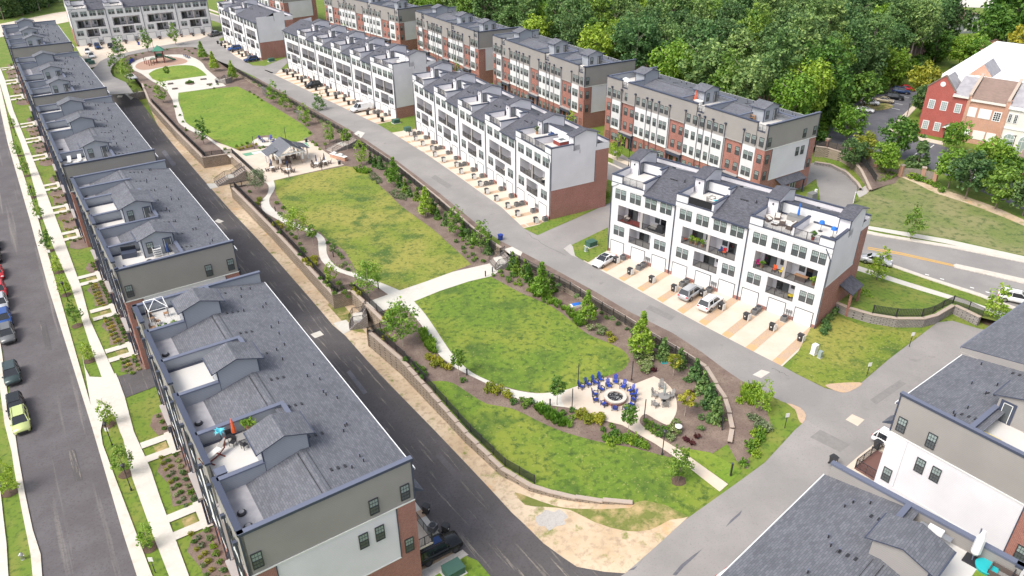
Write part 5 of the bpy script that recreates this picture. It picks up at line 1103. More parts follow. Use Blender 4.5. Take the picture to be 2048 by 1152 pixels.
# ---- individual trees on the right
MED=[(crown_mesh('m',m_,3.0,3.2,75,30,.26,5.2,clr=1.0,shape='lobed',seed=50+i),trunk_mesh(5.5,.16,6,'bark',.3,i+7,.35)) for i,m_ in enumerate(('leaf_bright','leaf_mid','leaf_yellow','leaf_dark'))]
def T(l,u,v,k,s,tg='R',name='tree',grp=None): return tree(name,l,k,u,v,tg,float(s),grp)
for l,u,v,k,s in [('tall bright maple beside the end of the brick row and the parking lot',1690,287,0,1.02),('broad green tree at the corner of the parking lot behind the maple',1655,262,1,1.1),('big yellow-green tree shading the parked cars from behind',1778,175,0,1.3),('yellow-green tree at the left corner of the red brick hall',1843,205,2,1.2),
  ('dark green tree behind the left end of the red hall',1840,235,3,.9),('round green tree in the yard left of the bungalow lawn',1865,130,1,1.3),('light green tree in front of the bungalow lawn',1915,138,0,1.2),('yellow-green tree between bungalow and brick outbuilding',1945,142,0,1.15),
  ('dark tree close to the left wall of the bungalow',1885,100,3,1.8),('large round tree right of the bungalow shutters',1968,112,1,1.7),('large leafy tree behind the brick outbuilding at top right',2005,105,1,2.6),('huge tree in the very top right corner',2042,90,3,2.6),('yellow-green tree overhanging the right edge above the white roof',2040,125,2,1.5),
  ('green tree behind the parking lot in the middle of the wood edge',1740,150,1,1.6),('dark green tree leaning over the lot from the woods',1712,190,3,1.6),('pale green tree beside the lot entrance',1640,225,0,1.3),('grey-green bushy tree near the parked cars',1722,222,1,1.15),
  ('wide green tree hiding the wooden fence beside the lot',1785,318,1,1.05),('bright yellow-green small tree by the wooden fence',1722,328,2,.8),('green young tree in front of the wooden fence',1765,350,0,.8),
  ('leafy light green tree at the left end of the clump by the right edge',1895,378,0,.95),('dark broad tree in the middle of the clump by the right edge',1930,398,3,1.05),('tall light green tree behind the clump by the right edge',1968,375,0,1.15),('dark green tree at the right end of the clump',1990,418,1,.95),('round tree on the right edge above the field',2044,432,3,.9),('green tree beside the low brick wing on the right edge',2005,385,1,.9),('pale green tree before the orange brick front',1902,305,0,.8),('bushy green tree at the foot of the wooden fence on the left',1700,340,3,.75)]:
    T(l,u,v,MED[k],s)
CON=[(crown_mesh('c',m_,.75,1.25,60,16,.12,1.3,clr=.28,shape='cone',seed=80+i),None) for i,m_ in enumerate(('leaf_forest','leaf_mid'))]
tree('cedar','dark ragged cedar behind the wooden fence in the parking lot',(crown_mesh('c','leaf_dark',2.4,3.4,70,22,.3,3.6,clr=.8,shape='cone',seed=9),trunk_mesh(5,.15,3,seed=3)),1832,338,'R',1.)
# street and park trees
YT=[(crown_mesh('y',m_,1.15,2.1,48,14,.14,2.7,clr=.5,shape='lobed',seed=120+i),trunk_mesh(3.6,.06,5,'bark',.22,i+30,.4)) for i,m_ in enumerate(('leaf_bright','leaf_mid','leaf_yellow'))]
PY=[(crown_mesh('p',m_,1.75,2.7,84,24,.17,4.0,clr=.72,shape='cone',seed=160+i),trunk_mesh(5.5,.09,4,'bark_pale',.15,i+40,.3)) for i,m_ in enumerate(('leaf_bright','leaf_mid'))]
BI=[(crown_mesh('b',m_,1.9,2.1,80,20,.13,3.7,clr=.7,shape='lobed',seed=190+i),trunk_mesh(4.8,.07,7,'bark_pale',.4,i+50,.15)) for i,m_ in enumerate(('leaf_bright','leaf_pale'))]
LOL=[(crown_mesh('l',m_,.8,.95,40,18,.11,2.5,clr=.3,seed=220+i),trunk_mesh(2.6,.045,3,'bark_pale',.2,i+60,.6)) for i,m_ in enumerate(('leaf_mid','leaf_yellow'))]
st_t=[(27,255),(37,312),(54,352),(67,395),(80,437),(100,502),(118,545),(132,590),(155,652),(179,722),(218,850),(252,949),(299,1095)]
def ring(u,v,tg,r=.8,l='mulch'):
    c=G(u,v,tg);sheet('mulch_ring',[(c.x+r*math.cos(a)*rr_.uniform(.85,1.1),c.y+r*math.sin(a)*rr_.uniform(.85,1.1)) for a in [i*.5236 for i in range(12)]],'mulch_dark',tg,.05,world=True)
for i,(u,v) in enumerate(st_t):
    T('young street tree, %s from the far end of the verge beside the left sidewalk'%ORD[i],u,v,YT[i%3==2 and 1 or 0],.72+.1*((i*7)%3-1),'L','street_tree','young street trees on the left verge');ring(u,v,'L')
T('young tree in the grass strip left of the parked cars',20,986,YT[0],.9,'L','street_tree');ring(20,986,'L')
for l,u,v,k,s in [('airy birch between the winding path and the middle lawn, upper one',598,478,BI[0],1.0),('airy birch beside the winding path near the cross path',738,592,BI[0],1.0),('airy birch beside the corner of the pavilion plaza',518,385,BI[1],.85),('broad multi-stemmed birch in the mulch bed below the cross path',806,692,BI[0],1.15),
  ('small tree in the bed beside the middle bend of the winding path',627,492,LOL[0],1.1),('small young tree by the winding path above the lower birch',664,566,YT[0],.75),('lollipop-shaped tree beside the path near the slim bollard',918,752,LOL[0],1.15),('small round-crowned tree beside the path left of the fire pit',1114,810,LOL[0],1.15),
  ('small round tree at the corner where the fire pit path leaves the plaza',1256,868,LOL[0],1.15),('slim young tree in a mulch ring beside the exit path',1357,962,YT[1],.95),('bright upright maple by the wall left of the fire pit',1280,712,PY[0],.98),('bright upright maple by the wall above the blue box',1174,645,PY[0],.76),
  ('bright upright maple by the wall just right of the cross-path stairs',1083,592,PY[0],.84),('upright maple in the middle of the evergreen row behind the middle lawn',853,432,PY[0],.85),('bright rounded tree near the upper end of the evergreen row',790,372,PY[0],.9),('yellow-green tree at the upper end of the evergreen row',724,330,YT[0],1.1),('round tree in the evergreen row before the cross-path stairs',962,505,YT[1],1.15),('bright tree in the evergreen row, second before the stairs',912,470,YT[0],1.1),
  ('bright green shrubby tree in the grass verge at the alley bend',1522,822,YT[0],.85),('small yellow-orange tree in the mulch beside the grey table',1346,752,LOL[1],.95),('small yellow tree in the mulch below the grey table',1369,832,LOL[1],1.05),
  ('tree beside the far end of the far lawn path',327,205,YT[0],1.3),('tree beside the far lawn path bend',408,288,YT[1],1.2),('bright tree on the wall side of the far plaza, leftmost of three',407,120,PY[0],.9),('bright tree on the wall side of the far plaza, middle of three',430,142,PY[0],.9),('bright tree on the wall side of the far plaza, rightmost of three',467,160,PY[0],.85),
  ('tree inside the ring road next to the left drive aprons',242,122,YT[1],1.5),('tree inside the ring road in front of the far white row',297,104,YT[1],1.5),('tree inside the ring road left of the pickup',352,90,YT[1],1.5),('dark tree at the tip of the ring island',233,146,YT[1],1.2),('tree over the white car beside the playground',258,163,YT[1],1.4),('sapling in the small play lawn',337,158,LOL[0],1.1),
  ('young tree in the verge between the main road and its lower sidewalk',1752,562,YT[0],1.1),('young tree in a mulch ring near the corner of the raised lawn',1983,640,YT[0],1.1),('young tree beside the far sidewalk at the foot of the field',1820,480,YT[1],1.2),('slim tree above the far lawn plaza wall',640,232,YT[1],1.2),('bright slim tree behind the far lawn, near the arbour',612,250,YT[0],1.1),('leafy tree between the far lawn and the stairs',660,285,YT[0],1.0),('bright tree behind the far lawn, upper one',548,205,YT[0],1.2),('dark upright tree behind the far lawn',572,222,YT[1],1.1),('small tree in front of the short wall by the pavilion stairs',695,300,LOL[0],1.4)]:
    T(l,u,v,k,s,'R' if (v>540 and u>1700) or v<95 or (u,v) in((1820,480),(1522,815)) else 'P')
ring(1357,962,'P');ring(1755,562,'R',1.1);ring(1983,642,'R',1.6)
for i in range(9):
    u,v=[(1234,320),(1296,352),(1335,385),(920,150),(1000,130),(1120,300),(975,255),(1140,270),(690,80)][i];T('small bright tree before the brick rows, %s of nine'%ORD[i],u,v,YT[0],1.1,'R','street_tree','small trees along the street in front of the brick rows')
# evergreens
for i,(u,v) in enumerate([(742,325),(751,333),(762,338),(774,350),(801,375),(811,385),(820,393),(834,400),(867,425),(876,438),(891,450),(927,473),(938,480),(946,488),(977,508)]):
    tree('evergreen','conical evergreen, %s from the top of the row behind the middle lawn'%ORD[i],CON[i%2],u,v,'P',1.0+.1*(i%3),'conical evergreens behind the middle lawn','',None) if 0 else tree('evergreen','conical evergreen, %s from the top of the row behind the middle lawn'%ORD[i],CON[i%2],u,v,'P',.88+.12*(i%3),'conical evergreens behind the middle lawn')
for i,(u,v) in enumerate([(1026,537),(1034,547),(1050,552),(1058,561),(1103,583)]): tree('evergreen','bright conical evergreen right of the cross-path stairs, %s from the stairs'%ORD[i],CON[1],u,v,'P',1.15,'evergreens by the cross-path stairs')
for i,(u,v) in enumerate([(1326,716),(1359,734),(1404,784),(1389,759),(1418,811),(1431,841)]): tree('evergreen','broad dark evergreen in the mulch round the grey table, %s of six down the wall'%ORD[i],CON[0],u,v,'P',(1.25,1.15,1.25,1.25,1.3,1.35)[i],'broad evergreens inside the curved wall')
# shrubs
SH={k:crown_mesh('s',m_,.5,.38,22,16,.085,.42,clr=.2,shape='low',seed=300+j) for j,(k,m_) in enumerate((('g','leaf_mid'),('b','leaf_bright'),('y','leaf_yellow'),('d','leaf_forest'),('f','leaf_flower'),('p','leaf_pale'),('r','leaf_red')))}
GR=crown_mesh('g','leaf_bright',.6,.25,16,22,.15,.3,clr=.3,shape='low',seed=333)
NMs={'g':'round green shrub','b':'bright green shrub','y':'yellow-green shrub','d':'dark green shrub','f':'white-flowering hydrangea shrub','p':'pale silvery shrub','r':'dark red shrub'}
STUFF={}
def shrub(k,u,v,where,tg='P',s=1.,world=None):
    p=Vector((world[0],world[1],height(world[0],world[1],tg))) if world else G(u,v,tg)
    if any(q in where for q in ('third left','fourth left','farthest left','above the far lawn','outer planting')): STUFF.setdefault(where,[]).append((SH[k],p,s*rr_.uniform(.6,.8)));return
    o=thing('shrub',NMs[k]+' '+where,'shrub',p,rr_.uniform(0,6.28),NMs[k]+'s '+where,.66*s*rr_.uniform(.8,1.15));obj('foliage',SH[k],o);return o
for k,s,where,L_ in [
 ('g',1.1,'between the cross-path stairs and the near lawn',[(987,552),(1000,546),(1004,553),(1016,558),(1028,555),(1018,564),(1037,563),(1014,540),(1024,552)]),
 ('b',1.1,'between the cross-path stairs and the near lawn',[(1030,569),(1040,571),(1056,582)]),
 ('g',1.,'in the bed left of the cross-path stairs',[(926,498),(929,506),(936,515),(945,511),(952,518),(947,523),(943,497),(933,490),(913,485),(925,482),(966,524)]),
 ('g',1.3,'beside the near wall and the birch bed',[(757,665),(765,670),(772,662),(786,682),(812,722),(834,737),(841,745),(847,740),(850,752),(845,757),(828,732),(926,764)]),
 ('y',1.5,'in the bed along the near path',[(772,640),(781,630),(871,722),(880,728),(888,735),(868,732),(898,738),(982,775),(975,783),(990,786),(1000,780),(1012,790),(1018,795),(772,680),(858,718)]),
 ('g',1.2,'in the bed beside the path left of the fire pit',[(1027,808),(1044,802),(1056,808),(1050,815),(1127,828),(1144,824),(1147,838),(1063,806),(1207,862)]),
 ('y',1.7,'in the bed just left of the fire pit plaza',[(1166,828),(1172,838),(1180,842),(1188,836),(1196,845),(1200,840),(1160,835),(1176,846)]),
 ('g',1.3,'in the bed below the fire pit plaza',[(1224,855),(1232,866),(1228,873),(1210,876),(1222,882),(1290,845),(1301,850),(1313,856),(1326,862),(1338,862),(1297,858),(1305,866),(1316,872)]),
 ('b',1.5,'in the grassy clump below the fire pit plaza',[(1212,880),(1222,888),(1236,886),(1250,884),(1262,886),(1272,890),(1284,892),(1244,878),(1258,876),(1270,880),(1290,896),(1230,880)]),
 ('f',1.8,'near the upright maple beside the fire pit',[(1278,722),(1288,716),(1296,724),(1284,732),(1294,738),(1290,745),(1300,714),(1276,712)]),
 ('f',1.5,'at the edge of the near lawn',[(1180,660),(1195,656),(1206,662),(1200,669)]),
 ('y',1.3,'at the edge of the near lawn',[(1218,672),(1228,680),(1222,684)]),
 ('f',1.5,'beside the white-topped litter bin',[(1332,872),(1340,880),(1350,868),(1345,858),(1352,850)]),
 ('r',1.2,'in the mulch round the grey table',[(1300,735),(1307,742),(1383,786),(1373,882),(1384,888),(1393,875)]),
 ('d',1.,'in the mulch below the curved wall',[(1228,632),(1212,638),(1202,628),(1236,650),(1253,660),(1268,676),(1166,633),(1371,763),(1392,812),(1402,838),(1401,860)]),
 ('b',1.6,'in the bed outside the curved fence',[(1486,790),(1492,800),(1480,806),(1500,795),(1508,870),(1518,880),(1510,890),(1520,868),(1502,905),(1512,912),(1498,892),(1487,930)]),
 ('p',1.4,'in the bed outside the curved fence',[(1502,838),(1512,840),(1520,846),(1514,855),(1528,855),(1536,862)]),
 ('f',1.3,'beside the winding path bends',[(560,430),(569,436),(664,502),(674,506),(690,530),(682,535)]),
 ('g',1.3,'beside the winding path bends',[(553,408),(566,418),(655,488),(667,496),(680,512),(684,518),(622,455),(696,541),(604,500),(608,507),(600,512)]),
 ('y',1.6,'in the bed between the winding path and the left wall',[(550,452),(556,448),(562,456),(622,525),(630,520),(618,532),(628,532),(612,525),(520,402),(515,410),(722,590),(712,582)]),
 ('g',1.2,'in the bed between the winding path and the left wall',[(575,462),(583,470),(592,478),(600,490),(640,560),(650,568),(660,575),(672,582),(684,578),(690,588),(652,545),(676,570),(540,440),(500,385),(560,468),(704,572),(668,590),(697,596)]),
 ('b',1.3,'near the far lawn and pavilion stairs',[(640,300),(650,290),(632,292),(625,286),(655,275),(600,240),(608,246),(615,252),(590,225),(580,215),(560,210),(545,198),(536,190),(620,268)]),
 ('g',1.1,'along the edge of the far plaza and its beds',[(420,172),(428,178),(436,170),(500,185),(508,190),(516,196),(524,202),(300,176),(292,172),(308,184),(240,140),(246,132),(262,118),(272,112),(285,108),(310,104),(322,101),(334,100),(370,100),(378,103),(385,108),(390,98),(262,175),(254,170),(360,232),(366,245),(372,262),(350,215)]),
 ('y',1.2,'along the pavilion plaza edge',[(478,300),(486,298),(494,296),(502,294),(512,290)]),
 ('g',1.1,'along the pavilion plaza edge',[(474,294),(484,291),(494,288),(520,298),(528,296),(450,300),(458,308)]),
 ('b',1.8,'against the brick end of the five-section row',[(1188,408),(1196,404),(1204,400),(1210,396),(1216,392)]),
 ('d',2.0,'between the nearest white row and the grey wall',[(1655,640),(1650,650),(1662,632),(1652,660),(1645,668),(1668,625),(1680,600),(1690,595),(1700,608),(1712,616)]),
 ('b',2.0,'at the brick corner of the nearest white row',[(1722,600),(1730,590),(1735,602),(1715,590)]),
 ('g',1.1,'in the terrace bed by the curved stone wall',[(1745,340),(1755,345),(1765,350),(1775,355),(1750,352),(1762,360),(1740,358),(1782,348)]),
 ('y',3.0,'beside the bungalow wall',[(1908,75)]),
 ('b',2.2,'along the wooden fence by the dirt path',[(1812,352),(1822,357),(1834,361),(1846,364),(1858,368),(1870,374),(1882,384)])]:
    for u,v in L_: shrub(k,u,v,where,'R' if (u>1640 or (u>1480 and v>760) or (u>1180 and v<420)) else 'P',s)
# ornamental grass clumps
def grasses(label,pts,n,s=1.,tg='P',k='leaf_bright'):
    W=[tuple(G(u,v,tg)[:2]) for u,v in pts];xs=[p[0] for p in W];ys=[p[1] for p in W];q=[];rg=np.random.default_rng(n)
    base=[];c=0
    while c<n:
        x=rg.uniform(min(xs),max(xs));y=rg.uniform(min(ys),max(ys))
        if inpoly(x,y,W): base.append((x,y,height(x,y,tg)));c+=1
    Q=[]
    for x,y,z in base:
        for _ in range(14):
            a=rg.uniform(0,6.28);l=rg.uniform(.3,.7)*s;o_=rg.uniform(.05,.35)*s;w_=.05*s;dx,dy=math.cos(a),math.sin(a);bx,by=x+dx*.08,y+dy*.08
            Q.append([(bx-dy*w_,by+dx*w_,z),(bx+dy*w_,by-dx*w_,z),(bx+dx*o_+dy*w_,by+dy*o_-dx*w_,z+l),(bx+dx*o_-dy*w_,by+dy*o_+dx*w_,z+l)])
    mb=MB();
    for f in Q: mb.poly(f,k)
    tag(obj('ornamental_grass',mb,kind='stuff'),label,'grass clump')
grasses('tall green ornamental grass beside the path below the cross path',[(838,668),(850,662),(870,690),(874,708),(862,706),(846,690)],60,1.3)
grasses('soft green grass drift in the bed left of the fire pit',[(1064,815),(1085,812),(1120,835),(1143,852),(1130,860),(1090,838)],70,1.2)
grasses('feathery grass drift along the upper edge of the near lawn',[(1060,572),(1080,584),(1110,600),(1150,625),(1170,650),(1160,658),(1130,625),(1090,606),(1058,588)],110,1.1)
grasses('bright grass clumps between the evergreens and the middle lawn',[(705,335),(720,332),(745,342),(738,350),(715,347)],40,1.)
grasses('grey-green ground plants beside the middle lawn, upper patch',[(735,345),(750,345),(765,365),(755,370),(740,358)],50,.7,k='leaf_pale')
grasses('grey-green ground plants beside the middle lawn, lower patch',[(778,385),(795,380),(815,395),(812,402),(790,398)],60,.7,k='leaf_pale')
grasses('green and gold grasses in the verge outside the curved fence',[(1480,775),(1510,770),(1530,800),(1500,812),(1485,800)],60,1.1,'R')
grasses('low trailing ground cover on the bank behind the field',[(1738,330),(1775,338),(1800,350),(1770,366),(1738,370),(1728,350)],240,.9,'R','leaf_mid')
# hedge shrubs along the alley fences
for seg,(i0,i1,d_) in enumerate(((1,12,-1.6),(13,17,-1.5),(18,21,-1.5))):
    P=offs(wrw[i0:i1+1],d_);acc=0
    for i in range(len(P)-1):
        l=(P[i+1]-P[i]).length;n=max(1,int(l/(3.6 if seg==1 else 4.6 if seg==2 else 3.2)))
        for j in range(n):
            p=P[i].lerp(P[i+1],(j+.5)/n);shrub('d',0,0,('along the alley fence above the fire pit garden','along the alley fence above the middle lawn','along the alley fence above the far lawn')[seg],'R',1.25,p)
# front gardens of the left rows
for key in ('NL','L2','L3','L4','L5'):
    x,y,z0,az,Ln,s=ROWS[key];LU=Ln/s;U=LU/3;far=key in('L4','L5','L3')
    W=lambda a,b:localw(key,a,b)
    for i in range(3):
        X=i*U;k=U/13.65
        for a,b in ((4.9,6.1),(7.7,8.9)): sheet('front_walk',[W(X+a*k,-.2),W(X+a*k,-3.5),W(X+b*k,-3.5),W(X+b*k,-.2)],'concrete','L',.13,world=True)
        sheet('entrance_slab',[W(X+4.7*k,.1),W(X+4.7*k,-1.0),W(X+9.1*k,-1.0),W(X+9.1*k,.1)],'concrete','L',.17,world=True)
        sheet('planting_bed',[W(X+6.2*k,-1.1),W(X+6.2*k,-2.4),W(X+7.6*k,-2.4),W(X+7.6*k,-1.1)],'dry_grass','L',.04,world=True)
        sheet('planting_bed',[W(X+9.2*k,0),W(X+9.2*k,-2.0),W(X+11*k,-2.9),W(X+14*k,-2.3),W(X+17.6*k,-2.7),W(X+18.3*k,0)] if i<2 else [W(X+9.2*k,0),W(X+9.2*k,-2.1),W(X+12*k,-2.7),W(X+13.6*k,-1.6),W(X+13.6*k,0)],'mulch','L',.045,world=True)
        if i==0: sheet('planting_bed',[W(.2,0),W(.2,-1.3),W(2,-2),W(4.6*k,-1.6),W(4.6*k,0)],'mulch','L',.045,world=True)
        n=(3 if far else 8)
        pn={'NL':'nearest left row','L2':'second left row','L3':'third left row','L4':'fourth left row','L5':'farthest left row'}[key]
        for j in range(n):
            xx=X+(9.5+8.4*j/(n-1))*k
            if xx<LU-.3: shrub('dgbf'[rr_.choice([0,1,0,2,3])],0,0,'against the front of the '+pn,'L',.95,W(xx,-.75))
            if xx<LU-.3: shrub('gyp'[rr_.randrange(3)],0,0,'in the outer planting of the '+pn,'L',.8,W(xx+.4,-1.6));shrub('gyf'[rr_.randrange(3)],0,0,'in the outer planting of the '+pn,'L',.7,W(xx-.5,-2.1))
        for j in range(3): shrub('g',0,0,'against the front of the '+pn,'L',.9,W(X+(1+1.4*j)*k,-.8)) if i==0 else None

for where,items in STUFF.items():
    A_=[]
    for me,p,sc in items:
        c=np.empty(len(me.vertices)*3,dtype=np.float32);me.vertices.foreach_get('co',c);A_.append(c.reshape(-1,3)*sc+np.array(p,dtype=np.float32))
    q=np.concatenate(A_);N=len(q)//4;me=bpy.data.meshes.new('low_planting');me.vertices.add(len(q));me.vertices.foreach_set('co',q.ravel());me.loops.add(len(q));me.loops.foreach_set('vertex_index',np.arange(len(q),dtype=np.int32));me.polygons.add(N);me.polygons.foreach_set('loop_start',np.arange(0,4*N,4,dtype=np.int32));me.polygons.foreach_set('loop_total',np.full(N,4,dtype=np.int32))
    mats_=[m_ for m_ in dict.fromkeys(it[0].materials[0] for it in items)]
    for m_ in mats_: me.materials.append(m_)
    mi=np.concatenate([np.full(len(it[0].polygons),mats_.index(it[0].materials[0]),dtype=np.int32) for it in items]);me.polygons.foreach_set('material_index',mi);me.update()
    tag(obj('low_planting',me,kind='stuff'),'low mixed shrubs '+where,'planting')
# =============== VEHICLES
def paint(name,c,metal=.3): 
    return mat('paint_'+name,c,.25,metal) and 'paint_'+name
for n_,c_ in dict(white=(.8,.8,.8),silver=(.5,.51,.53),black=(.015,.017,.02),navy=(.03,.06,.16),red=(.5,.02,.03),lime=(.55,.62,.25),blue=(.03,.09,.3),grey=(.16,.165,.17),beige=(.42,.36,.26),dkgreen=(.05,.075,.075)).items(): paint(n_,c_,.0 if n_ in('white','red') else .25)
mat('headlight',(.8,.8,.8),.15);mat('taillight',(.45,.01,.01),.3)
CARM={}
def loft(mb,secs,m,cap=True):
    """secs: list of (x,[(y,z)..]) closed rings"""
    n=len(secs[0][1]);b=len(mb.v);k=mb.mi(m)
    for x,rg in secs: mb.v+=[(x,y,z) for y,z in rg]
    for a in range(len(secs)-1):
        for j in range(n): mb.f.append((b+a*n+j,b+(a+1)*n+j,b+(a+1)*n+(j+1)%n,b+a*n+(j+1)%n));mb.m.append(k)
    mb.f.append(tuple(b+j for j in range(n)));mb.m.append(k);mb.f.append(tuple(b+(len(secs)-1)*n+j for j in range(n))[::-1]);mb.m.append(k)
def car_meshes(kind,col):
    key=(kind,col)
    if key in CARM: return CARM[key]
    P={'sedan':dict(L=4.7,W=1.82,H=1.42,belt=.9,wr=.33,ws=[(-2.35,.62,.78),(-2.2,.86,.9),(-1.55,.97,.97),(-1.2,.96,.98),(.75,.93,1.),(1.1,.9,1.),(1.9,.76,.97),(2.25,.66,.88),(2.35,.5,.72)],cab=(-1.55,-.75,.35,1.15)),
       'suv':dict(L=4.65,W=1.88,H=1.68,belt=1.0,wr=.37,ws=[(-2.32,.7,.84),(-2.25,1.0,.92),(-1.5,1.05,.98),(0,1.03,1.),(.95,1.02,1.),(1.2,1.0,1.),(1.95,.9,.97),(2.25,.8,.9),(2.32,.6,.78)],cab=(-2.2,-1.85,.4,1.2)),
       'offroad':dict(L=4.85,W=1.93,H=1.85,belt=1.12,wr=.42,ws=[(-2.42,.85,.9),(-2.38,1.12,.95),(-1.5,1.14,1.),(.9,1.13,1.),(1.1,1.12,1.),(2.1,1.08,.98),(2.35,.98,.92),(2.42,.7,.86)],cab=(-2.3,-2.1,.45,1.05)),
       'pickup':dict(L=5.7,W=1.98,H=1.85,belt=1.1,wr=.42,ws=[(-2.85,1.0,.95),(-2.8,1.08,.97),(-.9,1.08,1.),(1.3,1.08,1.),(2.5,1.0,.97),(2.8,.9,.92),(2.85,.6,.88)],cab=(-1.0,-.75,.9,1.5)),
       'van':dict(L=5.6,W=2.0,H=2.08,belt=1.15,wr=.38,ws=[(-2.8,1.1,.95),(-2.75,1.15,.97),(1.4,1.12,1.),(1.8,1.05,1.),(2.5,.9,.95),(2.75,.8,.88),(2.8,.5,.8)],cab=(-2.72,-2.6,1.0,1.75))}[kind]
    W=P['W']/2;wr=P['wr'];zb=.22 if kind in('sedan',) else .32;body=MB()
    secs=[(x,[(-W*w_*.9,zb),(W*w_*.9,zb),(W*w_,zb+.2),(W*w_,zt*.84),(W*w_*.9,zt),(0,zt+.03),(-W*w_*.9,zt),(-W*w_,zt*.84),(-W*w_,zb+.2)]) for x,zt,w_ in P['ws']]
    loft(body,secs,'paint_'+col)
    a,b,c,d=P['cab'];H=P['H'];bt=P['belt']-.02
    def ring(x,z,w): return (x,z,w)
    gl=MB();wt=W*.74;wb=W*.9
    V=[(a,-wb,bt),(a,wb,bt),(d,wb,bt),(d,-wb,bt),(b,-wt,H-.04),(b,wt,H-.04),(c,wt,H-.04),(c,-wt,H-.04)]
    for q in ((0,3,7,4),(1,5,6,2),(0,4,5,1),(2,6,7,3)): gl.poly([V[i] for i in q],'glass_dark')
    if kind=='van':  # solid rear sides
        for s in (-1,1): body.poly([(a,s*wb*1.005,bt),(d-1.3,s*wb*1.005,bt),(d-1.35,s*wt*1.01,H-.04),(b,s*wt*1.01,H-.04)],'paint_'+col)
    rf=MB();o=.0;rf.poly([(b-.03,-wt,H-.03),(c+.03,-wt,H-.03),(c,-wt*.8,H+.03),(b,-wt*.8,H+.03)],'paint_'+col).poly([(b,-wt*.8,H+.03),(c,-wt*.8,H+.03),(c,wt*.8,H+.03),(b,wt*.8,H+.03)],'paint_'+col).poly([(b,wt*.8,H+.03),(c,wt*.8,H+.03),(c+.03,wt,H-.03),(b-.03,wt,H-.03)],'paint_'+col)
    for s in (-1,1):
        for (x0,x1) in ((a,b),(d,c)): rf.tube([(x0,s*wb,bt),(x1,s*wt,H-.03)],.045,'paint_'+col,4)
        xm=(b+c)/2;rf.tube([(xm,s*wb*1.0,bt),(xm,s*wt*1.0,H-.03)],.04,'paint_'+col,4)
        if kind in('suv','offroad','van'): rf.tube([(xm-1.05,s*wb,bt),(xm-1.05,s*wt,H-.03)],.06,'paint_'+col,4)
    if kind in('suv','offroad'): 
        for s in (-1,1): rf.tube([(b,s*wt*.85,H+.07),(c,s*wt*.85,H+.07)],.025,'dark_metal',4)
    if kind=='offroad': rf.box(-.5,.35,-.4,.4,H+.03,H+.045,'navy_cloth')
    if kind=='pickup': body.box(-2.7,-1.05,-.75,.75,1.09,1.1,'dark_metal')
    if kind=='sedan' and col=='white': rf.box(b+.1,c-.05,-wt*.75,wt*.75,H+.031,H+.04,'glass_dark')
    bp=MB().box(P['L']/2-.1,P['L']/2+.02,-W*.6,W*.6,zb+.02,zb+.24,'dark_metal')
    wh=MB();wh.tube([(0,-.11,0),(0,.11,0)],wr,'tyre',14);rm=MB().tube([(0,-.12,0),(0,.12,0)],wr*.6,'rim' if kind!='offroad' else 'dark_metal',10)
    hl=MB().box(P['L']/2-.32,P['L']/2-.08,-.17,.17,-.07,.07,'headlight');tl=MB().box(-P['L']/2+.0,-P['L']/2+.12,-.15,.15,-.1,.1,'taillight')
    mr=MB().box(d-.25,d-.08,W*.97,W*1.12,bt,bt+.15,'paint_'+col).box(d-.25,d-.08,-W*1.12,-W*.97,bt,bt+.15,'paint_'+col)
    CARM[key]=(P,body.mesh('body',True),gl.mesh('windows'),rf.mesh('roof'),bp.mesh('bumper'),wh.mesh('wheel'),rm.mesh('rim'),hl.mesh('headlight'),tl.mesh('taillight'),mr.mesh('mirrors'))
    return CARM[key]
def car(kind,col,label,u,v,az,tg='R',z=.06,group=None,world=None,name=None):
    P,bd,gl,rf,bp,wh,rm,hl,tl,mr=car_meshes(kind,col);p=Vector((*world,height(*world,tg))) if world else G(u,v,tg)
    nm={'sedan':'parked_car','suv':'parked_car','offroad':'parked_suv','pickup':'pickup_truck','van':'parked_van'}[kind]
    o=thing(nm,label,{'pickup':'pickup','van':'van'}.get(kind,'car'),(p.x,p.y,p.z+z),R(90-az),group)
    obj('body',bd,o);obj('windows',gl,o);obj('roof',rf,o);obj('bumper',bp,o);obj('mirrors',mr,o)
    W=P['W']/2;L_=P['L']
    for x in (-L_*.3,L_*.31):
        for s in (-1,1): w_=obj('wheel',wh,o,(x,s*(W-.1),P['wr']));obj('rim',rm,w_)
    for s in (-1,1): obj('headlight',hl,o,(0,s*W*.68,P['belt']*.72));obj('taillight',tl,o,(0,s*W*.72,P['belt']*.85))
    return o
SZ=146
for k,c,l,u,v,a in [('suv','lime','lime-green compact car parked at the bottom end of the left kerb',45,850,SZ),('suv','black','small black car parked directly behind the lime-green one',36,822,SZ),('suv','dkgreen','dark green SUV parked alone on the left kerb above the small black car',27,756,SZ),('suv','grey','grey SUV at the lower end of the tight line of parked cars',18,676,SZ),
    ('suv','blue','pale-hooded blue SUV second in the tight line of parked cars',12,645,SZ),('suv','silver','silver SUV third in the tight line of parked cars',5,614,SZ),('suv','red','red car parked above the silver SUV, cut by the left edge',2,588,SZ),('sedan','red','second red car on the left kerb, barely inside the left edge',-3,552,SZ),('suv','black','black car highest on the left kerb',-8,520,SZ),('sedan','navy','dark car at the very left edge above the red cars',-10,495,SZ)]:
    car(k,c,l,u,v,a,'L')
rzA=133.6+90
car('offroad','black','black off-road SUV parked nose-out beside the end wall of the big near row',0,0,56+1,'L',z=.12,world=tuple(G(876,1108,'L')[:2]))
car('sedan','white','white sedan with black glass roof on the leftmost driveway of the nearest white row',1208,527,rzA)
car('suv','silver','silver crossover backed toward the garage doors of the nearest white row',1381,592,rzA-180)
car('suv','white','white SUV parked next to the silver crossover in front of the nearest white row',1420,613,rzA-180)
car('van','white','white cargo van on a driveway of the six-section white row',723,222,142.9+90);car('suv','black','black SUV on a driveway of the six-section white row',627,175,142.9+90)
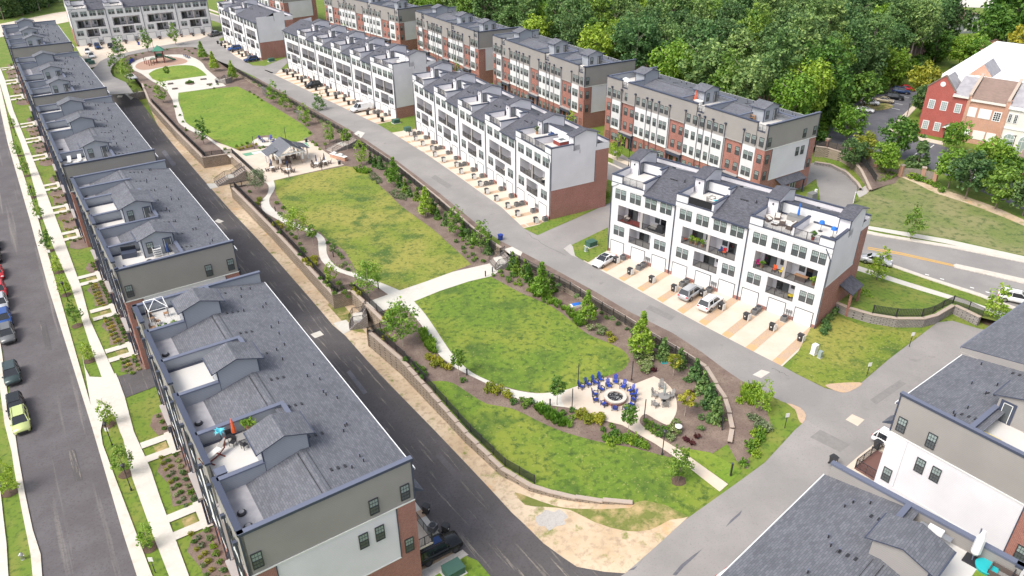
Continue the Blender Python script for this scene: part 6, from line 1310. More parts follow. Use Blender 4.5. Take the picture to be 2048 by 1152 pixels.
car('suv','blue','blue SUV parked nose-out at the far three-section row, upper one',470,101,234);car('suv','navy','dark blue SUV at the brick end of the far three-section row',503,123,234)
car('pickup','grey','grey pickup truck parked right of the far top-left row',431,72,30)
for c,l,u,v in (('white','upper white car before the left garages of the far top-left row',176,106),('white','lower white car before the left garages of the far top-left row',184,115),('navy','dark blue car before the second garage of the far top-left row',196,97),('black','black car before the third garage of the far top-left row',222,95),('grey','grey car parked outside the black one by the far top-left row',232,102)): car('sedan' if c!='navy' else 'suv',c,l,u,v,150)
car('sedan','white','white car parked under the tree beside the playground',263,158,128,'P')
for k,c,l,u,v in (('suv','white','white SUV in the parking lot, upper one of the pair',1739,210),('sedan','white','white car in the parking lot, lower one of the pair',1728,224),('sedan','beige','beige sedan across from the white cars in the parking lot',1768,205),('suv','black','black SUV deep in the parking lot under the trees',1788,199),('suv','navy','blue car at the far end of the parking lot',1801,187),('sedan','red','red car farthest back in the parking lot',1811,181)):
    car(k,c,l,u,v,118)
car('sedan','silver','silver sedan parked at the kerb behind the corner of the nearest white row',1750,527,119);car('suv','white','white SUV parked on the main road near the right edge',2030,604,119)
car('suv','white','white car half hidden behind the end wall at the right edge',1788,900,143);car('suv','black','black car half hidden under the eave of the bottom right row',1528,1152,143);car('suv','white','white car under the eave at the bottom edge',1480,1192,143)
# driveways on the near left and right rows
for key,s0 in (('NL',0),('L2',0),('L3',0),('L4',0),('L5',0)):
    x,y,z0,az,Ln,s=ROWS[key];LU=Ln/s
    sheet('driveway_slab',[localw(key,0,13.4),localw(key,0,17.2),localw(key,LU+1,17.2),localw(key,LU+1,13.4)],'concrete','L',.038,world=True)
    for i in range(7):
        X=(i+.5)*LU/7+1.2
        if X<LU-.5: sheet('gravel_strip',[localw(key,X-.5,13.5),localw(key,X-.5,17.2),localw(key,X+.5,17.2),localw(key,X+.5,13.5)],'gravel','L',.05,world=True)
sheet('gravel_strip',[(843,1145),(925,1100),(937,1110),(855,1160)],'pale_gravel','L',.052)
sheet('alley_lawn',[(858,1160),(932,1112),(955,1122),(985,1158),(1010,1200),(850,1200)],'lawn_bright','L',.056)
BIN.put((*G(853,1026,'L')[:2],-3.85),R(60),'black wheeled bin beside the alley above the black off-road SUV','wheeled bins by the left alley')
BIN.put((*G(892,1065,'L')[:2],-3.85),R(60),'black wheeled bin right next to the hood of the black off-road SUV','wheeled bins by the left alley')
BIN.put((*G(477,548,'L')[:2],-3.85),R(60),'black wheeled bin beside the corner of the second left row','wheeled bins by the left alley')
ACU.put((*G(866,1062,'L')[:2],-3.8),R(60),'grey air conditioner behind the black off-road SUV')
BIN.put((*G(1663,935,'R')[:2],.05),R(30),'black wheeled bin behind the tip of the bottom right parapet','wheeled bins by the junction');BIN.put((*G(1753,898,'R')[:2],.05),R(30),'black wheeled bin beside the white car at the right end wall','wheeled bins by the junction')
for key in('BR1','BR2'):
    x,y,z0,az,Ln,s=ROWS[key];LU=Ln/s
    sheet('driveway_slab',[localw(key,0.,13.4),localw(key,0.,17.6),localw(key,LU,17.6),localw(key,LU,13.4)] if key=='BR1' else [localw(key,LU-12,13.4),localw(key,LU-12,14.5),localw(key,LU+1,17),localw(key,LU+6,14),localw(key,LU+6,10)],'concrete_warm','R',.056,world=True)
# =============== LAMPS, SIGNS, BOLLARDS
def lamp(label,u,v,h,tg,group=None):
    p=G(u,v,tg);o=thing('street_lamp',label,'street lamp',p,0,group)
    obj('pole',MB().tube([(0,0,0),(0,0,h-.6)],.055,'dark_metal',7).lathe([(.12,0),(.12,.25),(.07,.35)],'dark_metal',8),o)
    obj('lantern',MB().lathe([(.08,h-.62),(.16,h-.5),(.22,h-.2),(.26,h-.18),(.05,h),(.02,h+.08)],'dark_metal',8).lathe([(.14,h-.48),(.205,h-.22)],'glass_hi',8),o);return o
for i,(l,u,v,h,tg) in enumerate([('black street lamp closest to the camera on the left verge',263,981,3.9,'L'),('black street lamp on the left verge beside the driveway crossing',225,892,3.6,'L'),('black street lamp on the left verge, third from the camera',137,603,3.6,'L'),('black street lamp on the left verge, fourth from the camera',71,404,3.6,'L'),('black street lamp farthest up the left verge',32,272,3.6,'L'),
    ('black garden lamp beside the exit path from the fire pit',1324,910,3.6,'P'),('black lamp beside the lower end of the cross-path stairs',983,508,3.6,'P'),('black lamp beside the pavilion plaza stairs',697,288,3.6,'P'),('black lamp inside the ring road behind the playground',308,100,4,'P'),('black lamp in front of the nearest brick row',1257,332,4,'R')]): lamp(l,u,v,h,tg,'black lantern street lamps')
for l,u,v in (('left of the fire pit plaza, upper one',1156,767),('left of the fire pit plaza, lower one',1144,816),('at the upper right of the fire pit plaza',1263,760),('at the planted notch of the fire pit plaza',1288,838),('by the parasols of the pavilion plaza, left one',578,353),('by the parasols of the pavilion plaza, right one',644,340),('at the left end of the pavilion plaza',509,297),('behind the pavilion',572,279)):
    obj('pole',MB().tube([(0,0,0),(0,0,2.9)],.06,'dark_metal',6).tube([(0,0,0),(0,0,.1)],.13,'dark_metal',8),thing('string_light_pole','thin black pole '+l,'pole',G(u,v,'P'),0,'thin black poles around the plazas'))
def sign(label,u,v,h,tg,az=0,w_=.45,hh=.55):
    o=thing('sign',label,'sign',G(u,v,tg),R(az));obj('post',MB().box(-.03,.03,-.03,.03,0,h,'dark_metal'),o);obj('sign_panel',MB().box(-w_/2,w_/2,-.05,-.03,h-hh,h,'white_plastic'),o);return o
sign('small white sign on a black post beside the bollard corner of the junction verge',1569,857,2.2,'R',10);sign('small white sign on a black post in the lawn beside the spur road',1733,753,2.1,'R',10);sign('small white sign on a black post below the grey curved wall',1818,694,2.3,'R',10)
sign('small white sign on a black post near the bottom of the left verge',311,1146,2.2,'L');sign('white sign at the driveway crossing in the left verge',219,876,1.6,'L');sign('white sign among the trees of the left verge',103,518,1.8,'L');sign('second white sign up the left verge',82,448,1.8,'L')
o_=thing('marker_post','black post at the end of the exit path beside the junction','post',G(1461,952,'P'));obj('post',MB().box(-.08,.08,-.08,.08,0,1.7,'dark_metal').box(-.1,.1,-.1,.1,1.7,1.78,'trim'),o_)
for l,u,v in (('beside the lollipop tree on the near path',934,750),('on the near path left of the fire pit',1100,811),('at the right end of the cross path, left one',971,553),('at the right end of the cross path, right one',985,545),('at the meeting of the winding and cross paths',757,578),('at the middle bend of the winding path',667,514),('at the upper bend of the winding path',551,423),('on the far lawn path',373,262)):
    obj('bollard_body',MB().lathe([(.09,0),(.09,.8),(.11,.82),(.11,.95),(.06,1.0)],'dark_metal',8),thing('bollard','slim black bollard light '+l,'bollard',G(u,v,'P'),0,'slim black bollard lights along the paths'))
for l,u,v,tg,m_,sz in (('green utility box on the small lawn left of the nearest white row',1182,492,'R','box_green',(.8,.6,.9)),('teal utility pedestal in front of the green utility box',1172,503,'R','glass_hi',(.2,.2,.7)),('white utility cabinet on the lawn right of the nearest white row',1627,708,'R','white_plastic',(.35,.3,1.4)),('short grey-green pedestal beside the white utility cabinet',1639,716,'R','glass_hi',(.22,.22,1.)),
  ('green utility box between the two longest white rows',792,246,'R','box_green',(.8,.7,.9)),('green utility box beside the lower driveway of the five-section row',815,262,'R','box_green',(.7,.6,.9)),('green utility box on the grass at the brick end of the far row',543,123,'R','box_green',(.9,.7,1.)),('left one of two green utility boxes by the ring road',177,124,'R','box_green',(.9,.7,1.)),('right one of two green utility boxes by the ring road',184,128,'R','box_green',(.9,.7,1.)),
  ('flat green utility box at the bottom edge near the off-road SUV',907,1146,'L','box_green',(.9,.7,.9)),('grey utility cabinet on the lane lawn behind the nearest white row',1622,402,'R','ac',(.8,.6,1.6)),('white meter post on the lane lawn behind the nearest white row',1629,384+12,'R','white_plastic',(.2,.2,1.7))):
    a,b,c=sz;obj('cabinet',MB().box(-a,a,-b,b,.1,c,m_).box(-a*1.05,a*1.05,-b*1.05,b*1.05,c,c+.06,m_).box(-a*1.2,a*1.2,-b*1.2,b*1.2,0,.1,'concrete'),thing('utility_box',l,'utility box',G(u,v,tg),R(35)))
hy=thing('fire_hydrant','pale fire hydrant on the grass at the bottom left','hydrant',G(46,1118,'L'));obj('barrel',MB().lathe([(.2,0),(.16,.08),(.15,.6),(.2,.64),(.12,.8),(.05,.86)],'steel',10),hy);obj('nozzle',MB().tube([(-.28,0,.5),(.28,0,.5)],.07,'steel',8),hy)
# =============== FIRE PIT PLAZA
c_=G(1230,800,'P')
fp=thing('fire_pit','round fire pit with pale stone rim and lava rocks on a brick base','fire pit',c_)
fb=MB()
for r0,z0_,r1,z1_,m_ in ((1.42,0,1.42,.5,'brick'),):
    fb.lathe([(1.3,0),(1.3,.43)],'brick',28)
obj('brick_base',fb,fp)
rim=MB();k=28;b=0
for j in range(k):
    a0,a1=2*math.pi*j/k,2*math.pi*(j+1)/k;q=lambda r,a,z:(r*math.cos(a),r*math.sin(a),z)
    rim.poly([q(1.38,a0,.62),q(1.38,a1,.62),q(.95,a1,.62),q(.95,a0,.62)],'kerb').poly([q(1.38,a0,.42),q(1.38,a1,.42),q(1.38,a1,.62),q(1.38,a0,.62)],'cap_stone').poly([q(.95,a1,.45),q(.95,a0,.45),q(.95,a0,.62),q(.95,a1,.62)],'cap_stone')
obj('stone_rim',rim,fp)
lr=MB();lr.lathe([(.95,.44),(.5,.5),(.1,.52)],'dark_metal',20);rg_=random.Random(4)
for i in range(160):
    a=rg_.uniform(0,6.28);r=.9*rg_.random()**.5;s_=rg_.uniform(.03,.07);x_,y_=r*math.cos(a),r*math.sin(a);lr.lathe([(s_,0),(s_*.8,s_),(s_*.2,s_*1.4)],'steel' if i%3==0 else 'dark_metal',5,(x_,y_,.5))
obj('lava_rocks',lr,fp,kind='stuff')
def adirondack(col,label0):
    o=thing('garden_chair',label0,'chair',(0,0,-50))
    obj('seat',MB().poly([(-.27,-.3,.36),(.27,-.3,.36),(.27,.3,.24),(-.27,.3,.24)],col).box(-.27,.27,-.33,-.28,.3,.37,col),o)
    bk=MB()
    for i in range(5): x_=-.25+i*.105;hh=[.78,.9,.95,.9,.78][i];bk.poly([(x_,.26,.22),(x_+.09,.26,.22),(x_+.09,.26+.42*(hh-.2),.2+hh),(x_,.26+.42*(hh-.2),.2+hh)],col)
    bk.box(-.27,.27,.36,.4,.5,.56,'dark_metal' if col=='blue_chair' else col);obj('backrest',bk,o)
    for s in (-1,1): obj('arm',MB().box(s*.36-.06,s*.36+.06,-.34,.34,.54,.57,'dark_metal' if col=='blue_chair' else col),o)
    for s in (-1,1):
        for y_ in (-.28,.26): obj('leg',MB().box(s*.34-.03,s*.34+.03,y_-.05,y_+.05,0,.54,'dark_metal' if col=='blue_chair' else col),o)
    return Proto(o)
BC=adirondack('blue_chair','x')
for i,(u,v) in enumerate([(1162.5,777),(1176,772),(1189,768),(1200,762),(1217,775),(1231,767),(1246,777),(1261,785),(1266,793),(1266,802),(1263,813),(1252,821),(1229,820),(1208,812),(1191,803),(1190,792),(1202,782)]):
    p=G(u,v,'P');d=Vector((c_.x-p.x,c_.y-p.y));a=math.atan2(d.y,d.x)+math.pi/2
    BC.put((p.x,p.y,p.z+.05),a,'blue garden chair facing the fire pit, %s clockwise from the row left end'%ORD[i],'blue garden chairs round the fire pit',.95)
GC=adirondack('grey_wood','x')
tp=G(1327,802,'P')
def round_table(label,p,col,r=.6,par=None,z=.05):
    o=thing('round_table',label,'table',(p.x,p.y,p.z+z));obj('table_top',MB().lathe([(r,.7),(r,.75)],col,16),o);obj('pedestal',MB().lathe([(.3,0),(.28,.05),(.05,.1),(.05,.7)],'dark_metal',8),o);return o
def parasol(label,p,col,h=2.6,open_=False,z=.05):
    o=thing('parasol',label,'parasol',(p.x,p.y,p.z+z));obj('pole',MB().tube([(0,0,0),(0,0,h)],.025,'dark_metal',5),o);obj('closed_canopy',MB().lathe([(.06,h*.45),(.17,h*.5),(.13,h*.7),(.07,h-.1),(.02,h)],col,7),o);return o
round_table('round grey table with a closed pale green parasol beside the fire pit',tp,'grey_wood',.68);parasol('closed pale green parasol in the grey table by the fire pit',tp,'glass_hi')
for i,(u,v) in enumerate([(1310,794),(1340,796),(1310,813),(1330,813),(1323,777)]):
    p=G(u,v,'P');a=math.atan2(tp.y-p.y,tp.x-p.x)+math.pi/2;GC.put((p.x,p.y,p.z+.05),a,'grey garden chair %s the grey round table'%('at the upper left of','at the upper right of','at the lower left of','at the lower right of','set apart behind')[i],'grey chairs by the round table')
lb=thing('litter_bin','dark litter bin with a white domed top beside the flowering bed','litter bin',G(1356,864,'P'));obj('bin_body',MB().lathe([(.28,0),(.3,.8)],'dark_metal',12),lb);obj('bin_top',MB().lathe([(.42,.8),(.4,.9),(.15,1.0),(.12,1.05)],'white_plastic',12),lb)
ut=thing('irrigation_lid','green irrigation cover in the mulch below the curved wall','cover',G(1328,726,'P'));obj('lid',MB().box(-.35,.35,-.2,.2,0,.12,'teal').box(-.3,.3,-.16,.16,.12,.15,'box_green'),ut)
bx=thing('cooler_box','blue-lidded white box among the grasses by the wall','box',G(1151,613,'P'),R(20));obj('box',MB().box(-.8,.8,-.4,.4,0,.35,'white_plastic').box(-.5,.85,-.35,.35,.35,.42,'blue_cloth'),bx)
# =============== PAVILION
def stp(s,t): x,y=st2w(s,t);return Vector((x,y,height(x,y,'P')))
pv=thing('pavilion','white timber pavilion with a dark metal gable roof on the plaza','pavilion',stp(46.4,155.9),-AZ)
for x_ in (-2.4,2.5):
    for y_ in (-1.6,.9,3.6): obj('post',MB().box(x_-.18,x_+.18,y_-.18,y_+.18,0,2.75,'garage_white').box(x_-.26,x_+.26,y_-.26,y_+.26,0,.9,'cap_stone'),pv)
for x_ in (-4.2,4.4):
    for y_ in (.3,2.9): obj('post',MB().box(x_-.12,x_+.12,y_-.12,y_+.12,0,2.5,'garage_white'),pv)
def ribroof(name,pts_l,ribs,par):
    """pts_l: quad eaveA, eaveB, ridgeB, ridgeA"""
    a,b,c,d=[Vector(p) for p in pts_l];mb=MB().poly([a,b,c,d],'metal_roof').poly([a-Vector((0,0,.1)),d-Vector((0,0,.1)),c-Vector((0,0,.1)),b-Vector((0,0,.1))],'garage_white')
    for i in range(ribs+1):
        f=i/ribs;p=a.lerp(b,f);q=d.lerp(c,f);mb.tube([p+Vector((0,0,.03)),q+Vector((0,0,.03))],.03,'metal_roof',4,cap=False)
    mb.tube([a,b],.06,'garage_white',4);return obj(name,mb,par)
ribroof('roof_panel',[(-3.1,4.6,2.75),(-3.1,-2.6,2.75),(0,-2.6,4.7),(0,4.6,4.7)],14,pv);ribroof('roof_panel',[(3.1,-2.6,2.75),(3.1,4.6,2.75),(0,4.6,4.7),(0,-2.6,4.7)],14,pv)
ribroof('wing_roof',[(-4.8,3.6,2.55),(-4.8,-.3,2.55),(-2.2,-.3,3.45),(-2.2,3.6,3.45)],7,pv);ribroof('wing_roof',[(4.9,-.3,2.55),(4.9,3.6,2.55),(2.2,3.6,3.45),(2.2,-.3,3.45)],7,pv)
gb=MB();
for p,q in (((-3.0,-2.5,2.7),(0,-2.5,4.6)),((3.0,-2.5,2.7),(0,-2.5,4.6)),((-2.6,-2.5,2.75),(2.6,-2.5,2.75)),((0,-2.5,2.75),(0,-2.5,4.5)),((-1.5,-2.5,2.75),(0,-2.5,3.8)),((1.5,-2.5,2.75),(0,-2.5,3.8))): gb.tube([p,q],.11,'garage_white',4)
obj('gable_truss',gb,pv)
for x_ in (-2.4,2.5): obj('beam',MB().box(x_-.12,x_+.12,-2.5,4.4,2.65,2.85,'garage_white'),pv)
obj('beam',MB().box(-2.4,2.5,-1.75,-1.5,2.6,2.8,'garage_white'),pv)
for i,(dx,dy,l) in enumerate(((-1.1,.2,'long dark dining table under the front half of the pavilion'),(.9,1.9,'long dark dining table under the rear half of the pavilion'))):
    p=stp(46.4+dx,155.9+dy);t_=thing('dining_table',l,'table',(p.x,p.y,p.z+.05),-AZ);obj('table_top',MB().box(-1.1,1.1,-.45,.45,.7,.75,'wicker'),t_)
    for a in (-1,1):
        for b_ in (-.35,.35): obj('leg',MB().box(a-.05,a+.05,b_-.05,b_+.05,0,.7,'wicker'),t_)
PC=adirondack('wicker','x')
for i in range(8):
    dx,dy=[(-2,-.6),(-1.2,-.7),(-.3,-.7),(-1.6,1.0),(0,1.1),(1.6,1.1),(1.9,2.7),(.6,2.8)][i];p=stp(46.4+dx,155.9+dy);PC.put((p.x,p.y,p.z+.05),R((180,190,170,0,10,180,0,20)[i])-AZ,'dark chair %s in the group under the pavilion roof'%ORD[i],'dark chairs under the pavilion')
for i,((u,v),l) in enumerate((((545,341),'leftmost'),((577,345),'second from left'),((634,333),'third from left'),((650,329),'rightmost'))):
    p=G(u,v,'P');round_table('round pale table, %s of four on the pavilion plaza'%l,p,'white_plastic',.55);parasol('closed navy parasol in the %s round table of the pavilion plaza'%l,p,'navy_cloth')
    for j in range(4):
        a=j*1.57+.5+i;PC.put((p.x+1.05*math.cos(a),p.y+1.05*math.sin(a),p.z+.05),a-math.pi/2,'dark chair around the %s round table of the pavilion plaza'%l,'dark chairs at the %s plaza table'%l)
for i,(u,v) in enumerate([(522,281),(527,285),(541,280),(546,286)]): 
    p=G(u,v,'P');q=G(533,284,'P');BC.put((p.x,p.y,p.z+.05),math.atan2(q.y-p.y,q.x-p.x)+math.pi/2,'blue garden chair %s on the small patio above the pavilion'%('at the far left','at the near left','at the far right','at the near right')[i],'blue chairs on the small patio')
obj('bowl',MB().lathe([(.4,0),(.5,.4),(.45,.42)],'cap_stone',12),thing('fire_bowl','small stone fire bowl between blue chairs on the patio','fire bowl',G(533,284,'P')))
# shuffleboard courts painted on the plaza
sheet('painted_court',[(484,308),(531,299.5),(534,304),(492,313)],'green_paint','P',.064);sheet('painted_court_centre',[(502,306),(523,302),(526,305.5),(508,309.3)],'white_paint','P',.076)
sheet('painted_court',[(606,286),(613,285),(619,293),(610,294)],'green_paint','P',.064)
gr=thing('outdoor_kitchen','brick grill counter with white top at the edge of the pavilion plaza','outdoor kitchen',G(678,318,'P'),R(-35));obj('counter',MB().box(-2.3,2.3,-.4,.4,0,.85,'brick_orange'),gr);obj('worktop',MB().box(-2.4,2.4,-.5,.5,.85,.95,'white_plastic'),gr)
for x_ in (-1.2,.8): obj('grill',MB().box(x_-.5,x_+.5,-.3,.35,.95,1.15,'steel').ext([(-.3,1.15),(.35,1.15),(.2,1.4),(-.15,1.4)],x_-.45,x_+.45,'white_plastic'),gr)
for l,u,v in (('beside the grill counter on the pavilion plaza',679,329),('at the upper right corner of the pavilion plaza',613,284),('at the right end of the far plaza',434,166)): 
    o_=thing('litter_bin','dark litter bin '+l,'litter bin',G(u,v,'P'));obj('bin_body',MB().lathe([(.3,0),(.33,.85)],'dark_metal',12),o_);obj('bin_top',MB().lathe([(.36,.85),(.3,.98),(.1,1.02)],'ac',12),o_)
# arbours in the bed behind the far lawn
for l,u,v in (('upper',530,192),('lower',600,242)):
    o_=thing('arbour','%s small timber arbour in the bed behind the far lawn'%l,'arbour',G(u,v,'P'),R(125));
    for x_ in (-1.6,-.5,.5,1.6): obj('post',MB().box(x_-.07,x_+.07,-.07,.07,0,2.2,'grey_wood').box(x_-.05,x_+.05,-.7,.7,2.2,2.32,'grey_wood'),o_)
    obj('beam',MB().box(-1.9,1.9,-.08,.08,2.1,2.25,'grey_wood'),o_)
# =============== PLAYGROUND
pg=thing('play_tower','playground tower with green pyramid roof, brown posts and green slide','play structure',G(322,125,'P'),R(20),None,1.15)
for x_ in (-1,1):
    for y_ in (-1,1): obj('post',MB().tube([(x_,y_,0),(x_,y_,3.6)],.09,'red_wood',6),pg)
obj('roof',MB().poly([(-1.5,-1.5,3.5),(1.5,-1.5,3.5),(0,0,4.9)],'box_green').poly([(1.5,-1.5,3.5),(1.5,1.5,3.5),(0,0,4.9)],'box_green').poly([(1.5,1.5,3.5),(-1.5,1.5,3.5),(0,0,4.9)],'box_green').poly([(-1.5,1.5,3.5),(-1.5,-1.5,3.5),(0,0,4.9)],'box_green'),pg)
mat('play_green',(.05,.22,.14),.5)
for m_ in [o for o in pg.children if o.name.startswith('roof')]: m_.data.materials[0]=MATS['play_green']
obj('platform',MB().box(-1.05,1.05,-1.05,1.05,1.5,1.6,'bark'),pg);obj('railing',MB().box(-1.05,-1,-1,1,1.6,2.4,'play_green').box(-1,1,1,1.05,1.6,2.4,'play_green'),pg)
obj('slide',MB().ext([(1.0,1.6),(2.2,.9),(3.6,.25),(4.2,.2),(4.2,.3),(3.6,.4),(2.2,1.1),(1.0,1.8)],-.35,.35,'play_green').ext([(1.0,1.8),(2.2,1.1),(3.6,.4),(4.2,.3),(4.2,.5),(3.6,.65),(2.2,1.35),(1.0,2.05)],-.4,-.35,'play_green').ext([(1.0,1.8),(2.2,1.1),(3.6,.4),(4.2,.3),(4.2,.5),(3.6,.65),(2.2,1.35),(1.0,2.05)],.35,.4,'play_green'),pg,rz=R(-70))
obj('climber',MB().tube([(-1,-1,1.6),(-2.6,-1,1.2),(-2.6,-1,0)],.07,'play_green',5).tube([(-1,1,1.6),(-2.6,1,1.2),(-2.6,1,0)],.07,'play_green',5).box(-2.7,-1,-1,1,1.1,1.2,'bark'),pg)
for i in range(4): obj('rung',MB().tube([(-2.6,-1,.25+.25*i),(-2.6,1,.25+.25*i)],.04,'play_green',5),pg)
for i,(u,v) in enumerate([(290,128),(294,130),(299,132),(303,131),(309,130)]): obj('post',MB().tube([(0,0,0),(0,0,2.3-.2*i)],.1,'red_wood',6),thing('play_post','brown balance post, %s from the left of the play area'%ORD[i],'play post',G(u,v,'P'),0,'brown play posts'))
lp=thing('climbing_arch','low grey climbing arch at the right of the play area','climber',G(337,121,'P'));obj('arch',MB().tube([(-1.5,0,0),(-1,0,1),(0,0,1.4),(1,0,1),(1.5,0,0)],.06,'dark_metal',5).tube([(-1.5,.9,0),(-1,.9,1),(0,.9,1.4),(1,.9,1),(1.5,.9,0)],.06,'dark_metal',5),lp)
for i,(u,v) in enumerate([(258,129),(261,127),(264,125),(267,123.5),(370,113),(374,115),(378,116.5)]): BC.put(tuple(G(u,v,'P')+Vector((0,0,.03))),R(200 if i<4 else 120),'blue garden chair %s beside the play area'%(('leftmost','second','third','rightmost')[i]+' of the four' if i<4 else ('left','middle','right')[i-4]+' one of the three'),'blue chairs beside the play area',1.1)
for i,(u,v,du,dv) in enumerate([(341,168,11,1.8),(350,178,11,1.8),(407,159,12,1.5),(419,169,11,1.5)]): sheet('bench_pad',[(u-du/2,v),(u+du/2,v-1.2),(u+du/2,v+dv-1.2),(u-du/2,v+dv)],'wicker','P',.3,thick=.27)
sheet('planter_island',smooth([(371,169),(375,164),(385,163),(389,167),(384,170)],2),'mulch','P',.12)
for u,v in ((374,168),(379,167),(384,167),(381,165)): shrub('g',u,v,'in the round planter of the far plaza','P',1.5)
# =============== ROOF DECK AND LOGGIA FURNITURE
def on(root,x,y,z):
    M=root.matrix_world;return M@Vector((x,y,z))
bpy.context.view_layer.update()
def F(root,name,label,cat,x,y,z,mb_parts,rz=0,group=None):
    p=on(root,x,y,z);o=thing(name,label,cat,p,root.rotation_euler.z+R(rz),group)
    for n_,m_ in mb_parts: obj(n_,m_,o)
    return o
def chair_parts(col,c2=None):
    c2=c2 or col
    return [('seat',MB().box(-.25,.25,-.25,.25,.4,.46,col)),('backrest',MB().box(-.25,.25,.22,.28,.46,.95,c2))]+[('leg',MB().box(a-.02,a+.02,b-.02,b+.02,0,.4,'dark_metal')) for a in (-.22,.22) for b in (-.22,.22)]
def sofa_parts(w_,col='wicker',cu='cream_cloth'):
    return [('frame',MB().box(-w_/2,w_/2,-.4,.4,.05,.35,col).box(-w_/2,w_/2,.3,.42,.35,.75,col).box(-w_/2,-w_/2+.1,-.4,.4,.35,.6,col).box(w_/2-.1,w_/2,-.4,.4,.35,.6,col)),('cushions',MB().box(-w_/2+.1,w_/2-.1,-.38,.3,.35,.5,cu).box(-w_/2+.1,w_/2-.1,.16,.3,.5,.85,cu))]
def plant_parts(pot,k='g',s=1.): return [('pot',MB().lathe([(.16*s,0),(.22*s,.4*s)],pot,10)),('leaves',None)]
def plant(root,label,x,y,z,pot,leaf='leaf_mid',s=1.):
    p=on(root,x,y,z);o=thing('potted_plant',label,'plant',p);obj('pot',MB().lathe([(.17*s,0),(.23*s,.4*s)],pot,10),o);obj('leaves',crown_mesh('pl',leaf,.35*s,.4*s,14,12,.09*s,.8*s,clr=.15*s,seed=int(x*10)),o);return o
N=NLr;dz_=12.25
fr_=MB()
for a in (-1.5,1.5):
    for b_ in (-1.1,1.1): fr_.tube([(a,b_,0),(a*.93,b_*.93,2.1),(0,0,2.75)],.045,'garage_white',5)
for q in (((-1.4,-1,2.1),(1.4,-1,2.1)),((-1.4,1,2.1),(1.4,1,2.1)),((-1.4,-1,2.1),(-1.4,1,2.1)),((1.4,-1,2.1),(1.4,1,2.1))): fr_.tube(q,.04,'garage_white',5)
F(N,'gazebo_frame','bare white gazebo frame on the farthest deck of the big near row','gazebo',2.4,1.9,dz_,[('frame',fr_)])
for i,(x_,y_,r_) in enumerate(((1.2,1.2,90),(2.2,1.2,120),(3.2,1.6,200),(2.0,2.7,0),(4.2,.9,160))): F(N,'patio_chair','tan round patio chair, %s around the white gazebo frame'%ORD[i],'chair',x_,y_,dz_,chair_parts('wood','wicker'),r_,'tan chairs under the gazebo frame')
for i,(x_,y_) in enumerate(((5.4,2.8),(5.5,2.0),(5.6,1.4))): plant(N,'green potted plant, %s along the near wall of the gazebo deck'%ORD[i],x_,y_,dz_,'wicker','leaf_mid',1.0)
D3=25.1
hm=MB()
for s_ in (-1,1): hm.tube([(s_*1.5,0,1.3),(s_*1.2,0,.35),(s_*.5,0,.1),(0,0,.08)],.06,'red_wood',5).tube([(s_*.6,-.6,.04),(s_*.6,.6,.04)],.06,'red_wood',5)
F(N,'hammock','grey hammock slung in a curved red wood stand on the nearest deck','hammock',D3+2.4,.9,dz_,[('stand',hm),('hammock_cloth',MB().poly([(-1.5,-.05,1.3),(-.7,-.3,.75),(-.7,.3,.75),(-1.5,.05,1.3)],'grey_wood').poly([(-.7,-.3,.75),(.7,-.3,.75),(.7,.3,.75),(-.7,.3,.75)],'cream_cloth').poly([(.7,-.3,.75),(1.5,-.05,1.3),(1.5,.05,1.3),(.7,.3,.75)],'grey_wood'))],-60)
pm=MB().tube([(0,0,.35),(0,0,1.5)],.04,'dark_metal',5)
for i in range(11):
    a=i*.571*2;l_=.55;pm.poly([(0,0,1.5),(math.cos(a)*l_*.5-.1*math.sin(a),math.sin(a)*l_*.5+.1*math.cos(a),1.75),(math.cos(a)*l_,math.sin(a)*l_,1.45+.3*(i%2)),(math.cos(a)*l_*.5+.1*math.sin(a),math.sin(a)*l_*.5-.1*math.cos(a),1.75)],'teal_leaf' if 'teal_leaf' in MATS else (mat('teal_leaf',(.08,.45,.55),.6) and 'teal_leaf'))
F(N,'metal_palm','turquoise metal palm in a tan pot on the nearest deck','decoration',D3+1.1,1.9,dz_,[('palm',pm),('pot',MB().lathe([(.2,0),(.26,.35)],'wood',10))])
F(N,'parasol','closed orange parasol on the nearest deck','parasol',D3+.9,3.0,dz_,[('pole',MB().tube([(0,0,0),(0,0,2.3)],.03,'dark_metal',5)),('closed_canopy',MB().lathe([(.08,.7),(.22,.8),(.16,1.4),(.1,2.0),(.02,2.35)],'orange_cloth',7))])
for i,(x_,y_,r_) in enumerate(((1.6,2.6,40),(2.5,3.3,200),(.7,2.6,90))): F(N,'patio_chair','black metal chair, %s by the closed orange parasol'%ORD[i],'chair',D3+x_,y_,dz_,chair_parts('dark_metal'),r_,'black chairs by the orange parasol')
F(N,'patio_table','small grey table between the black metal chairs on the nearest deck','table',D3+1.7,3.3,dz_,[('table_top',MB().box(-.5,.5,-.35,.35,.68,.72,'grey_wood')),('frame',MB().box(-.45,.45,-.3,.3,.6,.68,'dark_metal'))])
F(N,'deck_box','black covered storage box in the corner of the nearest deck','storage box',D3+5.0,.75,dz_,[('box',MB().box(-.45,.45,-.45,.45,0,.85,'trim')),('lid',MB().box(-.48,.48,-.48,.48,.85,.92,'trim_cap'))])
F(N,'patio_chair','white molded chair in the passage behind the orange parasol','chair',D3+1.2,5.2,dz_,chair_parts('white_plastic'),20);F(N,'side_table','brown table with a blue vase at the back of the nearest deck','table',D3+1.2,6.7,dz_,[('table_top',MB().box(-.5,.5,-.35,.35,.5,.56,'wicker')),('vase',MB().lathe([(.1,.56),(.17,.8),(.08,1.0)],'blue_cloth',9))])
plant(N,'bright green potted plant against the far wall of the nearest deck',D3+.7,4.3,dz_,'wood','leaf_bright',1.5)
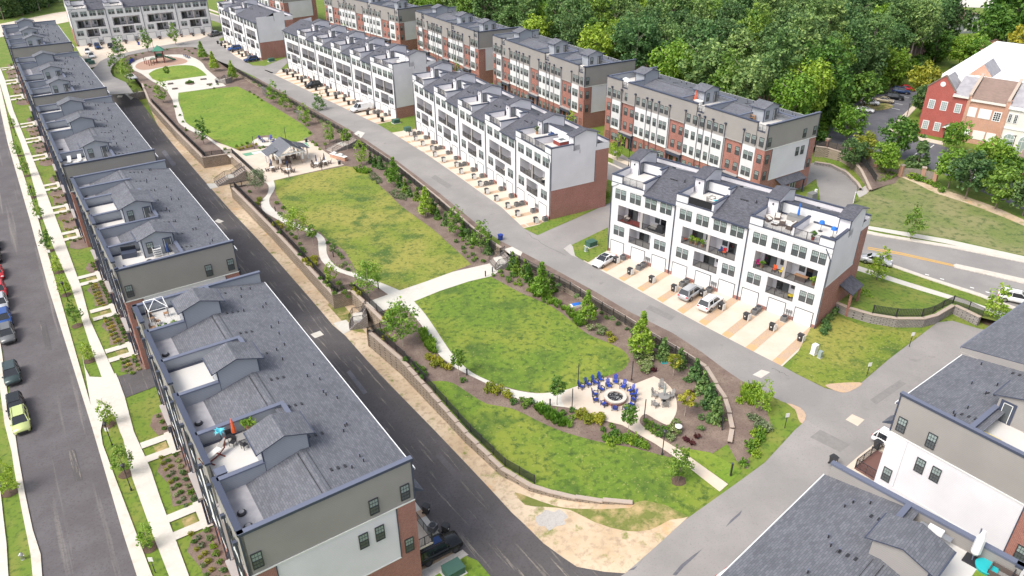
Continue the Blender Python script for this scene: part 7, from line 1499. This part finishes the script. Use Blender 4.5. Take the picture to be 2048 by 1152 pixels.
# second left row
L2r=[o for o in bpy.data.objects if o.get('label','').startswith('slate-roofed townhouse row second from')][0]
F(L2r,'sofa','black covered deck box against the wall of the second left row deck','storage box',30.6,2.3,dz_,[('box',MB().box(-.9,.9,-.6,.6,0,.7,'trim')),('back_panel',MB().box(-.9,.9,.5,.7,.7,1.3,'glass_dark'))],80)
F(L2r,'parasol','closed dark blue parasol leaning by the door of the second left row','parasol',33.4,6.3,dz_,[('pole',MB().tube([(0,0,0),(0,0,2.2)],.03,'dark_metal',5)),('closed_canopy',MB().lathe([(.08,.6),(.22,.7),(.14,1.5),(.03,2.25)],'navy_cloth',7))])
F(L2r,'shelf_unit','white folding ladder shelf before the stair house of the second left row','shelf',32.7,5.2,dz_,[('frame',MB().box(-.5,.5,-.02,.02,0,1.5,'white_plastic','fk').tube([(-.5,-.2,0),(-.5,.1,1.5)],.03,'white_plastic',4).tube([(.5,-.2,0),(.5,.1,1.5)],.03,'white_plastic',4))]+[('shelf',MB().box(-.5,.5,-.2,.1,.3*i+.2,.3*i+.24,'white_plastic')) for i in range(4)],90)
mat('yellow_cloth',(.8,.6,.02),.6)
F(L2r,'storage_box','yellow box on the deck by the parapet of the second left row','box',34.8,4.6,dz_,[('box',MB().box(-.35,.35,-.22,.22,0,.3,'yellow_cloth')),('lid',MB().box(-.37,.37,-.24,.24,.3,.34,'yellow_cloth'))]);F(L2r,'patio_chair','blue and white folded chair in the front corner of the second left row','chair',34.9,.9,dz_,chair_parts('blue_cloth','navy_cloth'),30)
F(L2r,'grill','low black kettle grill by the parapet of the second left row','grill',34.3,3.9,dz_,[('bowl',MB().lathe([(.1,.3),(.32,.5),(.34,.6)],'dark_metal',10)),('stand',MB().box(-.25,.25,-.25,.25,0,.3,'dark_metal'))])
L3r=[o for o in bpy.data.objects if o.get('label','').startswith('slate-roofed townhouse row in the middle')][0]
for i in range(2): F(L3r,'sun_lounger','white sun lounger on the deck of the middle left row, %s one'%('left','right')[i],'lounger',35.5+1.9*0,1.3+1.5*i,dz_,[('frame',MB().box(-.3,.3,-.9,.5,.25,.32,'white_plastic')),('backrest',MB().ext([(.5,.28),(1.0,.85),(1.0,.93),(.5,.34)],-.3,.3,'white_plastic'))],80)
# nearest white row decks
bA=rowA;
F(bA,'sofa','long wicker sofa with white cushions on the arrow-marked roof deck'.replace('arrow-marked ','third-section '),'sofa',29.3-1.0,2.2,12.2,sofa_parts(1.8),-90)
for i,(x_,y_,r_) in enumerate(((25.0,2.2,60),(25.6,3.7,20),(27.0,2.2,200))): F(bA,'armchair','wicker armchair with white cushions on the third-section deck, %s'%('left one','rear one','middle one')[i],'armchair',x_,y_,12.2,sofa_parts(.8),r_,'wicker armchairs on the third-section deck')
F(bA,'coffee_table','low white table between the wicker seats of the third-section deck','table',26.2,1.6,12.2,[('table_top',MB().box(-.5,.5,-.35,.35,.35,.4,'white_plastic')),('base',MB().box(-.4,.4,-.25,.25,0,.35,'wicker'))])
F(bA,'patio_table','covered grey table at the back wall of the third-section deck','table',27.7,4.9,12.2,[('cover',MB().box(-1.1,1.1,-.5,.5,.0,.7,'grey_wood')),('top',MB().box(-1.15,1.15,-.55,.55,.7,.74,'ac'))]);F(bA,'parasol','closed blue parasol rising from the covered grey table','parasol',27.9,4.9,12.9,[('pole',MB().tube([(0,0,0),(0,0,2.0)],.03,'dark_metal',5)),('closed_canopy',MB().lathe([(.08,.2),(.17,.3),(.12,1.2),(.03,2.0)],'blue_cloth',7))])
for i,(x_,y_) in enumerate(((31.6,3.9),(33.6,3.0))): F(bA,'parasol','short blue parasol on the last deck of the nearest white row, %s one'%('left','right')[i],'parasol',x_,y_,12.2,[('pole',MB().tube([(0,0,0),(0,0,1.3)],.03,'dark_metal',5)),('base',MB().lathe([(.3,0),(.3,.06)],'dark_metal',10)),('canopy',MB().lathe([(.1,1.0),(.4,1.15),(.3,1.5),(.05,1.6)],'blue_cloth',9))])
plant(bA,'plant in a red pot by the railing of the last deck',32.0,.6,12.2,'red_wood','leaf_mid',1.1)
for i,(x_,y_,r_) in enumerate(((15.5,3.2,90),(16.6,1.8,180),(17.3,3.6,0))): F(bA,'outdoor_sofa','grey outdoor seat on the middle-section deck, %s'%('left one','front one','rear one')[i],'sofa',x_,y_,12.2,sofa_parts(1.3,'grey_wood'),r_,'grey seats on the middle-section deck')
F(bA,'round_table','white round table with turquoise top on the middle-section deck','table',16.7,2.6,12.2,[('table_top',MB().lathe([(.7,.4),(.7,.48)],'white_plastic',14)),('cloth',MB().lathe([(.5,.48),(.5,.5)],'teal',12)),('base',MB().lathe([(.3,0),(.3,.4)],'grey_wood',8))])
# loggia furniture on nearest white row
for i,(l,x_,z_,parts,r_,nm,ct) in enumerate([('red folding chair in the upper balcony of the middle section',19.9,5.75,chair_parts('orange_cloth','paint_red'),20,'balcony_chair','chair'),('navy chair beside the red one in the upper balcony of the middle section',19.2,5.75,chair_parts('navy_cloth'),-20,'balcony_chair','chair'),('tan chair with orange cushion in the upper balcony of the middle section',13.3,5.75,chair_parts('orange_cloth','wood'),100,'balcony_chair','chair'),
   ('pink round lounge chair in the upper balcony of the right section',25.2,5.75,chair_parts('pink_cloth' if 'pink_cloth' in MATS else (mat('pink_cloth',(.7,.03,.3),.7) and 'pink_cloth')),60,'balcony_chair','chair'),('orange chair in the upper balcony of the right section',27.6,5.75,chair_parts('orange_cloth'),0,'balcony_chair','chair'),('yellow cushioned chair by the post of the right section balcony',28.6,5.75,chair_parts('yellow_cloth'),-30,'balcony_chair','chair'),
   ('dark grill in the upper balcony of the left section',8.9,5.75,[('hood',MB().box(-.5,.5,-.3,.3,.7,1.15,'dark_metal')),('cart',MB().box(-.6,.6,-.3,.3,0,.7,'dark_metal'))],0,'grill','grill'),('dark sofa in the upper balcony of the left section',7.6,5.75,sofa_parts(1.5,'dark_metal','grey_wood'),0,'balcony_sofa','sofa'),('pale armchair on the red rug of the left section balcony',2.6,5.75,sofa_parts(.8),90,'balcony_chair','armchair'),
   ('brown wooden table in the right half of the right section balcony',31.4,5.75,[('table_top',MB().box(-.9,.9,-.4,.4,.68,.74,'wood')),('base',MB().box(-.7,.7,-.25,.25,0,.68,'wicker','tb'))],0,'balcony_table','table'),('small exercise bike in the lower balcony of the right section',28.6,2.75,[('frame',MB().tube([(-.4,0,0),(0,0,.9),(.4,0,0)],.06,'dark_metal',5).tube([(-.5,0,.3),(.4,0,.4)],.05,'dark_metal',5)),('saddle',MB().box(-.15,.15,-.1,.1,.9,1.,'dark_metal')),('wheel',MB().tube([(.35,-.05,.3),(.35,.05,.3)],.28,'ac',10))],0,'exercise_bike','exercise bike'),('yellow and black toy vehicle in the lower balcony of the right section',30.6,2.75,[('body',MB().box(-.35,.35,-.2,.2,.2,.5,'yellow_cloth')),('wheels',MB().tube([(-.25,-.25,.15),(-.25,.25,.15)],.15,'tyre',8).tube([(.25,-.25,.15),(.25,.25,.15)],.15,'tyre',8))],20,'toy_car','toy')]):
    F(bA,nm,l,ct,x_,.95,z_,parts,r_)
rug=F(bA,'rug','red patterned rug in the upper balcony of the left section','rug',3.6,1.0,5.76,[('rug_cloth',MB().box(-1.9,1.9,-.85,.85,0,.015,'red_wood'))])
for i,(x_,z_) in enumerate(((14.4,5.75),(15.2,5.75),(16.3,5.75),(25.8,5.75),(33.2,5.75))): plant(bA,'leafy potted plant, %s from the left in the balconies of the nearest white row'%ORD[i],x_,.9,z_,'wood','leaf_bright',1.1)
# other white rows: scattered balcony sets
bal=random.Random(11)
for rt_,nb_,nm in ((rowB,5,'five-section'),(rowC,6,'six-section')):
    for i in range(nb_):
        for j,(x_,z_) in enumerate(((3.2,5.75),(8.6,5.75),(5.8,2.75))):
            if bal.random()<.65:
                c2=bal.choice(['dark_metal','grey_wood','cream_cloth','wicker','wood']);F(rt_,'balcony_chair','%s chair in the %s balcony of section %s of the %s row'%({'dark_metal':'black','grey_wood':'grey','cream_cloth':'pale','wicker':'brown','wood':'tan'}[c2],('upper left','upper right','lower')[j],ORD[i],nm),'chair',i*((60.7/.988/5) if nb_==5 else (68.3/1.011/6))+x_+bal.uniform(-.5,.5),1.0,z_,sofa_parts(1.1,'dark_metal',c2) if j%2 else chair_parts(c2),bal.uniform(-40,40))
b_=60.7/.988/5*4
F(rowB,'hot_tub','square hot tub with dark wood sides on the last deck of the five-section row','hot tub',b_+8.3,4.7,12.2,[('tub',MB().box(-1.1,1.1,-1.1,1.1,0,.75,'red_wood')),('rim',MB().box(-1.15,1.15,-1.15,1.15,.75,.85,'garage_white')),('water',MB().box(-.6,.6,-.6,.6,.85,.87,'glass_lo'))])
F(rowB,'bench','striped bench against the back wall of the last five-section deck','bench',b_+4.0,5.2,12.2,sofa_parts(1.4,'white_plastic','navy_cloth'))
plant(rowB,'airy plant on the last deck of the five-section row',b_+1.2,3.8,12.2,'wood','leaf_pale',1.2)
F(rowC,'patio_set','white covered table on the last deck of the six-section row','table',68.3/1.011/6*5+7.6,4.3,12.2,[('cover',MB().box(-.9,.9,-.6,.6,0,.75,'cream_cloth')),('top',MB().box(-.95,.95,-.65,.65,.75,.8,'white_plastic'))])
# bottom right decks
B2=br2;UL=38.5;mx=UL-UL/6
F(B2,'grill','large silver gas grill against the parapet of the bottom right deck','grill',UL-1.0,5.2,dz_,[('cart',MB().box(-.45,.45,-.3,.3,0,.8,'steel')),('hood',MB().ext([(-.3,.85),(.3,.85),(.22,1.2),(-.1,1.25)],-.5,.5,'white_plastic'))]+[('side_shelf',MB().box(a,a+.6,-.28,.28,.8,.86,'steel')) for a in (-1.1,.5)],90)
F(B2,'parasol','tall closed white cantilever parasol on the bottom right deck','parasol',UL-.9,2.6,dz_,[('pole',MB().tube([(0,0,0),(0,.2,3.0)],.05,'trim_cap',6)),('closed_canopy',MB().lathe([(.1,.6),(.32,.9),(.3,2.2),(.1,2.9)],'garage_white',8)),('base',MB().box(-.5,.5,-.5,.5,0,.1,'dark_metal'))])
F(B2,'paddling_pool','turquoise oval paddling pool on the bottom right deck','pool',UL-.9,1.7,dz_,[('shell',MB().lathe([(.65,0),(.72,.25),(.7,.27)],'teal',18)),('water',MB().lathe([(.64,.2),(.64,.22)],'teal',18))])
F(B2,'planter','dark rectangular raised planter on the bottom right deck','planter',UL-1.0,.4+.3,dz_,[('side_panel',MB().box(-.8,.8,-.5,-.44,0,.6,'wicker').box(-.8,.8,.44,.5,0,.6,'wicker').box(-.8,-.74,-.5,.5,0,.6,'wicker').box(.74,.8,-.5,.5,0,.6,'wicker')),('floor_panel',MB().box(-.75,.75,-.45,.45,.1,.15,'grey_wood'))],90)
F(B2,'turf_mat','bright artificial turf mat on the bottom right deck','mat',UL-3.4,1.2,dz_,[('turf',MB().box(-1.9,1.9,-.9,.9,0,.02,'lawn_bright'))])
F(br1,'parasol','bright yellow folded parasol lying by the door on the right edge deck','parasol',1.7,6.2,dz_,[('folded_canopy',MB().tube([(0,-.7,.15),(0,0,.3),(0,.8,.45)],.16,'yellow_cloth',7,.06)),('pole',MB().tube([(0,-1.0,.1),(0,1.0,.5)],.03,'dark_metal',5))],10)
F(br1,'deck_chest','teal-lidded white chest beside the door on the right edge deck','storage box',4.1,4.2,dz_,[('chest',MB().box(-.4,.4,-.25,.25,0,.4,'white_plastic')),('lid',MB().box(-.42,.42,-.27,.27,.4,.46,'box_green'))])
# brick row decks
R1r=[o for o in bpy.data.objects if o.get('label','').startswith('red-brick and white townhouse row')][0]
F(R1r,'covered_furniture','heap of white covered furniture on the leftmost deck of the nearest brick row','furniture cover',3.2,2.2,dz_,[('cover',MB().lathe([(1.1,0),(1.0,.7),(.6,1.1),(.1,1.3)],'garage_white',9)),('second_cover',MB().box(.6,1.6,-.5,.5,0,.8,'garage_white'))])
F(R1r,'parasol','folded orange and tan parasol on the second deck of the nearest brick row','parasol',21.4,3.2,dz_,[('pole',MB().tube([(0,0,0),(0,0,2.6)],.03,'dark_metal',5)),('closed_canopy',MB().lathe([(.08,.3),(.28,.5),(.2,1.5),(.03,2.6)],'orange_cloth',7))]);F(R1r,'patio_table','white table by the orange parasol on the nearest brick row','table',22.4,3.0,dz_,[('table_top',MB().box(-.9,.9,-.6,.6,.7,.78,'white_plastic')),('base',MB().box(-.7,.7,-.4,.4,0,.7,'white_plastic'))])
F(R1r,'wooden_bench','pale wooden bar shelf on the last deck of the nearest brick row','shelf',34.6,3.3,dz_,[('shelf',MB().box(-.8,.8,-.2,.2,.5,.56,'wood').box(-.8,.8,-.2,.2,.95,1.0,'wood')),('side',MB().box(-.8,-.74,-.2,.2,0,1,'wood').box(.74,.8,-.2,.2,0,1,'wood'))])
# utility poles far top right, lot lamp
for i,(u,v,h_) in enumerate(((1886,20,13),(1903,22,16),(1909,20,16))): 
    o_=thing('utility_pole','grey utility pole behind the far lawn, %s from the left'%ORD[i],'utility pole',G(u,v,'R'));obj('pole',MB().tube([(0,0,0),(0,0,h_)],.16,'bark_pale',6),o_);obj('crossarm',MB().box(-1,1,-.06,.06,h_-1,h_-.85,'bark_pale'),o_)
o_=thing('lot_lamp','tall black parking lot lamp beside the red brick hall','street lamp',G(1808,254,'R'));obj('pole',MB().tube([(0,0,0),(0,0,5.5)],.07,'dark_metal',6),o_);obj('lamp_head',MB().box(-.2,.5,-.15,.15,5.5,5.6,'dark_metal'),o_)
o_=thing('lot_lamp','tall black lamp post in front of the arched windows at the right edge','street lamp',G(2012,330,'R'));obj('pole',MB().tube([(0,0,0),(0,0,6.2)],.07,'dark_metal',6),o_);obj('lamp_head',MB().box(-.5,.2,-.15,.15,6.2,6.3,'dark_metal'),o_)
o_=thing('barrier_post','white post board with black flag-like marks at the lane end','barrier',G(1707,405,'R'),R(60));obj('board',MB().box(-.6,.6,-.05,.05,.1,2.1,'white_plastic'),o_);obj('post',MB().box(-.05,.05,-.1,-.05,0,3.4,'dark_metal'),o_)
